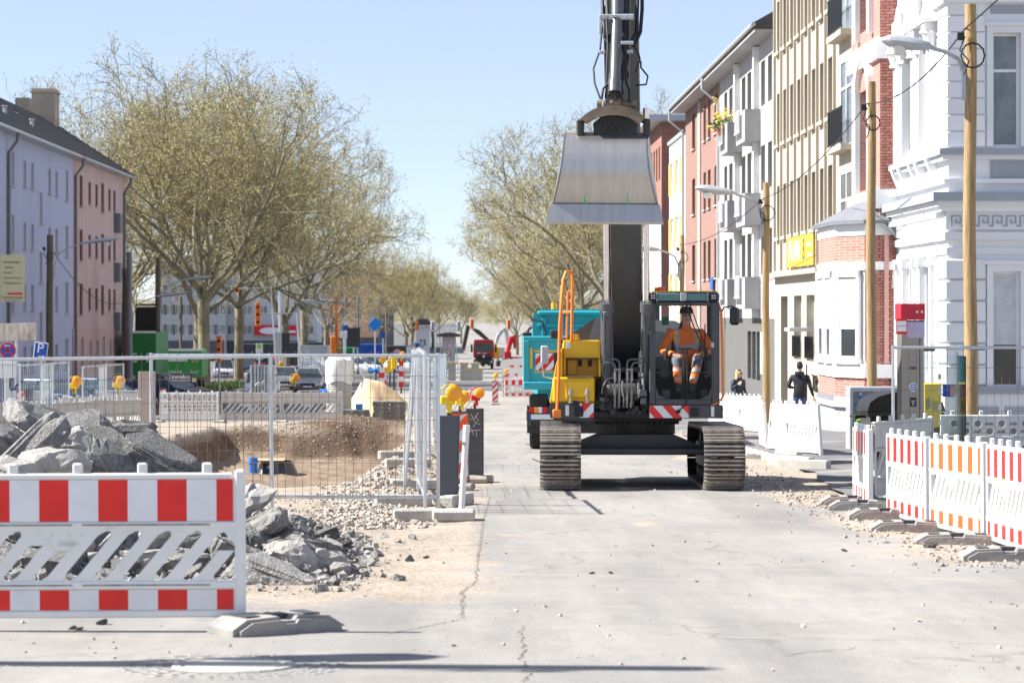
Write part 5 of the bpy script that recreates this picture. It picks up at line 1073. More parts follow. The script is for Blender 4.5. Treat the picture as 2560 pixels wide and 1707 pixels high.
mat('rust_edge', (.42,.30,.20), .6, .4, var=.3, scale=6, stretch=(3,1,1)); m = MB(BM @ TL); m.loft([[(BX+h*u/8, -5.5+y-.004, z+.002) for u in range(-8,9)] for y, z, h in ((-.02,4.668,.505),(-.07,4.656,.517))], closed=False, cap=False); m.build('worn_rim', 'rust_edge', bk)
mat('green_paint', (.10,.45,.16), .6); m = MB(BM @ TL)
for x in (-.26,.28): m.add([(BX+x-.012,-5.5-.265,3.752),(BX+x+.016,-5.5-.265,3.752),(BX+x+.004,-5.5-.365,3.87),(BX+x-.002,-5.5-.365,3.87)], [(0,1,2,3)])
m.build('paint_marks', 'green_paint', bk)
# cab
cz0, cz1, yf = 1.18, 2.78, -1.62
m = MB(); m.cbox(.115,.205,yf,yf+.12,cz0,2.64,.015); m.cbox(.995,1.11,yf,yf+.12,cz0,2.64,.015); m.cbox(.205,.995,yf+.004,yf+.11,cz0,1.265,.01); m.prism([(.205,1.265),(.37,1.265),(.25,1.32),(.205,1.45)], yf+.004, yf+.1, 'y'); m.prism([(.995,1.265),(.83,1.265),(.95,1.32),(.995,1.45)], yf+.004, yf+.1, 'y')
m.cbox(.205,.995,yf+.01,yf+.1,2.585,2.64,.01)
for x in (.115,1.03): m.cbox(x,x+.08,-.12,.0,cz0,2.64,.01); m.cbox(x+.01,x+.07,-.80,-.72,cz0,2.64,.01)
m.cbox(.12,.19,yf+.12,0,cz0,1.62,.01); m.cbox(1.03,1.10,yf+.12,0,cz0,1.60,.01); m.build('cab_frame', 'xgrey', EX); m = MB(); m.cbox(.193,1.027,-.08,0,cz0,1.88,.01); m.cbox(.193,1.027,yf+.12,-.085,cz0-.02,cz0+.05,.005); m.box(.193,.199,yf+.125,-.085,cz0+.05,1.62); m.box(1.02,1.026,yf+.125,-.085,cz0+.05,1.60); m.build('cab_lining', 'black', EX)
m = MB(); m.cbox(.12,1.11,yf+.01,.02,2.64,2.775,.03); m.build('cab_roof', 'xgrey', EX); m = MB(); m.cbox(.15,1.09,yf+.2,.0,2.777,2.80,.008); m.build('roof_hatch', 'xyellow', EX)
glassmat('visor_glass', (.35,.62,.62), .12); mat('visor', (.10,.20,.20), .3, var=.3, stretch=(40,1,1), scale=3)
m = MB(); m.cbox(.23,.55,yf-.02,yf+.008,2.655,2.755,.006); m.cbox(.65,.93,yf-.02,yf+.008,2.655,2.755,.006); m.build('sun_visor', 'visor', EX); m = MB(); m.cbox(.555,.645,yf-.03,yf+.009,2.65,2.765,.006); m.cbox(.215,.228,yf-.03,yf,2.64,2.77,.003); m.cbox(.935,.948,yf-.03,yf,2.64,2.77,.003); m.build('roof_trim', 'lamp_grey', EX)
for x in (.12,.975): m = MB(); m.cbox(x,x+.095,yf-.07,yf-.005,2.665,2.755,.008); wl = m.build('work_light', 'black', EX); g = MB(); [g.cbox(x+.015+.035*i,x+.042+.035*i,yf-.074,yf-.069,2.678+.035*j,2.703+.035*j,.002) for i in (0,1) for j in (0,1)]; g.build('light_lens', 'lamp_grey', wl)
m = MB(); m.tube([(.31,-1.1,2.80),(.31,-1.1,2.87)], .05, 12); m.tube([(.24,-1.1,2.80),(.24,-1.1,2.86)], .03, 12); m.build('beacon', 'film_orange', EX, True); m = MB(); m.tube([(.14,-1.1,2.78),(.145,-1.1,3.1)], .004, 4); m.build('antenna', 'black', EX)
m = MB(); m.quad((.2,yf+.05,1.27),(1.0,yf+.05,1.27),(1.0,yf+.05,2.6),(.2,yf+.05,2.6)); m.build('windscreen', 'cab_glass', EX)
m = MB(); m.box(.2,1.0,yf+.035,yf+.06,1.635,1.648); m.build('windscreen_divider', 'xdark', EX)
for x in (.155,1.065): m = MB(); m.quad((x,yf+.12,1.62),(x,-.1,1.62),(x,-.1,2.62),(x,yf+.12,2.62)); m.build('side_window', 'cab_glass', EX)
m = MB(); m.quad((.2,-.04,1.76),(1.02,-.04,1.76),(1.02,-.04,2.6),(.2,-.04,2.6)); m.build('rear_window', 'cab_glass', EX)
mat('white_lower', (.66,.66,.65), .5); m = MB(); m.prism([(.115,.993),(1.135,.993),(1.15,1.08),(1.135,1.178),(.115,1.178)], yf-.02, yf+.5, 'y'); m.cbox(1.05,1.16,yf+.05,.4,.99,1.18,.01); bmp = m.build('bumper', 'xgrey', EX)
warnplate(.12,.672,1.0,1.172,yf-.021,-1,EX); m = MB(); m.cbox(.70,.81,yf-.06,yf-.02,1.03,1.14,.01); wl = m.build('work_light', 'black', bmp); m = MB(); m.box(.985,1.03,yf-.026,yf-.0205,1.02,1.16); m.build('reflector', 'film_white', bmp)
m = MB(); m.tube([(.52,yf-.07,1.09),(.60,yf-.03,1.16),(.70,yf-.02,1.33)], .009, 6); m.tube([(.62,yf-.02,1.335),(.95,yf-.02,1.345)], .007, 6); m.tube([(.50,yf-.08,1.085),(.54,yf-.06,1.095)], .026, 8); m.build('lower_wiper', 'black', EX)
m = MB(); m.tube([(.62,yf-.03,2.66),(.74,yf-.01,2.3),(.86,yf+.0,2.02)], .009, 6); m.tube([(.67,yf-.03,2.66),(.78,yf-.01,2.35),(.90,yf+.0,2.03)], .008, 6); m.tube([(.895,yf+.02,1.70),(.905,yf+.02,2.33)], .008, 6); m.build('wiper', 'black', EX)
m = MB(); m.tube([(1.12,yf+.0,1.24),(1.155,yf+.02,1.3),(1.15,yf+.02,2.0),(1.135,yf+.03,2.5),(1.10,yf+.05,2.6)], .019, 8); m.tube([(.98,yf-.01,1.17),(1.12,yf,1.22)], .012, 6); m.build('handrail', 'xorange', EX, True)
m = MB(); m.tube([(1.12,yf+.05,2.45),(1.17,yf+.0,2.56),(1.28,yf,2.58),(1.33,yf,2.55)], .012, 6); m.cbox(1.25,1.39,yf-.04,yf+.03,2.31,2.56,.03); m.build('mirror', 'blackgloss', EX)
m = MB(); m.cbox(.985,1.03,yf-.03,yf+.0,1.99,2.07,.008); m.build('latch', 'lamp_grey', EX)
# cab interior
m = MB(); m.cbox(.46,.92,-.95,-.45,1.55,1.70,.03); m.loft([[(.47+i,-.52+y,z),(.91-i,-.52+y,z),(.91-i,-.40+y,z),(.47+i,-.40+y,z)] for i, y, z in ((0,.0,1.65),(.02,.06,2.10),(.10,.09,2.20),(.15,.10,2.36),(.17,.11,2.40))]); m.cbox(.55,.85,-.9,-.5,1.2,1.56,.02); m.build('seat', 'black', EX)
m = MB(); m.cbox(.26,.44,-1.15,-.5,1.55,1.86,.03); m.cbox(.92,1.02,-1.15,-.5,1.55,1.84,.03); m.tube([(.37,-1.12,1.85),(.40,-1.16,2.0)], .022, 8); m.tube([(.97,-1.12,1.85),(.94,-1.16,2.0)], .022, 8); m.cbox(.20,.34,-1.3,-1.22,1.70,1.88,.01); m.build('console', 'xdark', EX)
m = MB(); m.tube([(.60,-1.42,1.25),(.62,-1.33,1.75),(.61,-1.30,1.98)], .013, 6); m.tube([(.67,-1.42,1.25),(.66,-1.33,1.75),(.67,-1.30,1.98)], .013, 6); m.tube([(.54,-1.30,1.985),(.74,-1.30,1.985)], .02, 8); m.cbox(.30,.42,-1.5,-1.38,1.26,1.40,.01); m.cbox(.85,.95,-1.5,-1.38,1.26,1.40,.01); m.build('travel_levers', 'xdark', EX)
m = MB(); m.box(.36,.46,-.15,-.14,2.34,2.46); m.build('green_label', 'green_paint', EX)
# driver (sits on the seat: a thing of his own)
DR = T('person', 'person in orange high-visibility suit and dark cap seated in the excavator cab', 'person', EX.matrix_basis @ Vector((.69,-.75,1.70)), rot=(-.0245,0,-.03))
N = {'pelvis':((0,.02,.10),(.16,.13)),'belly':((0,.03,.25),(.155,.12)),'chest':((0,.03,.42),(.175,.125)),'neckb':((0,.02,.54),(.09,.08)),'neck':((0,0,.60),.055),'jaw':((0,-.02,.66),(.062,.075)),'head':((0,-.01,.745),(.078,.095)),'crown':((0,0,.81),(.065,.08)),
  'hl':((-.10,-.02,.09),.10),'kl':((-.15,-.45,.13),(.078,.075)),'al':((-.14,-.62,-.24),.05),'tl':((-.15,-.76,-.30),(.045,.035)),'hr':((.10,-.02,.09),.10),'kr':((.13,-.44,.15),(.078,.075)),'ar':((.04,-.64,-.24),.05),'tr':((.03,-.78,-.30),(.045,.035)),
  'sl':((-.20,.03,.49),.075),'el':((-.33,-.12,.24),.058),'wl':((-.17,-.40,.19),.036),'sr':((.20,.03,.49),.075),'er':((.33,-.12,.24),.058),'wr':((.15,-.40,.20),.036)}
E = [('pelvis','belly'),('belly','chest'),('chest','neckb'),('neckb','neck'),('neck','jaw'),('jaw','head'),('head','crown'),('pelvis','hl'),('hl','kl'),('kl','al'),('al','tl'),('pelvis','hr'),('hr','kr'),('kr','ar'),('ar','tr'),('chest','sl'),('sl','el'),('el','wl'),('chest','sr'),('sr','er'),('er','wr')]
def dcol(c):
    if c.z > .60: return 1
    if c.y < -.52 and c.z < -.20: return 5
    if abs(c.x) < .2 and c.y > -.3:
        if .27 < c.z < .33: return 2
        if .33 < c.z < .58 and .10 < abs(c.x) < .135: return 2
        if .33 < c.z < .5 and .14 < abs(c.x) < .165: return 3
    if c.y < -.36 and c.z > .02 and c.z < .2 : return 4
    if c.y < -.45 and (-.04 < c.z < 0 or -.16 < c.z < -.12): return 2
    return 0
DR.scale = (1.10,1.04,1.04); figure(N, E, dcol, ['hivis','skin','hivis_band','hivis_yellow','knee_grey','shoe'], DR, [((-.17,-.40,.19),(.25,-.9,-.1),(0,0,1),1),((.15,-.40,.20),(-.35,-.9,-.1),(0,0,1),1)])
m = MB(); m.lathe([(.0,.105),(.05,.095),(.085,.06),(.098,.0)], 18, 0, Matrix.Translation((0,0,.765)) @ Matrix.Diagonal((.98,1.12,1,1))); m.prism([(-.07,-.08),(-.065,-.15),(-.03,-.18),(.03,-.18),(.065,-.15),(.07,-.08)], .765, .778, 'z'); m.build('cap', 'cap', DR, True)
m = MB(); m.lathe([(.0,0),(.012,.01),(.016,.04),(.006,.05)], 8, 0, Matrix.Translation((0,-.105,.685))); m.build('nose', 'skin', DR, True)
m = MB()
for x in (-.032,.032): m.box(x-.014,x+.014,-.104,-.098,.735,.745)
m.box(-.025,.025,-.102,-.096,.665,.671); m.build('face_features', 'hair_dark', DR)
# pedestrians
def walker(lab, x, y, rz, h, cols, col, arms, lean=.0, cat='person'):
    t = T('person', lab, cat, (x, y, gz(y)+.13), rz); s = h/1.75
    N = {'pelvis':((0,0,.95),(.155,.115)),'belly':((0,-.01,1.10),(.145,.11)),'chest':((0,-.02,1.29),(.175,.125)),'neckb':((0,-.03,1.42),(.08,.075)),'neck':((0,-.03,1.49),.052),'jaw':((0,-.055,1.54),(.058,.07)),'head':((0,-.05,1.625),(.074,.09)),'crown':((0,-.04,1.69),(.06,.075)),
     'hl':((-.095,0,.90),.095),'kl':((-.10,-.10,.50),.062),'al':((-.10,.02,.09),.042),'tl':((-.11,-.13,.035),(.042,.03)),'hr':((.095,0,.90),.095),'kr':((.10,.02,.49),.062),'ar':((.10,.22,.12),.042),'tr':((.11,.09,.035),(.042,.03)),'sl':((-.20,-.02,1.37),.07),'sr':((.20,-.02,1.37),.07),
     'el':(arms[0],.052),'wl':(arms[1],.034),'er':(arms[2],.052),'wr':(arms[3],.034)}
    N = {k: (tuple(c*s for c in p), tuple(q*s for q in r) if isinstance(r, tuple) else r*s) for k, (p, r) in N.items()}
    wl, wr = N['wl'][0], N['wr'][0]; dl = Vector(wl)-Vector(N['el'][0]); dr = Vector(wr)-Vector(N['er'][0])
    figure(N, E, lambda c: col(c/s), cols, t, [(wl, dl, (1,.1,.2), 1), (wr, dr, (-1,.1,.2), 1)]); return t, s
def mcol(c):
    if c.z > 1.47: return 1
    if c.z < .08: return 3
    return 0 if c.z > .86 or abs(c.x) > .23 else 2
t, s = walker('person in black hooded jacket and jeans walking away behind the white barriers', 8.55, 66, PI-.25, 1.83, ['jacket_black','skin_light','jeans','shoe'], mcol, ((-.27,.07,1.13),(-.33,-.08,.90),(.27,.05,1.13),(.17,-.20,1.10)))
m = MB(); m.lathe([(0,.12),(.06,.11),(.09,.05),(.094,-.02),(.08,-.07)], 16, 0, Matrix.Translation((0,-.03*s,1.645*s)) @ Matrix.Diagonal((.93,1.1,1,1))); m.build('hair', 'hair_dark', t, True)
m = MB(); m.lathe([(.10,-.05),(.125,.0),(.115,.05),(.09,.07),(.07,.05)], 16, 0, Matrix.Translation((0,.03,1.45*s)) @ Matrix.Diagonal((1.1,.95,1,1))); m.build('hood', 'jacket_black', t, True)
m = MB(); m.tube([(-.35*s,-.13*s,.82*s),(-.35*s,-.14*s,.70*s)], .03, 8); m.build('held_bottle', 'white_plastic', t)
t, s = walker('person with long blond hair and sunglasses in a navy jacket behind the white barriers', 8.45, 80, .5, 1.66, ['jacket_navy','skin_light','jeans','shoe'], mcol, ((-.28,-.02,1.12),(-.15,-.22,1.28),(.26,.05,1.13),(.27,-.08,.90)))
m = MB(); m.lathe([(0,.11),(.07,.095),(.10,.03),(.105,-.08),(.12,-.22),(.10,-.32)], 16, 0, Matrix.Translation((0,-.005,1.63*s)) @ Matrix.Diagonal((.95,1.0,1,1)), .15*0-.6, PI+.6); m.build('hair', 'hair_blond', t, True)
m = MB(); m.box(-.065,.065,-.145,-.13,1.60*s,1.64*s); m.build('sunglasses', 'blackgloss', t); m = MB(); m.cbox(-.15,.15,.10,.26,1.02*s,1.42*s,.05); m.build('backpack', 'backpack', t)
# ================================================================ RUBBLE
mat('rub_asph', (.165,.163,.16), .95, var=.45, scale=9, bump=1.0, bscale=22, dirt=(.34,.325,.30,.52), dscale=5); mat('rub_conc', (.42,.40,.37), .95, var=.2, scale=5, bump=.8, bscale=25, dirt=(.22,.21,.20,.58), dscale=5); mat('rub_mix', (.27,.262,.25), .95, var=.4, scale=7, bump=1.0, bscale=22, dirt=(.13,.13,.13,.55), dscale=4)
mat('gravel', (.46,.40,.33), .95, var=.35, scale=25); mat('gravel_grey', (.27,.26,.25), .95, var=.4, scale=25); mat('sand', (.60,.45,.27), .95, var=.1, scale=3, bump=.4, bscale=30)
HX = [(-9,.9),(-6,1.05),(-4.2,.98),(-3.4,.93),(-3.0,.86),(-2.7,.76),(-2.45,.58),(-2.0,.48),(-1.5,.36),(-1.2,.18),(-.95,0),(5,0)]
def hm(x, y):
    for (a, u), (b, v) in zip(HX, HX[1:]):
        if x <= b: h = u+(v-u)*(x-a)/(b-a); break
    w = smooth(0, 1, 1-abs(y-22.6)/(3.6 if y < 22.6 else 3.4)) if abs(y-22.6) < 3.6 else 0
    return max(0, h*w)
ms = MB(); xs = lines([(-7.5,-.7,.17)]); ys = lines([(18.8,26.2,.2)]); n = len(xs)
ms.add([(x, y, gh(x,y)-.05+hm(x,y)*.86+(.14*noise.noise(Vector((x*3,y*3,0)))+.09*noise.noise(Vector((x*7,y*7,3))))*min(1,hm(x,y)*3)) for y in ys for x in xs], [(j*n+i,j*n+i+1,(j+1)*n+i+1,(j+1)*n+i) for j in range(len(ys)-1) for i in range(n-1)])
ms.build('rubble_core', 'rub_asph', None, False, kind='stuff', label='dark crumbled asphalt filling between the broken slabs of the heap', cat='rubble')
RK = []
for i in range(14):
    fl = i % 3 != 2; mt = ('rub_asph','rub_mix','rub_conc')[i % 3 if i < 12 else 2]
    sz = (1.0,.72,.34) if fl else (.85,.7,.6); RK.append((rockmesh('chunk', *sz, 40+i, mt, fl, 4, .13), mt))
rr = random.Random(21)
LB = {'rub_asph':'dark broken asphalt chunk lying in the rubble heap','rub_mix':'grey mottled chunk of broken road in the rubble heap','rub_conc':'pale broken concrete slab lying in the rubble heap'}
def chunk(x, y, s, k=None, rot=None, dz=0, lab=None):
    me, mt = RK[k if k is not None else rr.randrange(14)]; o = link('rubble_chunk', me, None, lab or LB[mt], 'rubble', 'chunks of the rubble heap')
    o.location = (x, y, gh(x,y)+hm(x,y)*.9+dz); o.scale = (s,)*3; o.rotation_euler = rot or (rr.uniform(-.7,.7), rr.uniform(-.6,.6), rr.uniform(0,6.3)); return o
SIG = [(98,1062,24.3,.38,1,(.5,.55,.3),'large tilted grey slab crowning the rubble heap'),(70,1130,22.0,.40,4,(-.2,-.75,.5),'long grey slab propped steeply in the rubble heap'),(175,1120,22.6,.40,2,(.35,.3,.2),'broad pale slab lying on the rubble heap'),(140,1165,20.9,.36,5,(.9,.1,.1),'whitish concrete block just above the striped barrier'),
       (20,1110,23.4,.40,0,(.3,.2,1.0),'big dark chunk at the left of the heap'),(300,1170,21.4,.40,0,(.5,.45,.4),'large dark rough chunk above the striped barrier'),(400,1155,21.6,.38,3,(.1,.5,-.3),'dark rough chunk at the right shoulder of the heap'),(215,1065,24.6,.28,1,None,None),(265,1090,23.9,.26,4,None,None),(330,1080,24.4,.24,0,None,None),(255,1105,23.2,.25,3,None,None),(40,1180,20.6,.26,5,(1.1,.2,.5),'small pinkish pale block peeping over the barrier'),
       (690,1448,19.9,.40,4,(.15,.30,-.25),'long pale slab sliding off the right end of the heap'),(640,1475,19.7,.26,0,(0,.05,.2),None),(735,1398,20.7,.30,2,(.2,.4,.2),None),(640,1370,21.3,.32,3,(.1,.6,0),None),(700,1375,21.3,.34,0,(.2,.45,.1),None),(770,1385,20.9,.30,1,(-.3,.35,.3),None),(815,1405,20.8,.22,5,(.4,.3,.1),None),(850,1425,20.6,.13,2,None,None),(650,1320,22.0,.26,0,None,None)]
for px, py, d, s, k, rot, lab in SIG:
    p = W(px, py, d); o = chunk(p.x, p.y, s, k, rot, 0, lab); o.location = p
for i in range(95):
    x = rr.uniform(-5.6,-.95); y = rr.uniform(19.3,25.6)
    if hm(x,y) < .06: continue
    chunk(x, y, rr.choice((.14,.18,.22,.28,.34))*(.6 if x > -1.7 else 1.0))
# loose stones: too many to count
def stones(name, mt, n, pos, smin, smax, seed, lab, cat='gravel'):
    r_ = random.Random(seed); m = MB(); b = [(i,j,k) for k in (-.7,.7) for i, j in ((-.7,-.7),(.7,-.7),(.7,.7),(-.7,.7))]; fs = [(0,3,2,1),(4,5,6,7),(0,1,5,4),(1,2,6,5),(2,3,7,6),(3,0,4,7)]
    for i in range(n):
        q = pos(r_)
        if q is None: continue
        x, y, dz = q; s = smin+(smax-smin)*r_.random()**3; R = Matrix.Rotation(r_.uniform(0,6.3),3,(r_.uniform(-1,1),r_.uniform(-1,1),1)); c = Vector((x, y, gh(x,y)+dz+s*.25))
        m.add([c+R @ Vector((v[0]*s*r_.uniform(.6,1.25),v[1]*s*r_.uniform(.6,1.2),v[2]*s*r_.uniform(.4,.85))) for v in b], fs, r_.randrange(3))
    return m.build(name, mt, None, kind='stuff', label=lab, cat=cat)
def pA(r_):
    x, y = r_.uniform(-6,-.5), r_.uniform(18.6,26); return (x, y, hm(x,y)*.88) if hm(x-.15,y) > 0 or r_.random() < .10 else None
stones('debris', ['rub_asph','rub_mix','gravel_grey'], 3800, pA, .010, .065, 1, 'crumbled asphalt bits scattered over and round the heap')
def pB(r_):
    y = 27+r_.random()**1.3*32; x = r_.gauss(-1.25-.006*(y-30), .33); return (x, y, 0)
stones('gravel', ['gravel','gravel_grey','gravel'], 6500, pB, .012, .042, 2, 'pale gravel bank along the right rim of the pit')
def pC(r_):
    x, y = r_.uniform(-5,-.6), r_.gauss(31.5,1.6); return (x, y, 0)
stones('gravel', ['gravel','gravel','gravel_grey'], 1000, pC, .008, .030, 3, 'strip of gravel under the mesh fence')
def pD(r_):
    x, y = r_.uniform(-3.2,5.5), 14+r_.random()**1.6*40
    if noise.noise(Vector((x*.7,y*.4,2))) < .02 and r_.random() < .8: return None
    return (x, y, 0)
stones('road_grit', ['gravel','gravel_grey','rub_conc'], 1200, pD, .004, .020, 4, 'grit and small stones strewn over the road')
def pE(r_):
    x, y = r_.gauss(4.45,.30), r_.uniform(21,46); return (x, y, 0)
stones('gravel', ['gravel_grey','gravel','rub_mix'], 2000, pE, .005, .030, 5, 'loose gravel along the feet of the striped barriers')
def pF(r_):
    y = r_.gauss(79.2,.9); x = r_.uniform(-7.2,-1.6); return (x, y, 0)
stones('gravel', ['gravel','gravel','gravel_grey'], 1600, pF, .012, .04, 6, 'gravel spilling over the far bank of the pit')
for px, py, s in ((2328,1372,.075),(2112,1378,.035),(255,1560,.045),(180,1572,.03),(198,1574,.028),(690,1316,.06),(1480,1434,.025),(1528,1433,.025),(1065,1386,.03)):
    p = GP(px, py); o = link('loose_stone', RK[(px*7) % 14][0], None, 'single loose stone lying on the road surface', 'stone', 'loose stones on the road', None, (p.x,p.y,gh(p.x,p.y)+s*.3)); o.scale = (s,)*3; o.rotation_euler = (.3,.2,px)
# two long cracks in the road slab
mat('crack', (.21,.195,.175), .95, var=.4, scale=20)
for pts in ([(545,655),(530,700),(545,760),(540,820),(550,870),(575,900),(545,946)],[(375,4),(345,110),(330,200),(312,330),(300,440),(240,490),(235,620),(100,650),(-40,676),(-160,700)],[(1880,808),(1980,790),(2120,780),(2260,770)]):
    q = [GP(1040+a/2.0276, min(1706,1240+b/2.0276)) for a, b in pts]; L_, R_ = [], []; rk = random.Random(len(pts))
    for a, b in zip(q, q[1:]):
        n = max(2, int((b-a).length/.05)); t_ = (b-a).normalized(); s_ = Vector((-t_.y,t_.x,0))
        for k in range(n):
            c = a.lerp(b,k/n)+s_*rk.gauss(0,.012); w = rk.uniform(.002,.008); z = gh(c.x,c.y)+.005; L_.append((c.x-s_.x*w,c.y-s_.y*w,z)); R_.append((c.x+s_.x*w,c.y+s_.y*w,z))
    m = MB(); m.loft([[a,b] for a, b in zip(L_,R_)], closed=False, cap=False); m.build('road_crack', 'crack', None, kind='structure')
# manhole cover with cobble ring in the foreground
mh = T('manhole_cover', 'round pale manhole cover set in a ring of worn cobbles', 'manhole', GP(585,1664)); mh.rotation_euler = (-.0245,0,0)
m = MB(); m.lathe([(0,.010),(.27,.010),(.285,.004),(.285,.0)], 32); m.build('lid', 'concrete', mh, True)
m = MB(); m.lathe([(.29,.002),(.30,.011),(.34,.011),(.35,.002)], 32); m.build('rim', 'concrete', mh, True)
cbm = MB(); cbm.cbox(-.045,.045,-.032,.032,0,.012,.008); cm_ = cbm.mesh('cobble', 'rub_mix')
for ri, R in enumerate((.42,.51,.60)):
    n = int(2*PI*R/.105)
    for i in range(n):
        a = 2*PI*i/n+ri*.3; o = link('cobble', cm_, mh); o.location = (R*math.cos(a), R*math.sin(a), rr.uniform(-.011,-.007)); o.rotation_euler = (0,0,a+PI/2)
# ================================================================ IN AND ROUND THE PIT
bp_ = T('drain_pipe', 'short blue plastic drain pipe standing upright in the pit', 'pipe', (XD(633,67),67,gh(XD(633,67),67)-.1)); m = MB(); m.lathe([(.0,.0),(.105,0),(.105,.46),(.125,.47),(.125,.60),(.118,.62),(.1,.62),(.1,.3)], 18); m.lathe([(.107,.2),(.112,.21),(.107,.22)], 18); m.build('tube', 'blue_pl', bp_, True)
mat('foil', (.03,.03,.035), .35, var=.4); mc = T('manhole_cone', 'manhole cone wrapped in black foil with a wooden lid in the pit', 'manhole', (XD(692,67.5),67.5,gh(XD(692,67.5),67.5)-.1))
m = MB(); m.lathe([(.62,0),(.55,.12),(.46,.30),(.40,.42)], 18); m.build('cone', 'foil', mc); m = MB(); m.cbox(-.62,.22,-.4,.4,.425,.46,.008); m.build('lid', 'timber', mc)
st_ = MB(); xs = lines([(-5.6,-1.6,.16)]); ys = lines([(92,99,.25)]); n = len(xs)
def sz(x, y):
    h = 1.65*math.exp(-((x+3.75)/.75)**2-((y-95)/1.6)**2)+1.0*math.exp(-((x+2.7)/.75)**2-((y-95.3)/1.5)**2); h = max(0, h-.06); h *= 1+.16*noise.noise(Vector((x*2.2,y*1.3,7))); return gz(y)-.04+h*.9+.06*noise.noise(Vector((x*3,y*2,1)))*min(1,h*3)
st_.add([(x,y,sz(x,y)) for y in ys for x in xs], [(j*n+i,j*n+i+1,(j+1)*n+i+1,(j+1)*n+i) for j in range(len(ys)-1) for i in range(n-1)]); st_.build('sand_heap', 'sand', None, True, label='yellow heap of building sand behind the pit', cat='sand heap')
cp = T('shaft_pipe', 'tall white corrugated shaft pipe with plastic wrap over its top', 'pipe', (XD(848,90),90,gz(90))); m = MB(); pr = []
for i in range(26): z = i*.08; pr += [(.42,z),(.455,z+.02),(.455,z+.05),(.42,z+.07)]
m.lathe([(0,0)]+pr+[(0,2.1)], 26); m.build('tube', 'grey_plastic', cp, True)
m = MB(); rs = []
for z, R in ((1.35,.47),(1.6,.49),(1.9,.51),(2.1,.50),(2.2,.40),(2.24,.05)): rs.append([(R*math.cos(a)*(1+.06*math.sin(a*5+z*4)), R*math.sin(a)*(1+.06*math.sin(a*5+z*4)), z+.07*math.sin(a*3)) for a in [k*2*PI/24 for k in range(24)]])
m.loft(rs, cap=False); m.loft([[(.45,-.1,2.05),(.45,.1,2.1)],[(.7,-.15,1.85),(.75,.1,1.9)],[(.85,-.2,1.5),(.9,.1,1.5)],[(.75,-.1,1.2),(.8,.1,1.15)]], closed=False, cap=False); m.build('plastic_wrap', 'white_plastic', cp, True)
m = MB(); m.lathe([(0,0),(.13,0),(.13,.28),(.10,.28),(.10,.02)], 14, 0, Matrix.Translation((-.42,-.1,1.0)) @ Matrix.Rotation(-PI/2,4,'Y')); m.build('side_stub', 'blue_pl', cp, True)
ts = T('trench_sheets', 'upright bundle of ribbed silver trench sheets behind the barriers', 'trench sheets', (XD(658,100),100,gz(100)))
for i in range(8): m = MB(); x = -.5+i*.125; m.prism([(x,-.06),(x+.03,-.11),(x+.085,-.11),(x+.115,-.06),(x+.115,.1),(x,.1)], 0, 2.0, 'z'); m.build('sheet', 'galv', ts)
m = MB(); m.tube([(-.3,-.16,1.2),(-.2,-.17,1.32),(-.05,-.17,1.28),(.05,-.17,1.4),(.1,-.17,1.3),(-.1,-.17,1.22),(-.25,-.17,1.25)], .02, 6); m.build('strap', 'white_plastic', ts)
sl_ = MB(); sl_.cbox(-.27,.27,-.4,.4,0,.075,.008); slm = sl_.mesh('slab', 'rub_asph')
for px, d, nl, l in ((953,88,8,'dark stack of paving slabs beside the sand heap'),(993,88,8,'dark stack of paving slabs nearest the fence ends'),(878,89,4,'low stack of paving slabs under a blue crate'),(905,89,4,'low stack of paving slabs beside the blue crate')):
    t = T('slab_stack', l, 'paving slabs', (XD(px,d),d,gz(d)))
    for k in range(nl): o = link('slab', slm, t); o.location = (rr.uniform(-.02,.02), rr.uniform(-.02,.02), .1+k*.078); o.rotation_euler = (0,0,rr.uniform(-.03,.03))
    m = MB(); [m.box(-.27,.27,y-.05,y+.05,0,.1) for y in (-.3,0,.3)]; m.build('pallet', 'timber', t)
t = T('blue_crate', 'small blue plastic crate on the low slab stack', 'crate', (XD(898,88.9),88.9,gz(88.9)+.42)); m = MB(); m.cbox(-.12,.12,-.15,.15,0,.18,.01); m.cbox(-.13,.13,-.16,.16,.16,.19,.005); m.build('tub', 'blue_pl', t)
bd = T('upright_board', 'tall pinkish weathered board standing upright by the fence', 'board', (XD(367,75),75,gz(75)), .1); mat('board', (.42,.35,.31), .8, var=.12, stretch=(1,1,.2)); m = MB(); [m.cbox(-.25+.17*k,-.085+.17*k,-.02,.02,.0,1.72,.004) for k in range(3)]; m.build('planks', 'board', bd)
# ================================================================ VEHICLES
mat('teal', (.035,.36,.40), .35, var=.05, scale=2, dirt=(.12,.30,.31,.66), dscale=3); mat('teal_dark', (.02,.22,.26), .4); mat('truck_red', (.50,.02,.025), .3); mat('car_silver', (.42,.43,.45), .25, .6); mat('car_blue', (.02,.05,.11), .22, .3); mat('car_white', (.72,.73,.74), .3); mat('car_red', (.5,.02,.02), .3); mat('tyre', (.025,.025,.026), .85, var=.2, bump=.4, bscale=30); mat('windscreen', (.03,.045,.055), .05, spec=.9); mat('plate_yellow', (.75,.55,.05), .5)
def wheel(par, x, y, z, r, w):
    M = Matrix.Translation((x,y,z)) @ Matrix.Rotation(PI/2,4,'Y'); h = MB(); h.lathe([(r*.6,-w/2),(r*.93,-w/2),(r,-w*.36),(r,w*.36),(r*.93,w/2),(r*.6,w/2)], 24, 0, M)
    for k in range(24): a = k*PI/12; h.box(r*.97,r*1.015,-.04*r,.05*r,-w*.4,w*.4,0,M @ Matrix.Rotation(a,4,'Z'))
    t_ = h.build('wheel', 'tyre', par); m = MB(); m.lathe([(0,-w*.35),(r*.3,-w*.4),(r*.62,-w*.46),(r*.62,w*.46),(r*.3,w*.4),(0,w*.35)], 18, 0, M); m.build('rim', 'lamp_grey', t_, True)
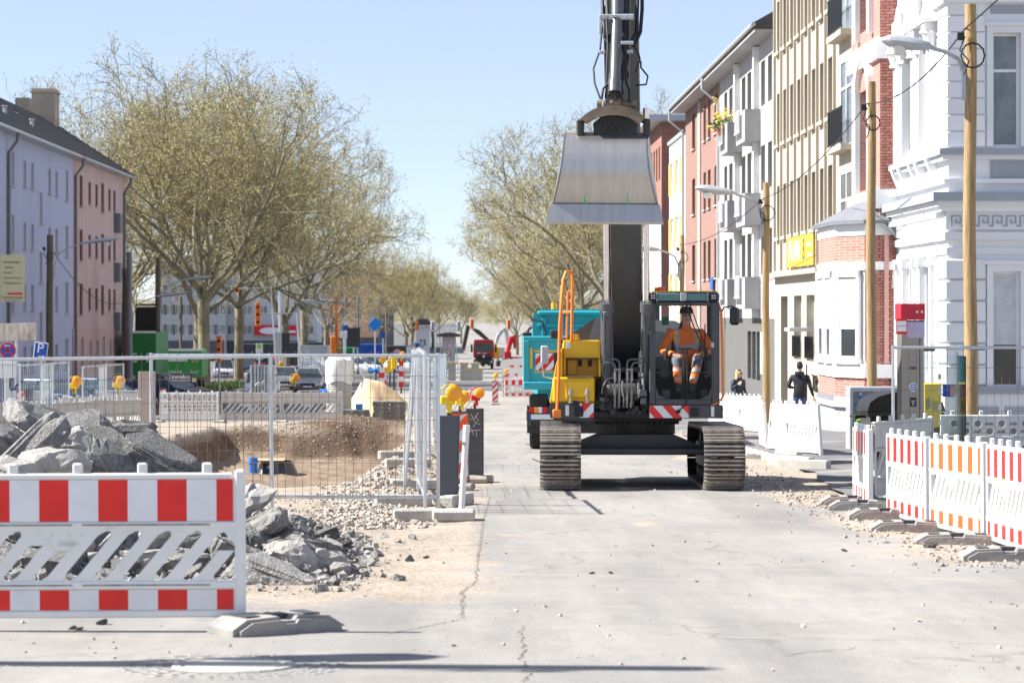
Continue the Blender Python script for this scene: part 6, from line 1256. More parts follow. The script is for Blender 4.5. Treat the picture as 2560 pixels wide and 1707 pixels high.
# turquoise tipper truck seen from behind
tk = T('tipper_truck', 'turquoise tipper truck parked behind the excavator, seen from the rear', 'truck', (2.45,55,gz(55)), rot=(-.02,0,-.055))
m = MB(); m.cbox(-1.24,1.24,-.05,.04,1.34,2.42,.02); m.cbox(-1.24,-1.19,.04,5.4,1.34,2.36,.01); m.cbox(1.19,1.24,.04,5.4,1.34,2.36,.01); m.cbox(-1.2,1.2,.04,5.4,1.30,1.42,.01); m.cbox(-1.24,1.24,5.35,5.45,1.34,2.7,.02)
m.cbox(-1.27,1.27,-.12,-.05,1.30,1.48,.03); m.cbox(-1.27,1.27,-.09,-.05,2.34,2.45,.02); m.cbox(-1.27,-1.13,-.10,-.05,1.46,2.36,.02); m.cbox(1.13,1.27,-.1,-.05,1.46,2.36,.02); m.build('tipper_body', 'teal', tk)
m = MB(); m.prism([(-1.22,2.4),(1.22,2.4),(1.22,2.95),(1.08,3.14),(-1.02,3.14),(-1.18,3.05),(-1.22,2.9)], 5.3, 5.42, 'y'); m.cbox(-1.1,1.1,5.22,5.3,2.72,2.80,.01); m.cbox(-1.1,1.1,5.1,6.1,3.0,3.1,.03); m.cbox(-1.0,-.9,5.22,5.3,2.4,2.95,.01); m.build('bulkhead', 'teal', tk)
m = MB(); m.cbox(-1.2,1.2,5.9,8.0,1.0,2.85,.08); m.build('cab', 'teal', tk)
for sx in (-1, 1): m = MB(); m.tube([(sx*1.2,7.7,2.75),(sx*1.38,7.8,2.72),(sx*1.42,7.8,2.6)], .03, 6); m.cbox(sx*1.42-.12,sx*1.42+.12,7.72,7.84,1.98,2.62,.03); m.cbox(sx*1.40-.12,sx*1.40+.12,7.7,7.84,1.55,1.94,.04); m.build('mirror', 'blackgloss', tk)
m = MB(); m.cbox(-.5,.5,.1,7.5,.75,1.05,.02); m.cbox(-1.2,1.2,.05,.22,.62,.86,.02); m.cbox(-1.15,-.75,.4,1.0,.5,1.2,.02); m.box(-1.2,1.2,.5,.52,.35,.95); m.build('chassis', 'xdark', tk)
m = MB(); m.box(-1.14,-.74,.02,.048,.93-.14,.93,0); m.build('light_cluster', 'black', tk)
for k, (a, b, c) in enumerate(((-1.13,-1.04,'sign_red'),(-1.03,-.95,'amber'),(-.94,-.86,'film_white'),(-.85,-.75,'sign_red'))): m = MB(); m.cbox(a,b,.0,.02,.80,.92,.004); m.build('tail_light', c, tk)
m = MB(); m.box(-1.14,-.62,.03,.045,.66,.77); pl_ = m.build('number_plate', 'sign_white', tk); m = MB(); m.box(-1.14,-1.10,.024,.0295,.66,.77); m.build('plate_strip', 'sign_blue', pl_)
warnplate(-1.0,-.55,1.72,2.08,-.061,1,tk); m = MB(); m.box(-1.04,-.5,-.058,-.0515,1.66,1.70); m.box(-1.04,-.5,-.058,-.0515,2.10,2.15); m.box(-1.12,-1.06,-.108,-.1005,1.75,2.2); m.build('reflective_strip', 'plan_yellow', tk)
for y in (1.1, 2.5):
    for sx in (-.98,.98): wheel(tk, sx, y, .5, .5, .34)
for sx in (-1.0,1.0): wheel(tk, sx, 7.0, .5, .5, .34)
[MB().tube([(x,5.5,3.1),(x,5.5,3.3)], .07, 10).build('beacon', 'amber', tk, True) for x in (-.72,.5)]; m = MB(); m.tube([(-1.25,5.2,2.9),(-1.0,5.1,2.85),(-.9,5.1,2.6),(-.95,5.1,2.4)], .02, 6); m.build('hose', 'black', tk)
# red truck far down the street, facing the camera
rt = T('truck', 'red construction truck driving up the street towards the camera', 'truck', (1.9,309,gz(309)))
m = MB(); m.loft([[(x*w,y,z) for x, y in ((-1.25,-.0),(1.25,-.0),(1.25,2.2),(-1.25,2.2))] for z, w in ((1.5,1),(2.5,1),(3.4,.94),(3.55,.86))]); m.build('cab', 'truck_red', rt); m = MB(); m.quad((-1.05,-.02,2.1),(1.05,-.02,2.1),(1.0,-.01,3.1),(-1.0,-.01,3.1)); m.build('windscreen', 'windscreen', rt)
m = MB(); m.cbox(-1.25,1.25,-.1,.2,.55,1.2,.08); m.build('bumper', 'xdark', rt); m = MB(); [m.cbox(-.85,.85,-.06,.0,1.2+.18*i,1.32+.18*i,.02) for i in range(4)]; m.build('grille', 'xdark', rt); m = MB(); m.disc(.14,0,16,0,Matrix.Translation((0,-.12,1.55)) @ RXZ); m.build('badge', 'chrome', rt)
for sx in (-1,1): m = MB(); m.cbox(sx*.95-.2,sx*.95+.2,-.13,-.09,.75,1.0,.03); m.build('headlight', 'lamp_grey', rt); m = MB(); m.cbox(sx*1.45-.12,sx*1.45+.12,-.1,.1,2.0,3.0,.03); m.build('mirror', 'black', rt); wheel(rt, sx*1.0, .9, .5, .5, .35)
m = MB(); m.box(-.8,-.4,-.03,-.005,1.75,2.0); m.box(-.2,.4,-.03,-.005,1.75,1.95); m.build('placard', 'sign_white', rt); m = MB(); m.cbox(-1.2,1.2,2.6,8,1.3,3.2,.05); m.cbox(-1.0,1.0,.1,8,.7,1.3,.05); m.build('load_body', 'xdark', rt)
def car(px, d, rz, paint, label, h=1.0, X=None):
    x = X if X is not None else XD(px, d); t = T('car', label, 'car', (x, d, gz(d)+.01), rz, 'cars in the traffic')
    ring = lambda y, w, a, b: [(-w*.92,y,a),(w*.92,y,a),(w,y,a+(b-a)*.3),(w,y,a+(b-a)*.75),(w*.9,y,b),(-w*.9,y,b),(-w,y,a+(b-a)*.75),(-w,y,a+(b-a)*.3)]
    m = MB(); m.loft([ring(*q) for q in ((-2.12,.70,.36,.60),(-2.02,.83,.24,.72),(-1.6,.88,.2,.80),(-.8,.90,.18,.93),(.3,.90,.18,.95),(1.5,.89,.2,.97),(1.95,.85,.25,.93),(2.1,.76,.4,.8))]); m.build('body', paint, t, True)
    m = MB(); m.loft([[(-w,y0,z),(w,y0,z),(w,y1,z),(-w,y1,z)] for w, y0, y1, z in ((.80,-.95,1.85,.90),(.73,-.5,1.65,1.16*h),(.60,-.05,1.3,1.40*h))]); m.build('windows', 'windscreen', t)
    m = MB(); m.loft([[(-w,y0,z),(w,y0,z),(w,y1,z),(-w,y1,z)] for w, y0, y1, z in ((.62,-.1,1.35,1.395*h),(.58,.0,1.25,1.45*h))]); [m.tube([(sx*.80,-.95,.92),(sx*.61,-.06,1.40*h)], .035, 5) for sx in (-1,1)]; [m.tube([(sx*.80,1.85,.92),(sx*.61,1.32,1.40*h)], .06, 5) for sx in (-1,1)]; [m.tube([(sx*.80,.55,.92),(sx*.61,.55,1.40*h)], .04, 5) for sx in (-1,1)]; m.build('roof', paint, t)
    for sx in (-1,1):
        m = MB(); m.loft([[(sx*.62+dx,-2.10+dy,z) for dx in (-.16,.16)]+[(sx*.62+dx*.8,-2.02+dy,z+.14) for dx in (.16,-.16)] for dy, z in ((0,.55),(.06,.56))]); m.build('headlight', 'chrome', t); m = MB(); m.cbox(sx*1.0-.09,sx*1.0+.09,-.75,-.62,.95,1.07,.02); m.build('mirror', paint, t)
        for y in (-1.35, 1.35): wheel(t, sx*.80, y, .31, .31, .2)
    m = MB(); m.cbox(-.42,.42,-2.14,-2.08,.42,.58,.015); g_ = m.build('grille', 'black', t); m = MB(); m.box(-.26,.26,-2.16,-2.145,.34,.44); m.build('number_plate', 'sign_white', t); return t
car(772,153,.03,'car_silver','silver car with open bright headlights facing the site'); car(712,161,.05,'car_silver','pale silver car queueing beside the silver one'); car(655,130,.04,'car_white','white car behind the ribbed trench sheets',1.12); car(660,192,.2,'car_red','small red car under the plane trees'); car(762,166,0,'car_white','white car roof between the silver car and the box van')
car(150,96,.95,'car_blue','dark blue hatchback parked behind the dusty barriers, far left'); car(268,103,.9,'car_blue','dark blue estate car parked before the pink house'); car(425,118,.9,'car_blue','dark blue car half hidden behind the name plate fence')
CS = [(560,215,'car_white','white car waiting under the spreading plane tree'),(700,235,'car_red','red car crossing behind the box van'),(840,250,'car_blue','dark blue car by the mast with orange cables'),(905,262,'car_white','white car before the peach building'),(935,290,'car_blue','dark blue car before the dark terrace'),(880,330,'car_silver','silver car far off at the crossing'),(620,255,'car_blue','dark blue car behind the bus stop sign'),(970,350,'car_red','far red car by the station sign'),(1010,280,'car_white','white car behind the speed limit sign')]
for a_, d_, c_, l_ in CS: car(a_, d_, 1.2 if a_ % 4 else .1, c_, l_, 1.15)
for a_, d_, w_, h_, c_, l_ in ((925,300,3.2,3.0,'sign_blue','blue market kiosk by the station sign'),(985,320,4.0,2.8,'bg_k','dark site container beyond the speed limit sign'),(860,310,3.0,2.6,'green_cont','green site container behind the dark sign'),(1030,330,3.5,2.6,'lamp_grey','grey site container behind the lane sign'),(760,330,5,3.2,'bg_k','dark delivery van behind the forked tree'),(650,330,5,3.0,'bg_k','dark delivery van under the red banner')):
    mat('bg_k', (.05,.055,.065), .6); mat('green_cont', (.02,.19,.05), .5, var=.06); t = T('site_container', l_, 'container', (XD(a_,d_),d_,gz(d_))); m = MB(); m.cbox(-w_/2,w_/2,0,2.4,.15,h_,.05); [m.box(-w_/2+.1+.3*k,-w_/2+.2+.3*k,-.04,.0,.3,h_-.15) for k in range(int(w_/.3)-1)]; m.build('body', c_, t); m = MB(); m.box(-.5,.4,-.06,-.045,.9,1.9); m.build('hatch', 'lamp_grey', t)
bv = T('box_van', 'small grey box van with white cab in the traffic queue', 'van', (XD(778,178),178,gz(178))); m = MB(); m.cbox(-1.05,1.05,1.6,5,.8,2.75,.04); m.build('box', 'lamp_grey', bv); m = MB(); m.loft([[(-w,y0,z),(w,y0,z),(w,1.6,z),(-w,1.6,z)] for w, y0, z in ((.95,-.2,.3),(.97,-.3,.95),(.95,-.1,1.15),(.85,.45,2.0),(.8,.7,2.12))]); m.build('cab', 'car_white', bv)
m = MB(); m.quad((-.86,-.06,1.2),(.86,-.06,1.2),(.78,.42,1.95),(-.78,.42,1.95)); m.build('windscreen', 'windscreen', bv); [wheel(bv, sx*.88, y, .36, .36, .24) for sx in (-1,1) for y in (.5,4)]; m = MB(); m.cbox(-.5,.5,-.34,-.28,.5,.75,.02); m.build('grille', 'black', bv)
mat('green_cont', (.02,.19,.05), .5, var=.06); mat('green_light', (.04,.30,.06), .5, var=.05)
def gtext(par, s, size, x, z, y=-.03): text(s, size, 'sign_white', par, TM(x, y, z))
gc = T('green_container', 'dark green site container with white letters and black fencing on top', 'container', (XD(349,148),148,gz(148))); m = MB(); m.cbox(-.95,.95,0,6,.2,3.55,.02); m.build('body', 'green_cont', gc); m = MB(); m.cbox(-.95,.95,-.015,.0,3.50,3.62,.004); m.build('edge', 'sign_white', gc); m = MB(); [m.box(-.3+.07*i,-.27+.07*i,.3,.33,3.6,5.2) for i in range(18)]; m.box(-.3,.95,.3,.33,5.1,5.2); m.box(-.3,.95,.28,.36,3.62,5.0); m.build('top_fencing', 'black', gc); gtext(gc,'iC',.75,-.45,2.05); gtext(gc,'B',.75,.55,2.05); gtext(gc,'be',.75,-.6,.95)
gt = T('green_trailer', 'bright green curtain-side trailer parked under the plane trees', 'trailer', (XD(452,156),156,gz(156)), .04); m = MB(); m.cbox(-1.32,1.32,0,5,.8,2.5,.03); m.build('body', 'green_light', gt); m = MB(); m.cbox(-1.34,1.34,-.02,.0,2.44,2.58,.005); m.build('edge', 'sign_white', gt); gtext(gt,'UT',.38,.9,1.9); MB().box(-1.0,.4,-.03,-.02,1.82,1.96).build('faded_print', 'sign_white', gt); gtext(gt,'ingwang',.36,-.5,1.2); gtext(gt,'lucr',.36,.85,1.2); [wheel(gt, sx*1.05, y, .5, .5, .3) for sx in (-1,1) for y in (1.2,3.8)]
def digger(px, d, pts, mt, label, bodypx, bodyz):
    t = T('excavator', label, 'excavator', (XD(bodypx,d),d,gz(d)), group='distant excavators'); m = MB(); L = t.location
    q = [W(a,b,d)-L for a, b in pts]; m.tube(q, [.28,.34,.30,.22][:len(q)], 6); m.build('boom', mt, t); m = MB(); m.cbox(-1.2,1.2,0,3,1.0,bodyz,.1); m.cbox(-1.1,-.2,-.6,.8,1.1,bodyz+.7,.05); m.build('body', 'xyellow' if mt == 'xdark' else mt, t); m = MB(); m.cbox(-1.3,-.7,-1.5,3,0,.9,.2); m.cbox(.7,1.3,-1.5,3,0,.9,.2); m.build('tracks', 'xdark', t)
digger(1160,335,[(1158,872),(1170,815),(1196,830),(1222,852)],'xdark','distant dark excavator with folded arm beside the red truck',1226,2.6); digger(1260,345,[(1272,862),(1264,818),(1246,838),(1240,858)],'galv','distant grey excavator arm right of the red truck',1240,2.4); digger(1285,330,[(1268,885),(1278,845),(1286,838),(1288,870)],'truck_red','distant red loader crane right of the red truck',1282,1.3)
for i, (px, py) in enumerate(((1105,906),(1130,907),(1160,908),(1188,909),(1172,922),(1197,923))):
    d = 205; t = T('timber_beam', 'pale squared timber beam lying across the road works', 'beam', W(px,py,d), .05, 'timber beams on the road works'); m = MB(); m.cbox(-.42,.42,-.1,.1,-.09,.09,.02); m.build('beam', 'timber', t); m = MB(); m.box(-.3,.3,-.09,.09,-(W(px,py,d).z-gz(d))+.0,-.095); m.build('support', 'concrete', t)
for i in range(5):
    t = T('banner_fence', 'white printed banner fence panel along the far carriageway', 'fence', (2.0+i*.5,150+i*9,gz(150+i*9)), .15, 'banner fences'); m = MB(); m.box(-.0,3.2,-.01,.01,.2,1.95); m.build('banner', 'white_plastic', t); m = MB(); r_ = random.Random(i); [m.box(.2+.28*k,.2+.28*k+r_.uniform(.1,.24),-.016,-.011,1.0+.5*(k%2),1.0+.5*(k%2)+.14) for k in range(10)]; m.build('print', 'film_red', t); m = MB(); [m.tube([(x,0,0),(x,0,2)], .03, 6) for x in (0,3.2)]; m.build('post', 'galv', t)
# ================================================================ SIGNS AND SIGNALS
def pole_thin(t, h, r=.035, m='galv'): q = MB(); q.tube([(0,.03,0),(0,.03,h)], r, 8); q.build('post', m, t)
def disc_sign(px, py, d, R, label, kind, rz=0):
    p = W(px, py, d); g0 = gz(d); t = T('road_sign', label, 'road sign', (p.x,d,g0), rz, 'road signs'); z = p.z-g0; pole_thin(t, z+R*.6); M = Matrix.Translation((0,-.02,z)) @ RXZ; s = MB(); s.lathe([(0,.02),(R,.02),(R,0),(0,0)], 28, 0, M); s.disc(R,.021,28,0,M)
    if kind == 'stop': s.disc(R*.95,.024,28,1,M); s.disc(R*.78,.027,28,2,M); q = [s.box(-R*.82,R*.82,.0285,.03,-R*.09,R*.09,1,M @ Matrix.Rotation(a,4,'Z') @ Matrix.Translation((0,0,0)) @ Matrix(((1,0,0,0),(0,0,1,0),(0,1,0,0),(0,0,0,1)))) for a in (PI/4,-PI/4)]; mats = ['sign_white','sign_red','sign_blue']
    elif kind == 'blue': s.disc(R*.94,.024,28,2,M); mats = ['sign_white','sign_red','sign_blue']
    else: s.disc(R*.97,.024,28,1,M); s.disc(R*.74,.027,28,0,M); mats = ['sign_white','sign_red','sign_blue']
    s.build('plate', mats, t); return t, z
t, z = disc_sign(20,876,90,.305,'round no-stopping sign, red and blue with a white arrow, by the lavender house','stop'); m = MB(); m.add([(-.13,-.06,z+.17),(-.05,-.06,z+.21),(-.05,-.06,z+.185),(.09,-.06,z+.185),(.09,-.06,z+.155),(-.05,-.06,z+.155),(-.05,-.06,z+.13)], [(0,1,2,3,4,5,6)]); m.build('arrow', 'sign_white', t)
p = W(102,877,88); t = T('parking_sign', 'tilted blue parking sign with white P and arrow', 'road sign', (p.x,88,gz(88)), 0, 'road signs'); z = p.z-gz(88); pole_thin(t, z+.2); R = Matrix.Translation((0,0,z)) @ Matrix.Rotation(.12,4,'Y'); m = MB(R); m.cbox(-.235,.235,-.02,0,-.29,.29,.01); m.build('plate', 'sign_white', t); m = MB(R); m.box(-.215,.215,-.026,-.021,-.27,.27); m.build('field', 'sign_blue', t)
text('P', .46, 'sign_white', t, R @ TM(-.02,-.03,.08), ext=.004); m = MB(R); m.add([(-.05,-.034,-.205),(.09,-.034,-.205),(.09,-.034,-.245),(.17,-.034,-.19),(.09,-.034,-.135),(.09,-.034,-.175),(-.05,-.034,-.175)], [(0,1,2,3,4,5,6)]); m.build('arrow', 'sign_white', t)
t, z = disc_sign(993,883,183,.33,'round speed limit 30 sign with red border above the road works','red'); text('30', .36, 'darkgrey', t, TM(0,-.06,z), sx=.9)
t, z = disc_sign(1116,883,183,.31,'round red-bordered sign with a walking figure near the red truck','red'); m = MB(); m.tube([(0,-.055,z+.15),(0,-.055,z+.20)], .035, 8); m.tube([(0,-.055,z+.12),(0,-.055,z-.02)], .03, 6); m.tube([(0,-.055,z-.02),(-.07,-.055,z-.17)], .02, 6); m.tube([(0,-.055,z-.02),(.07,-.055,z-.17)], .02, 6); m.tube([(0,-.055,z+.1),(.08,-.055,z+.0)], .016, 6); m.tube([(0,-.055,z+.1),(-.08,-.055,z+.02)], .016, 6); m.build('symbol', 'darkgrey', t)
t, z = disc_sign(1124,864,230,.25,'smaller red-bordered sign with a walking figure, further back','red'); m = MB(); m.box(-.04,.04,-.06,-.05,z-.12,z+.12); m.build('symbol', 'darkgrey', t)
t, z = disc_sign(994,923,150,.24,'round blue sign with a white diagonal arrow beside the fence','blue'); m = MB(Matrix.Translation((0,0,z)) @ Matrix.Rotation(-.8,4,'Y')); m.add([(.17,-.055,-.03),(-.05,-.055,-.03),(-.05,-.055,-.11),(-.17,-.055,0),(-.05,-.055,.11),(-.05,-.055,.03),(.17,-.055,.03)], [(0,1,2,3,4,5,6)]); m.build('arrow', 'sign_white', t)
def board(px0, px1, py0, py1, d, mt, label, name='sign_board', rot=0, post=True, cat_='sign'):
    a, b = W(px0,py1,d), W(px1,py0,d); cx = (a.x+b.x)/2; t = T(name, label, cat_, (cx,d,gz(d))); w, z0, z1 = (b.x-a.x)/2, a.z-gz(d), b.z-gz(d); M = Matrix.Translation((0,0,(z0+z1)/2)) @ Matrix.Rotation(rot,4,'Y'); h = (z1-z0)/2; m = MB(M); m.cbox(-w,w,-.03,.03,-h,h,.01); m.build('panel', mt, t)
    if post: q = MB(); q.tube([(0,.08,0),(0,.08,(z0+z1)/2)], .06, 8); q.build('post', 'galv', t)
    return t, w, z0, z1
mat('flag_blue', (.01,.22,.70), .5); board(925,950,798,823,215,'flag_blue','plain blue square sign set on its corner','diamond_sign',PI/4)
board(868,900,819,868,200,'darkgrey','tall dark back of a direction sign near the blue square'); board(684,704,830,890,205,'galv','grey ribbed back of a large direction sign'); board(704,724,832,885,206,'darkgrey','dark back of a sign beside the grey ribbed one')
t, w, z0, z1 = board(857,870,800,812,215,'sign_white','small white board on the scaffold mast'); board(851,868,828,845,212,'sign_white','white square box on the mast by the dark sign'); board(857,870,812,826,214,'sign_blue','small blue board below the white one')
board(1016,1038,866,896,190,'sign_white','white temporary lane sign with two curved arrows'); t, w, z0, z1 = board(1028,1060,856,884,200,'lamp_grey','grey diversion board with blue round symbol'); m = MB(); m.disc(.18,0,18,0,Matrix.Translation((0,-.04,(z0+z1)/2+.2)) @ RXZ); m.build('symbol', 'sign_blue', t)
board(951,964,830,845,290,'sign_blue','dark blue station sign with a U'); t = board(640,657,858,884,175,'sign_white','white bus stop sign with a green and yellow disc')[0]; z = W(648,866,175).z-gz(175); m = MB(); m.disc(.16,0,18,0,Matrix.Translation((0,-.05,z)) @ RXZ); m.build('symbol', 'graffiti_green', t)
mat('sign_cream', (.50,.47,.29), .6, var=.04); mat('sign_brown', (.16,.075,.05), .6); t, w, z0, z1 = board(1,62,637,755,105,'sign_cream','cream shop sign listing flooring services, projecting from the terrace','shop_sign',0,False); zz = z1-.30
for i, s in enumerate(('- Bodenbeläge','- Tapeten','- Farben','- Sonnenschutz','- Objektservice')): text(s, .125, 'sign_brown', t, TM(-w+.08,-.04,zz-i*.215), align='LEFT')
text('raumkonzept', .16, 'sign_brown', t, TM(0,-.04,z0+.19)); text('Einrichtung & Bauservice', .06, 'sign_brown', t, TM(0,-.04,z0+.06)); m = MB(); m.box(-.2,w-.08,-.038,-.031,z0+.30,z0+.38); m.build('red_bar', 'sign_red', t); m = MB(); m.box(-2.2,-w,-.03,.03,z1-.3,z1-.22); m.box(-2.2,-w,-.03,.03,z0+.2,z0+.28); m.build('bracket', 'darkgrey', t)
mat('shiny_board', (.62,.52,.42), .25, .5, var=.5, scale=3, stretch=(2,2,.5)); board(-10,90,808,852,98,'shiny_board','reflective horizontal shop board above the no-stopping sign','shop_sign',-.03)  # orange-white reflections are put into the board's mottled colour
t = board(-8,36,903,945,86,'sign_white','white building site notice with dark line drawings')[0]
for px, py, d, l, h in ((548,873,150,'amber-hooded traffic signal on a pole under the trees',1.6),(645,786,170,'amber-hooded traffic signal hanging from a mast arm',1.6),(592,722,190,'small amber lamp on the overhead line',.5),(1043,815,300,'amber-hooded signal on the far left mast arm',.95),(1147,815,300,'white-backed signal on the mast left of the red truck',1.05),(1180,809,300,'amber signal with white board above the red truck',1.05),(1272,811,300,'amber signal with white board right of the red truck',1.05),(1082,815,300,'white-backed signal over the road near the small house',1.05)):
    p = W(px,py,d); t = T('traffic_signal', l, 'traffic signal', (p.x,d,gz(d)), group='traffic signals'); z = p.z-gz(d); s = min(1, d/170)
    if 'white' in l: m = MB(); m.cbox(-.26,.26,.02,.06,z-h*.62,z+h*.62,.02); m.build('backboard', 'sign_white', t)
    m = MB(); m.cbox(-.17*s,.17*s,-.2,.0,z-h/2,z+h/2,.04); m.build('housing', 'orange_paint' if 'amber' in l else 'lamp_grey', t); m = MB(); [m.lathe([(.0,.0),(.08*s,0),(.08*s,.1),(.07*s,.1)], 12, 0, Matrix.Translation((0,-.2,z+k*h*.31)) @ RXZ) for k in (-1,0,1)]; m.build('lenses', 'black', t)
    m = MB(); m.tube([(0,.1,z+h*.5),(0,.1,0)] if d < 160 else [(0,.1,z),(2.5 if px < 1100 or px > 1200 else -2.5,.1,z+.1),(3 if px < 1100 or px > 1200 else -3,.1,0)], .06, 8); m.build('mast', 'galv', t)
for px, d, top, l in ((700,210,725,'tall steel light mast behind the plane trees'),(452,175,742,'thin dark mast under the plane trees'),(840,215,742,'mast with a wide crossbar and orange cables'),(965,290,765,'leaning brown mast with cables by the dark terrace'),(895,250,738,'greenish pole before the peach building')):
    x = XD(px,d); t = T('light_mast', l, 'mast', (x,d,gz(d))); z = ZP(top,d)-gz(d); m = MB(); m.tube([(0,0,0),(0,0,z)], .14 if px == 700 else .10, 8); m.build('shaft', {700:'galv',965:'tilt_brown',895:'gutter'}.get(px,'wood_old'), t)
    if px == 840: m = MB(); m.cbox(-3.6,.8,-.1,.1,z-.55,z-.25,.02); m.tube([(-2.5,0,z-.6),(-.1,0,z-2.6)], .06, 6); m.build('crossbar', 'lamp_grey', t); m = MB(); [m.tube([(-.1+.05*k,-.15,z-.2),(.15*math.sin(k),-.2,z-2.5),(-.2+.2*k,-.2,z-4.5),(.1,-.2,z-6)], .04, 5) for k in range(4)]; m.build('cables', 'orange_paint', t); m = MB(); m.cbox(-.45,.0,-.4,-.1,.8,3.6,.05); m.build('orange_box', 'orange_paint', t)
for i, (px, py) in enumerate(((955,905),(985,905),(1003,895),(940,928),(960,932),(975,915),(700,918),(667,890))):
    d = 140+i*4; t = T('site_clutter', ('amber lamp and striped stand among the works','small yellow site box among the works','stacked red and white stands among the works','blue bent pipe pieces on the sand heap')[i % 4], 'site equipment', (XD(px,d),d,gz(d)), group='equipment beyond the sand heap'); z = ZP(py,d)-gz(d)
    m = MB(); m.box(-.05,.05,-.05,.05,0,z); m.build('post', 'darkgrey', t)
    if i % 4 == 3: m = MB(); m.tube([(-.4,0,z),(0,0,z+.1),(.25,0,z-.15),(.3,0,z-.45)], .10, 8); m.build('pipe', 'flag_blue', t)
    elif i % 4 == 1: m = MB(); m.cbox(-.16,.16,-.16,.16,z-.4,z+.4,.03); m.build('box', 'yellow_pl', t)
    else:
        lamp(t, 0, -.1, z, 1.6); m = MB(); [m.box(-.14,.14,-.08,-.06,.4+.3*k,.4+.3*k+.3,k % 2) for k in range(max(1,int((z-.4)/.3)))]; m.build('striped_stand', ['film_red','film_white'], t)
# ================================================================ TREES
mat('bark', (.20,.175,.115), .9, var=.45, scale=1.6, stretch=(1,1,.4), dirt=(.33,.30,.21,.57), dscale=2); mat('twig', (.25,.215,.125), .9, var=.3, scale=.6); mat('bud', (.48,.42,.17), .8, var=.35, scale=.5); mat('bud2', (.39,.32,.15), .8, var=.35, scale=.5)
def tree_meshes(seed, H, R, fork, tr, leafy=1.0, nl=7):
    r = random.Random(seed); wood = MB(); tw = MB(); UP = Vector((0,0,1)); C = Vector((0,0,H*.60)); rad = Vector((R,R,H*.42))
    def inside(p): q = p-C; return (q.x/rad.x)**2+(q.y/rad.y)**2+(q.z/rad.z)**2
    def rv(): return Vector((r.gauss(0,1),r.gauss(0,1),r.gauss(0,1)))
    NS = [9,7,5,4,3]
    def grow(p, d, L, rad0, lv):
        n = 5 if lv < 3 else 3; pts = [p.copy()]; rs = [rad0]; dirs = []
        for i in range(n):
            d = (d+rv()*(.13 if lv < 3 else .2)+UP*(.07 if lv < 3 else .05)).normalized(); dirs.append(d); p = p+d*L/n; pts.append(p.copy()); rs.append(rad0*(1-.62*(i+1)/n))
            if inside(p) > 1.12 and lv > 1: break
        (wood if lv < 3 else tw).tube(pts, rs, NS[lv], 0, cap=False)
        if lv == 4:
            for q, dd in zip(pts[1:], dirs):
                for k in range(2):
                    e_ = (dd+rv()*.75).normalized(); Lk = r.uniform(.35,.8); a = q; b = q+e_*Lk; s = e_.orthogonal().normalized()*.012
                    tw.add([a-s, a+s, b], [(0,1,2)], 0)
                    for w in range(int(4.5*leafy+r.random())):
                        c = a.lerp(b, r.uniform(.3,1.05))+rv()*.05; u = rv().normalized()*r.uniform(.03,.065); v = rv().normalized()*r.uniform(.03,.06); tw.add([c-u, c+v, c+u, c-v], [(0,1,2,3)], 1 if r.random() < .6 else 2)
            return
        nc = (0,8,6,5)[lv]
        for k in range(nc):
            t = r.uniform(.28,1.0) if k else 1.0; i = min(len(dirs)-1, int(t*len(dirs))); f = t*len(dirs)-i; q = pts[i].lerp(pts[min(i+1,len(pts)-1)], min(1,f)); ax = rv().cross(dirs[i]).normalized(); nd_ = Matrix.Rotation(r.uniform(.45,1.05),3,ax) @ dirs[i]
            grow(q, nd_, L*r.uniform(.48,.72), max(.02, rs[i]*r.uniform(.42,.62)), lv+1)
    pts = [Vector((0,0,-.4)),Vector((0,0,.4)),Vector((r.uniform(-.1,.1),r.uniform(-.1,.1),fork*.5)),Vector((r.uniform(-.2,.2),r.uniform(-.2,.2),fork))]; wood.tube(pts, [tr*1.25,tr*1.05,tr*.92,tr*.95], 12, 0, cap=False)
    for k in range(nl):
        a = 2*PI*k/nl+r.uniform(-.3,.3); sp = r.uniform(.35,1.1) if k else .1; d = Vector((math.cos(a)*math.sin(sp), math.sin(a)*math.sin(sp), math.cos(sp))); grow(pts[-1]+Vector((0,0,r.uniform(-.5,.3))), d, H*r.uniform(.38,.50)*(1.0+.25*math.sin(sp)), tr*r.uniform(.36,.54), 1)
    return wood.mesh('trunk', 'bark', True), tw.mesh('crown', ['twig','bud','bud2'])
TV = [tree_meshes(3,20.5,10,5.8,.40), tree_meshes(8,19,9.5,5.0,.42), tree_meshes(15,21.5,10.5,5.6,.37), tree_meshes(27,17,7.0,4.0,.34,1.2,6)]
def tree(v, x, y, s, rz, label, group='plane trees along the street', sz=1.0):
    t = T('plane_tree', label, 'tree', (x,y,gz(y)), rz, group); t.scale = (s,s,s*sz); link('trunk', TV[v][0], t); link('crown', TV[v][1], t)
tree(2,-24.5,178,.98,.4,'budding plane tree rising behind the pink house'); tree(0,-17.1,166,1.0,1.2,'budding plane tree with a straight thick trunk beside the green trailer'); tree(1,-19.2,182,1.02,3.3,'budding plane tree with a slim pale trunk by the green trailer'); tree(2,-17.2,192,1.0,2.3,'budding plane tree with low spreading limbs before the grey building')
tree(1,-16.2,228,.97,1.1,'plane tree between the low spreading one and the forked one'); tree(0,-17.2,268,1.13,4.2,'forked plane tree by the red banner building'); tree(2,-17,305,.85,.7,'plane tree partly hidden behind the forked one'); tree(1,-31.5,215,.86,2.0,'plane tree behind the pink house roof'); tree(3,-10.2,460,1.05,1.0,'rounded tree at the end of the dark terrace'); tree(3,-12.5,520,1.0,2.0,'rounded tree behind the one at the dark terrace')
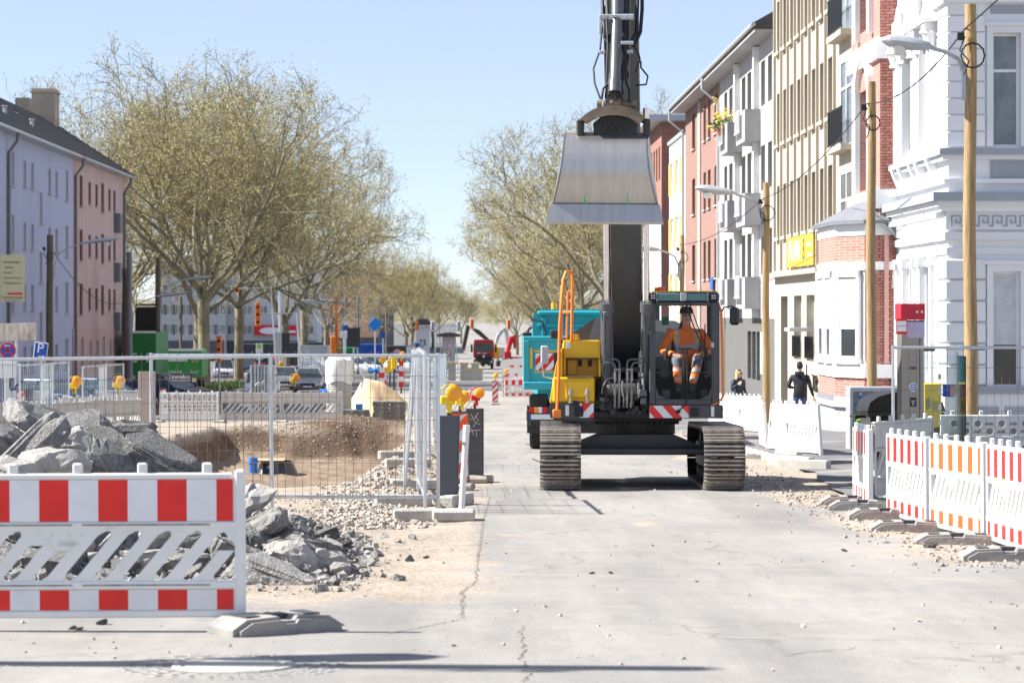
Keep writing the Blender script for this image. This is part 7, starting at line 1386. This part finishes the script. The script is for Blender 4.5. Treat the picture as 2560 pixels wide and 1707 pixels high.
tree(0,12.2,215,1.06,2.9,'large budding plane tree rising behind the excavator boom'); tree(2,11.0,250,1.1,.9,'plane tree leaning over the street behind the turquoise truck'); tree(1,10.6,290,1.1,4.0,'plane tree in the right hand row past the turquoise truck'); tree(2,10.6,335,1.05,1.7,'plane tree in the right hand row above the distant excavators'); tree(0,11.8,385,.95,.2,'plane tree in the right hand row towards the valley'); tree(1,12,440,.95,3.1,'plane tree near the end of the right hand row'); tree(3,10,520,1.0,5,'small tree closing the right hand row')
fr_ = random.Random(4)
for i in range(26):
    y = fr_.uniform(600,1500); x = fr_.uniform(-.09,.10)*y; tree(3 if i % 2 else 1, x, y, fr_.uniform(.8,1.15), fr_.uniform(0,6), 'far budding tree in the wooded valley at the end of the street', 'far trees in the valley')
# grassy verge under the trees
mat('grass', (.09,.15,.03), .9, var=.4, scale=2); gm = MB(); g_ = random.Random(9)
for i in range(2600):
    x, y = g_.uniform(-19,-14.5), g_.uniform(128,185); z = gz(y)+.12; h = g_.uniform(.1,.3); a = g_.uniform(0,3.1); gm.add([(x-.06*math.cos(a),y-.06*math.sin(a),z),(x+.06*math.cos(a),y+.06*math.sin(a),z),(x+g_.uniform(-.1,.1),y,z+h)], [(0,1,2)])
gm.build('grass', 'grass', None, kind='stuff', label='tufty green grass on the verge under the plane trees', cat='grass')
# ================================================================ BACKGROUND BUILDINGS
mat('bg_white', (.55,.56,.58), .8, var=.05); mat('bg_grey', (.42,.42,.41), .8); mat('peach', (.62,.36,.24), .8, var=.04); mat('bg_tan', (.46,.36,.28), .8); mat('bg_dark', (.09,.095,.11), .7, var=.3, scale=.3); mat('bg_roof', (.08,.07,.07), .8)
def bgb(label, px0, px1, top, d, wm, rows, cols, depth=14, winw=1.4, winh=1.4, base=None, roof=None, side=None, first=4.2, pitch=3.1):
    x0, x1 = XD(px0,d), XD(px1,d); t = T('building', label, 'building', (x0,d,gz(d))); z1 = ZP(top,d); ops = []
    w = x1-x0
    for r_ in range(rows):
        for c_ in range(cols): u = w*(c_+.5)/cols; z = gz(d)+first+r_*pitch; 
        for c_ in range(cols):
            u = w*(c_+.5)/cols; ops.append((u-winw/2,u+winw/2,z,z+winh,'white'))
    facade(t, (x0,d,0), PX, NY, w, gz(d)-.5, z1, ops, wm, .15)
    MB().box(0.01,w-.01,.3,depth,0,z1-gz(d)-.05).build('body', wm, t)
    if base: MB().box(-.02,w+.02,-.12,.0,.0,first-1.0).build('shop_front', base, t)
    if roof: m = MB(); m.prism([(-.6,z1-gz(d)),(w+.6,z1-gz(d)),(w+.6,z1-gz(d)+.3),(w*.75,z1-gz(d)+roof),(w*.25,z1-gz(d)+roof),(-.6,z1-gz(d)+.3)], -.6, depth, 'y'); m.build('roof', 'bg_roof', t)
    return t
b1_ = bgb('grey and white office block behind the plane trees with dark shop fronts',392,560,640,400,'bg_grey',4,8,14,1.9,1.5,'bg_dark'); b2_ = bgb('white rendered block with red banner behind the forked tree',560,792,600,405,'bg_white',4,6,14,1.5,1.4,'bg_dark')
m = MB(); a, b = W(635,838,404), W(745,813,404); t = T('banner', 'long red banner with white print on the white block', 'banner', (a.x,404,a.z)); m.box(0,b.x-a.x,-.1,-.05,0,b.z-a.z); m.build('cloth', 'sign_red', t); m = MB(); m.lathe([(0,0),(.8,0),(.6,.02),(0,.02)], 14, 0, Matrix.Translation((2.6,-.12,.7)) @ RXZ @ Matrix.Diagonal((2.2,.7,1,1))); m.box(4.2,6.6,-.13,-.11,.4,.75); m.build('print', 'sign_white', t)
b3_ = bgb('peach and tan corner building with dark roof beyond the crossing',845,945,690,560,'peach',5,3,12,1.5,1.6,'bg_dark',2.5,None,4.5,3.1); bgb('tan house wing left of the peach building',796,845,660,562,'bg_tan',5,2,12,1.2,1.6,'bg_dark',None,None,4.5,3.1)
tr2 = T('building', 'dark terrace receding along the left of the far street', 'building', (XD(945,560),560.2,gz(600))); ops = [(2+i*5,4+i*5,gz(600)+4.5+3.1*r_,gz(600)+6+3.1*r_,'white') for i in range(22) for r_ in range(4)]
facade(tr2, (XD(945,560),560.2,0), PY, PX, 120, gz(600)-1, ZP(700,560), ops, 'bg_dark', .2); m = MB(); m.prism([(.8,ZP(700,560)-gz(600)),(-5,ZP(700,560)-gz(600)+4),(-10,ZP(700,560)-gz(600))], 0, 120, 'y'); m.build('roof', 'bg_roof', tr2)  # shaded facade: its darkness is put into the wall colour
tw_ = T('tower', 'high-rise with white lattice front above the peach building', 'tower', (XD(932,690),690,gz(690))); a, b = W(904,760,690), W(962,652,690); w = b.x-a.x; m = MB(); m.box(-w/2,w/2,0,8,0,b.z-gz(690)); m.build('body', 'bg_grey', tw_)
for i in range(7): m = MB(); x = -w/2+i*w/6; m.box(x-.12,x+.12,-.4,-.05,b.z-gz(690)-6.5,b.z-gz(690)); m.build('mullion', 'bg_white', tw_)
for i in range(3): m = MB(); m.box(-w/2,w/2,-.3,-.02,b.z-gz(690)-6.5+i*2.8,b.z-gz(690)-6.1+i*2.8); m.build('band', 'bg_white', tw_)
bgb('small pale house with grey gable at the end of the terrace',1040,1073,815,430,'bg_white',1,1,8,1.2,1.4,None,1.2,None,2,3); bgb('small green kiosk shelter by the crossing',1106,1138,842,300,'bg_grey',1,1,3,.8,1.0,None,.5,None,1,3)
# wooded hill closing the valley
mat('far_wood', (.20,.19,.13), .95, var=.35, scale=.03); hl = MB(); xs = lines([(-900,900,30)]); ys = lines([(1500,3600,100)]); n = len(xs)
hl.add([(x,y,gz(1500)-4+30*smooth(1500,3300,y)*(.8+.3*noise.noise(Vector((x*.004,y*.002,0))))+6*noise.noise(Vector((x*.03,y*.02,1)))) for y in ys for x in xs], [(j*n+i,j*n+i+1,(j+1)*n+i+1,(j+1)*n+i) for j in range(len(ys)-1) for i in range(n-1)]); hl.build('hills', 'far_wood', None, True, kind='structure')
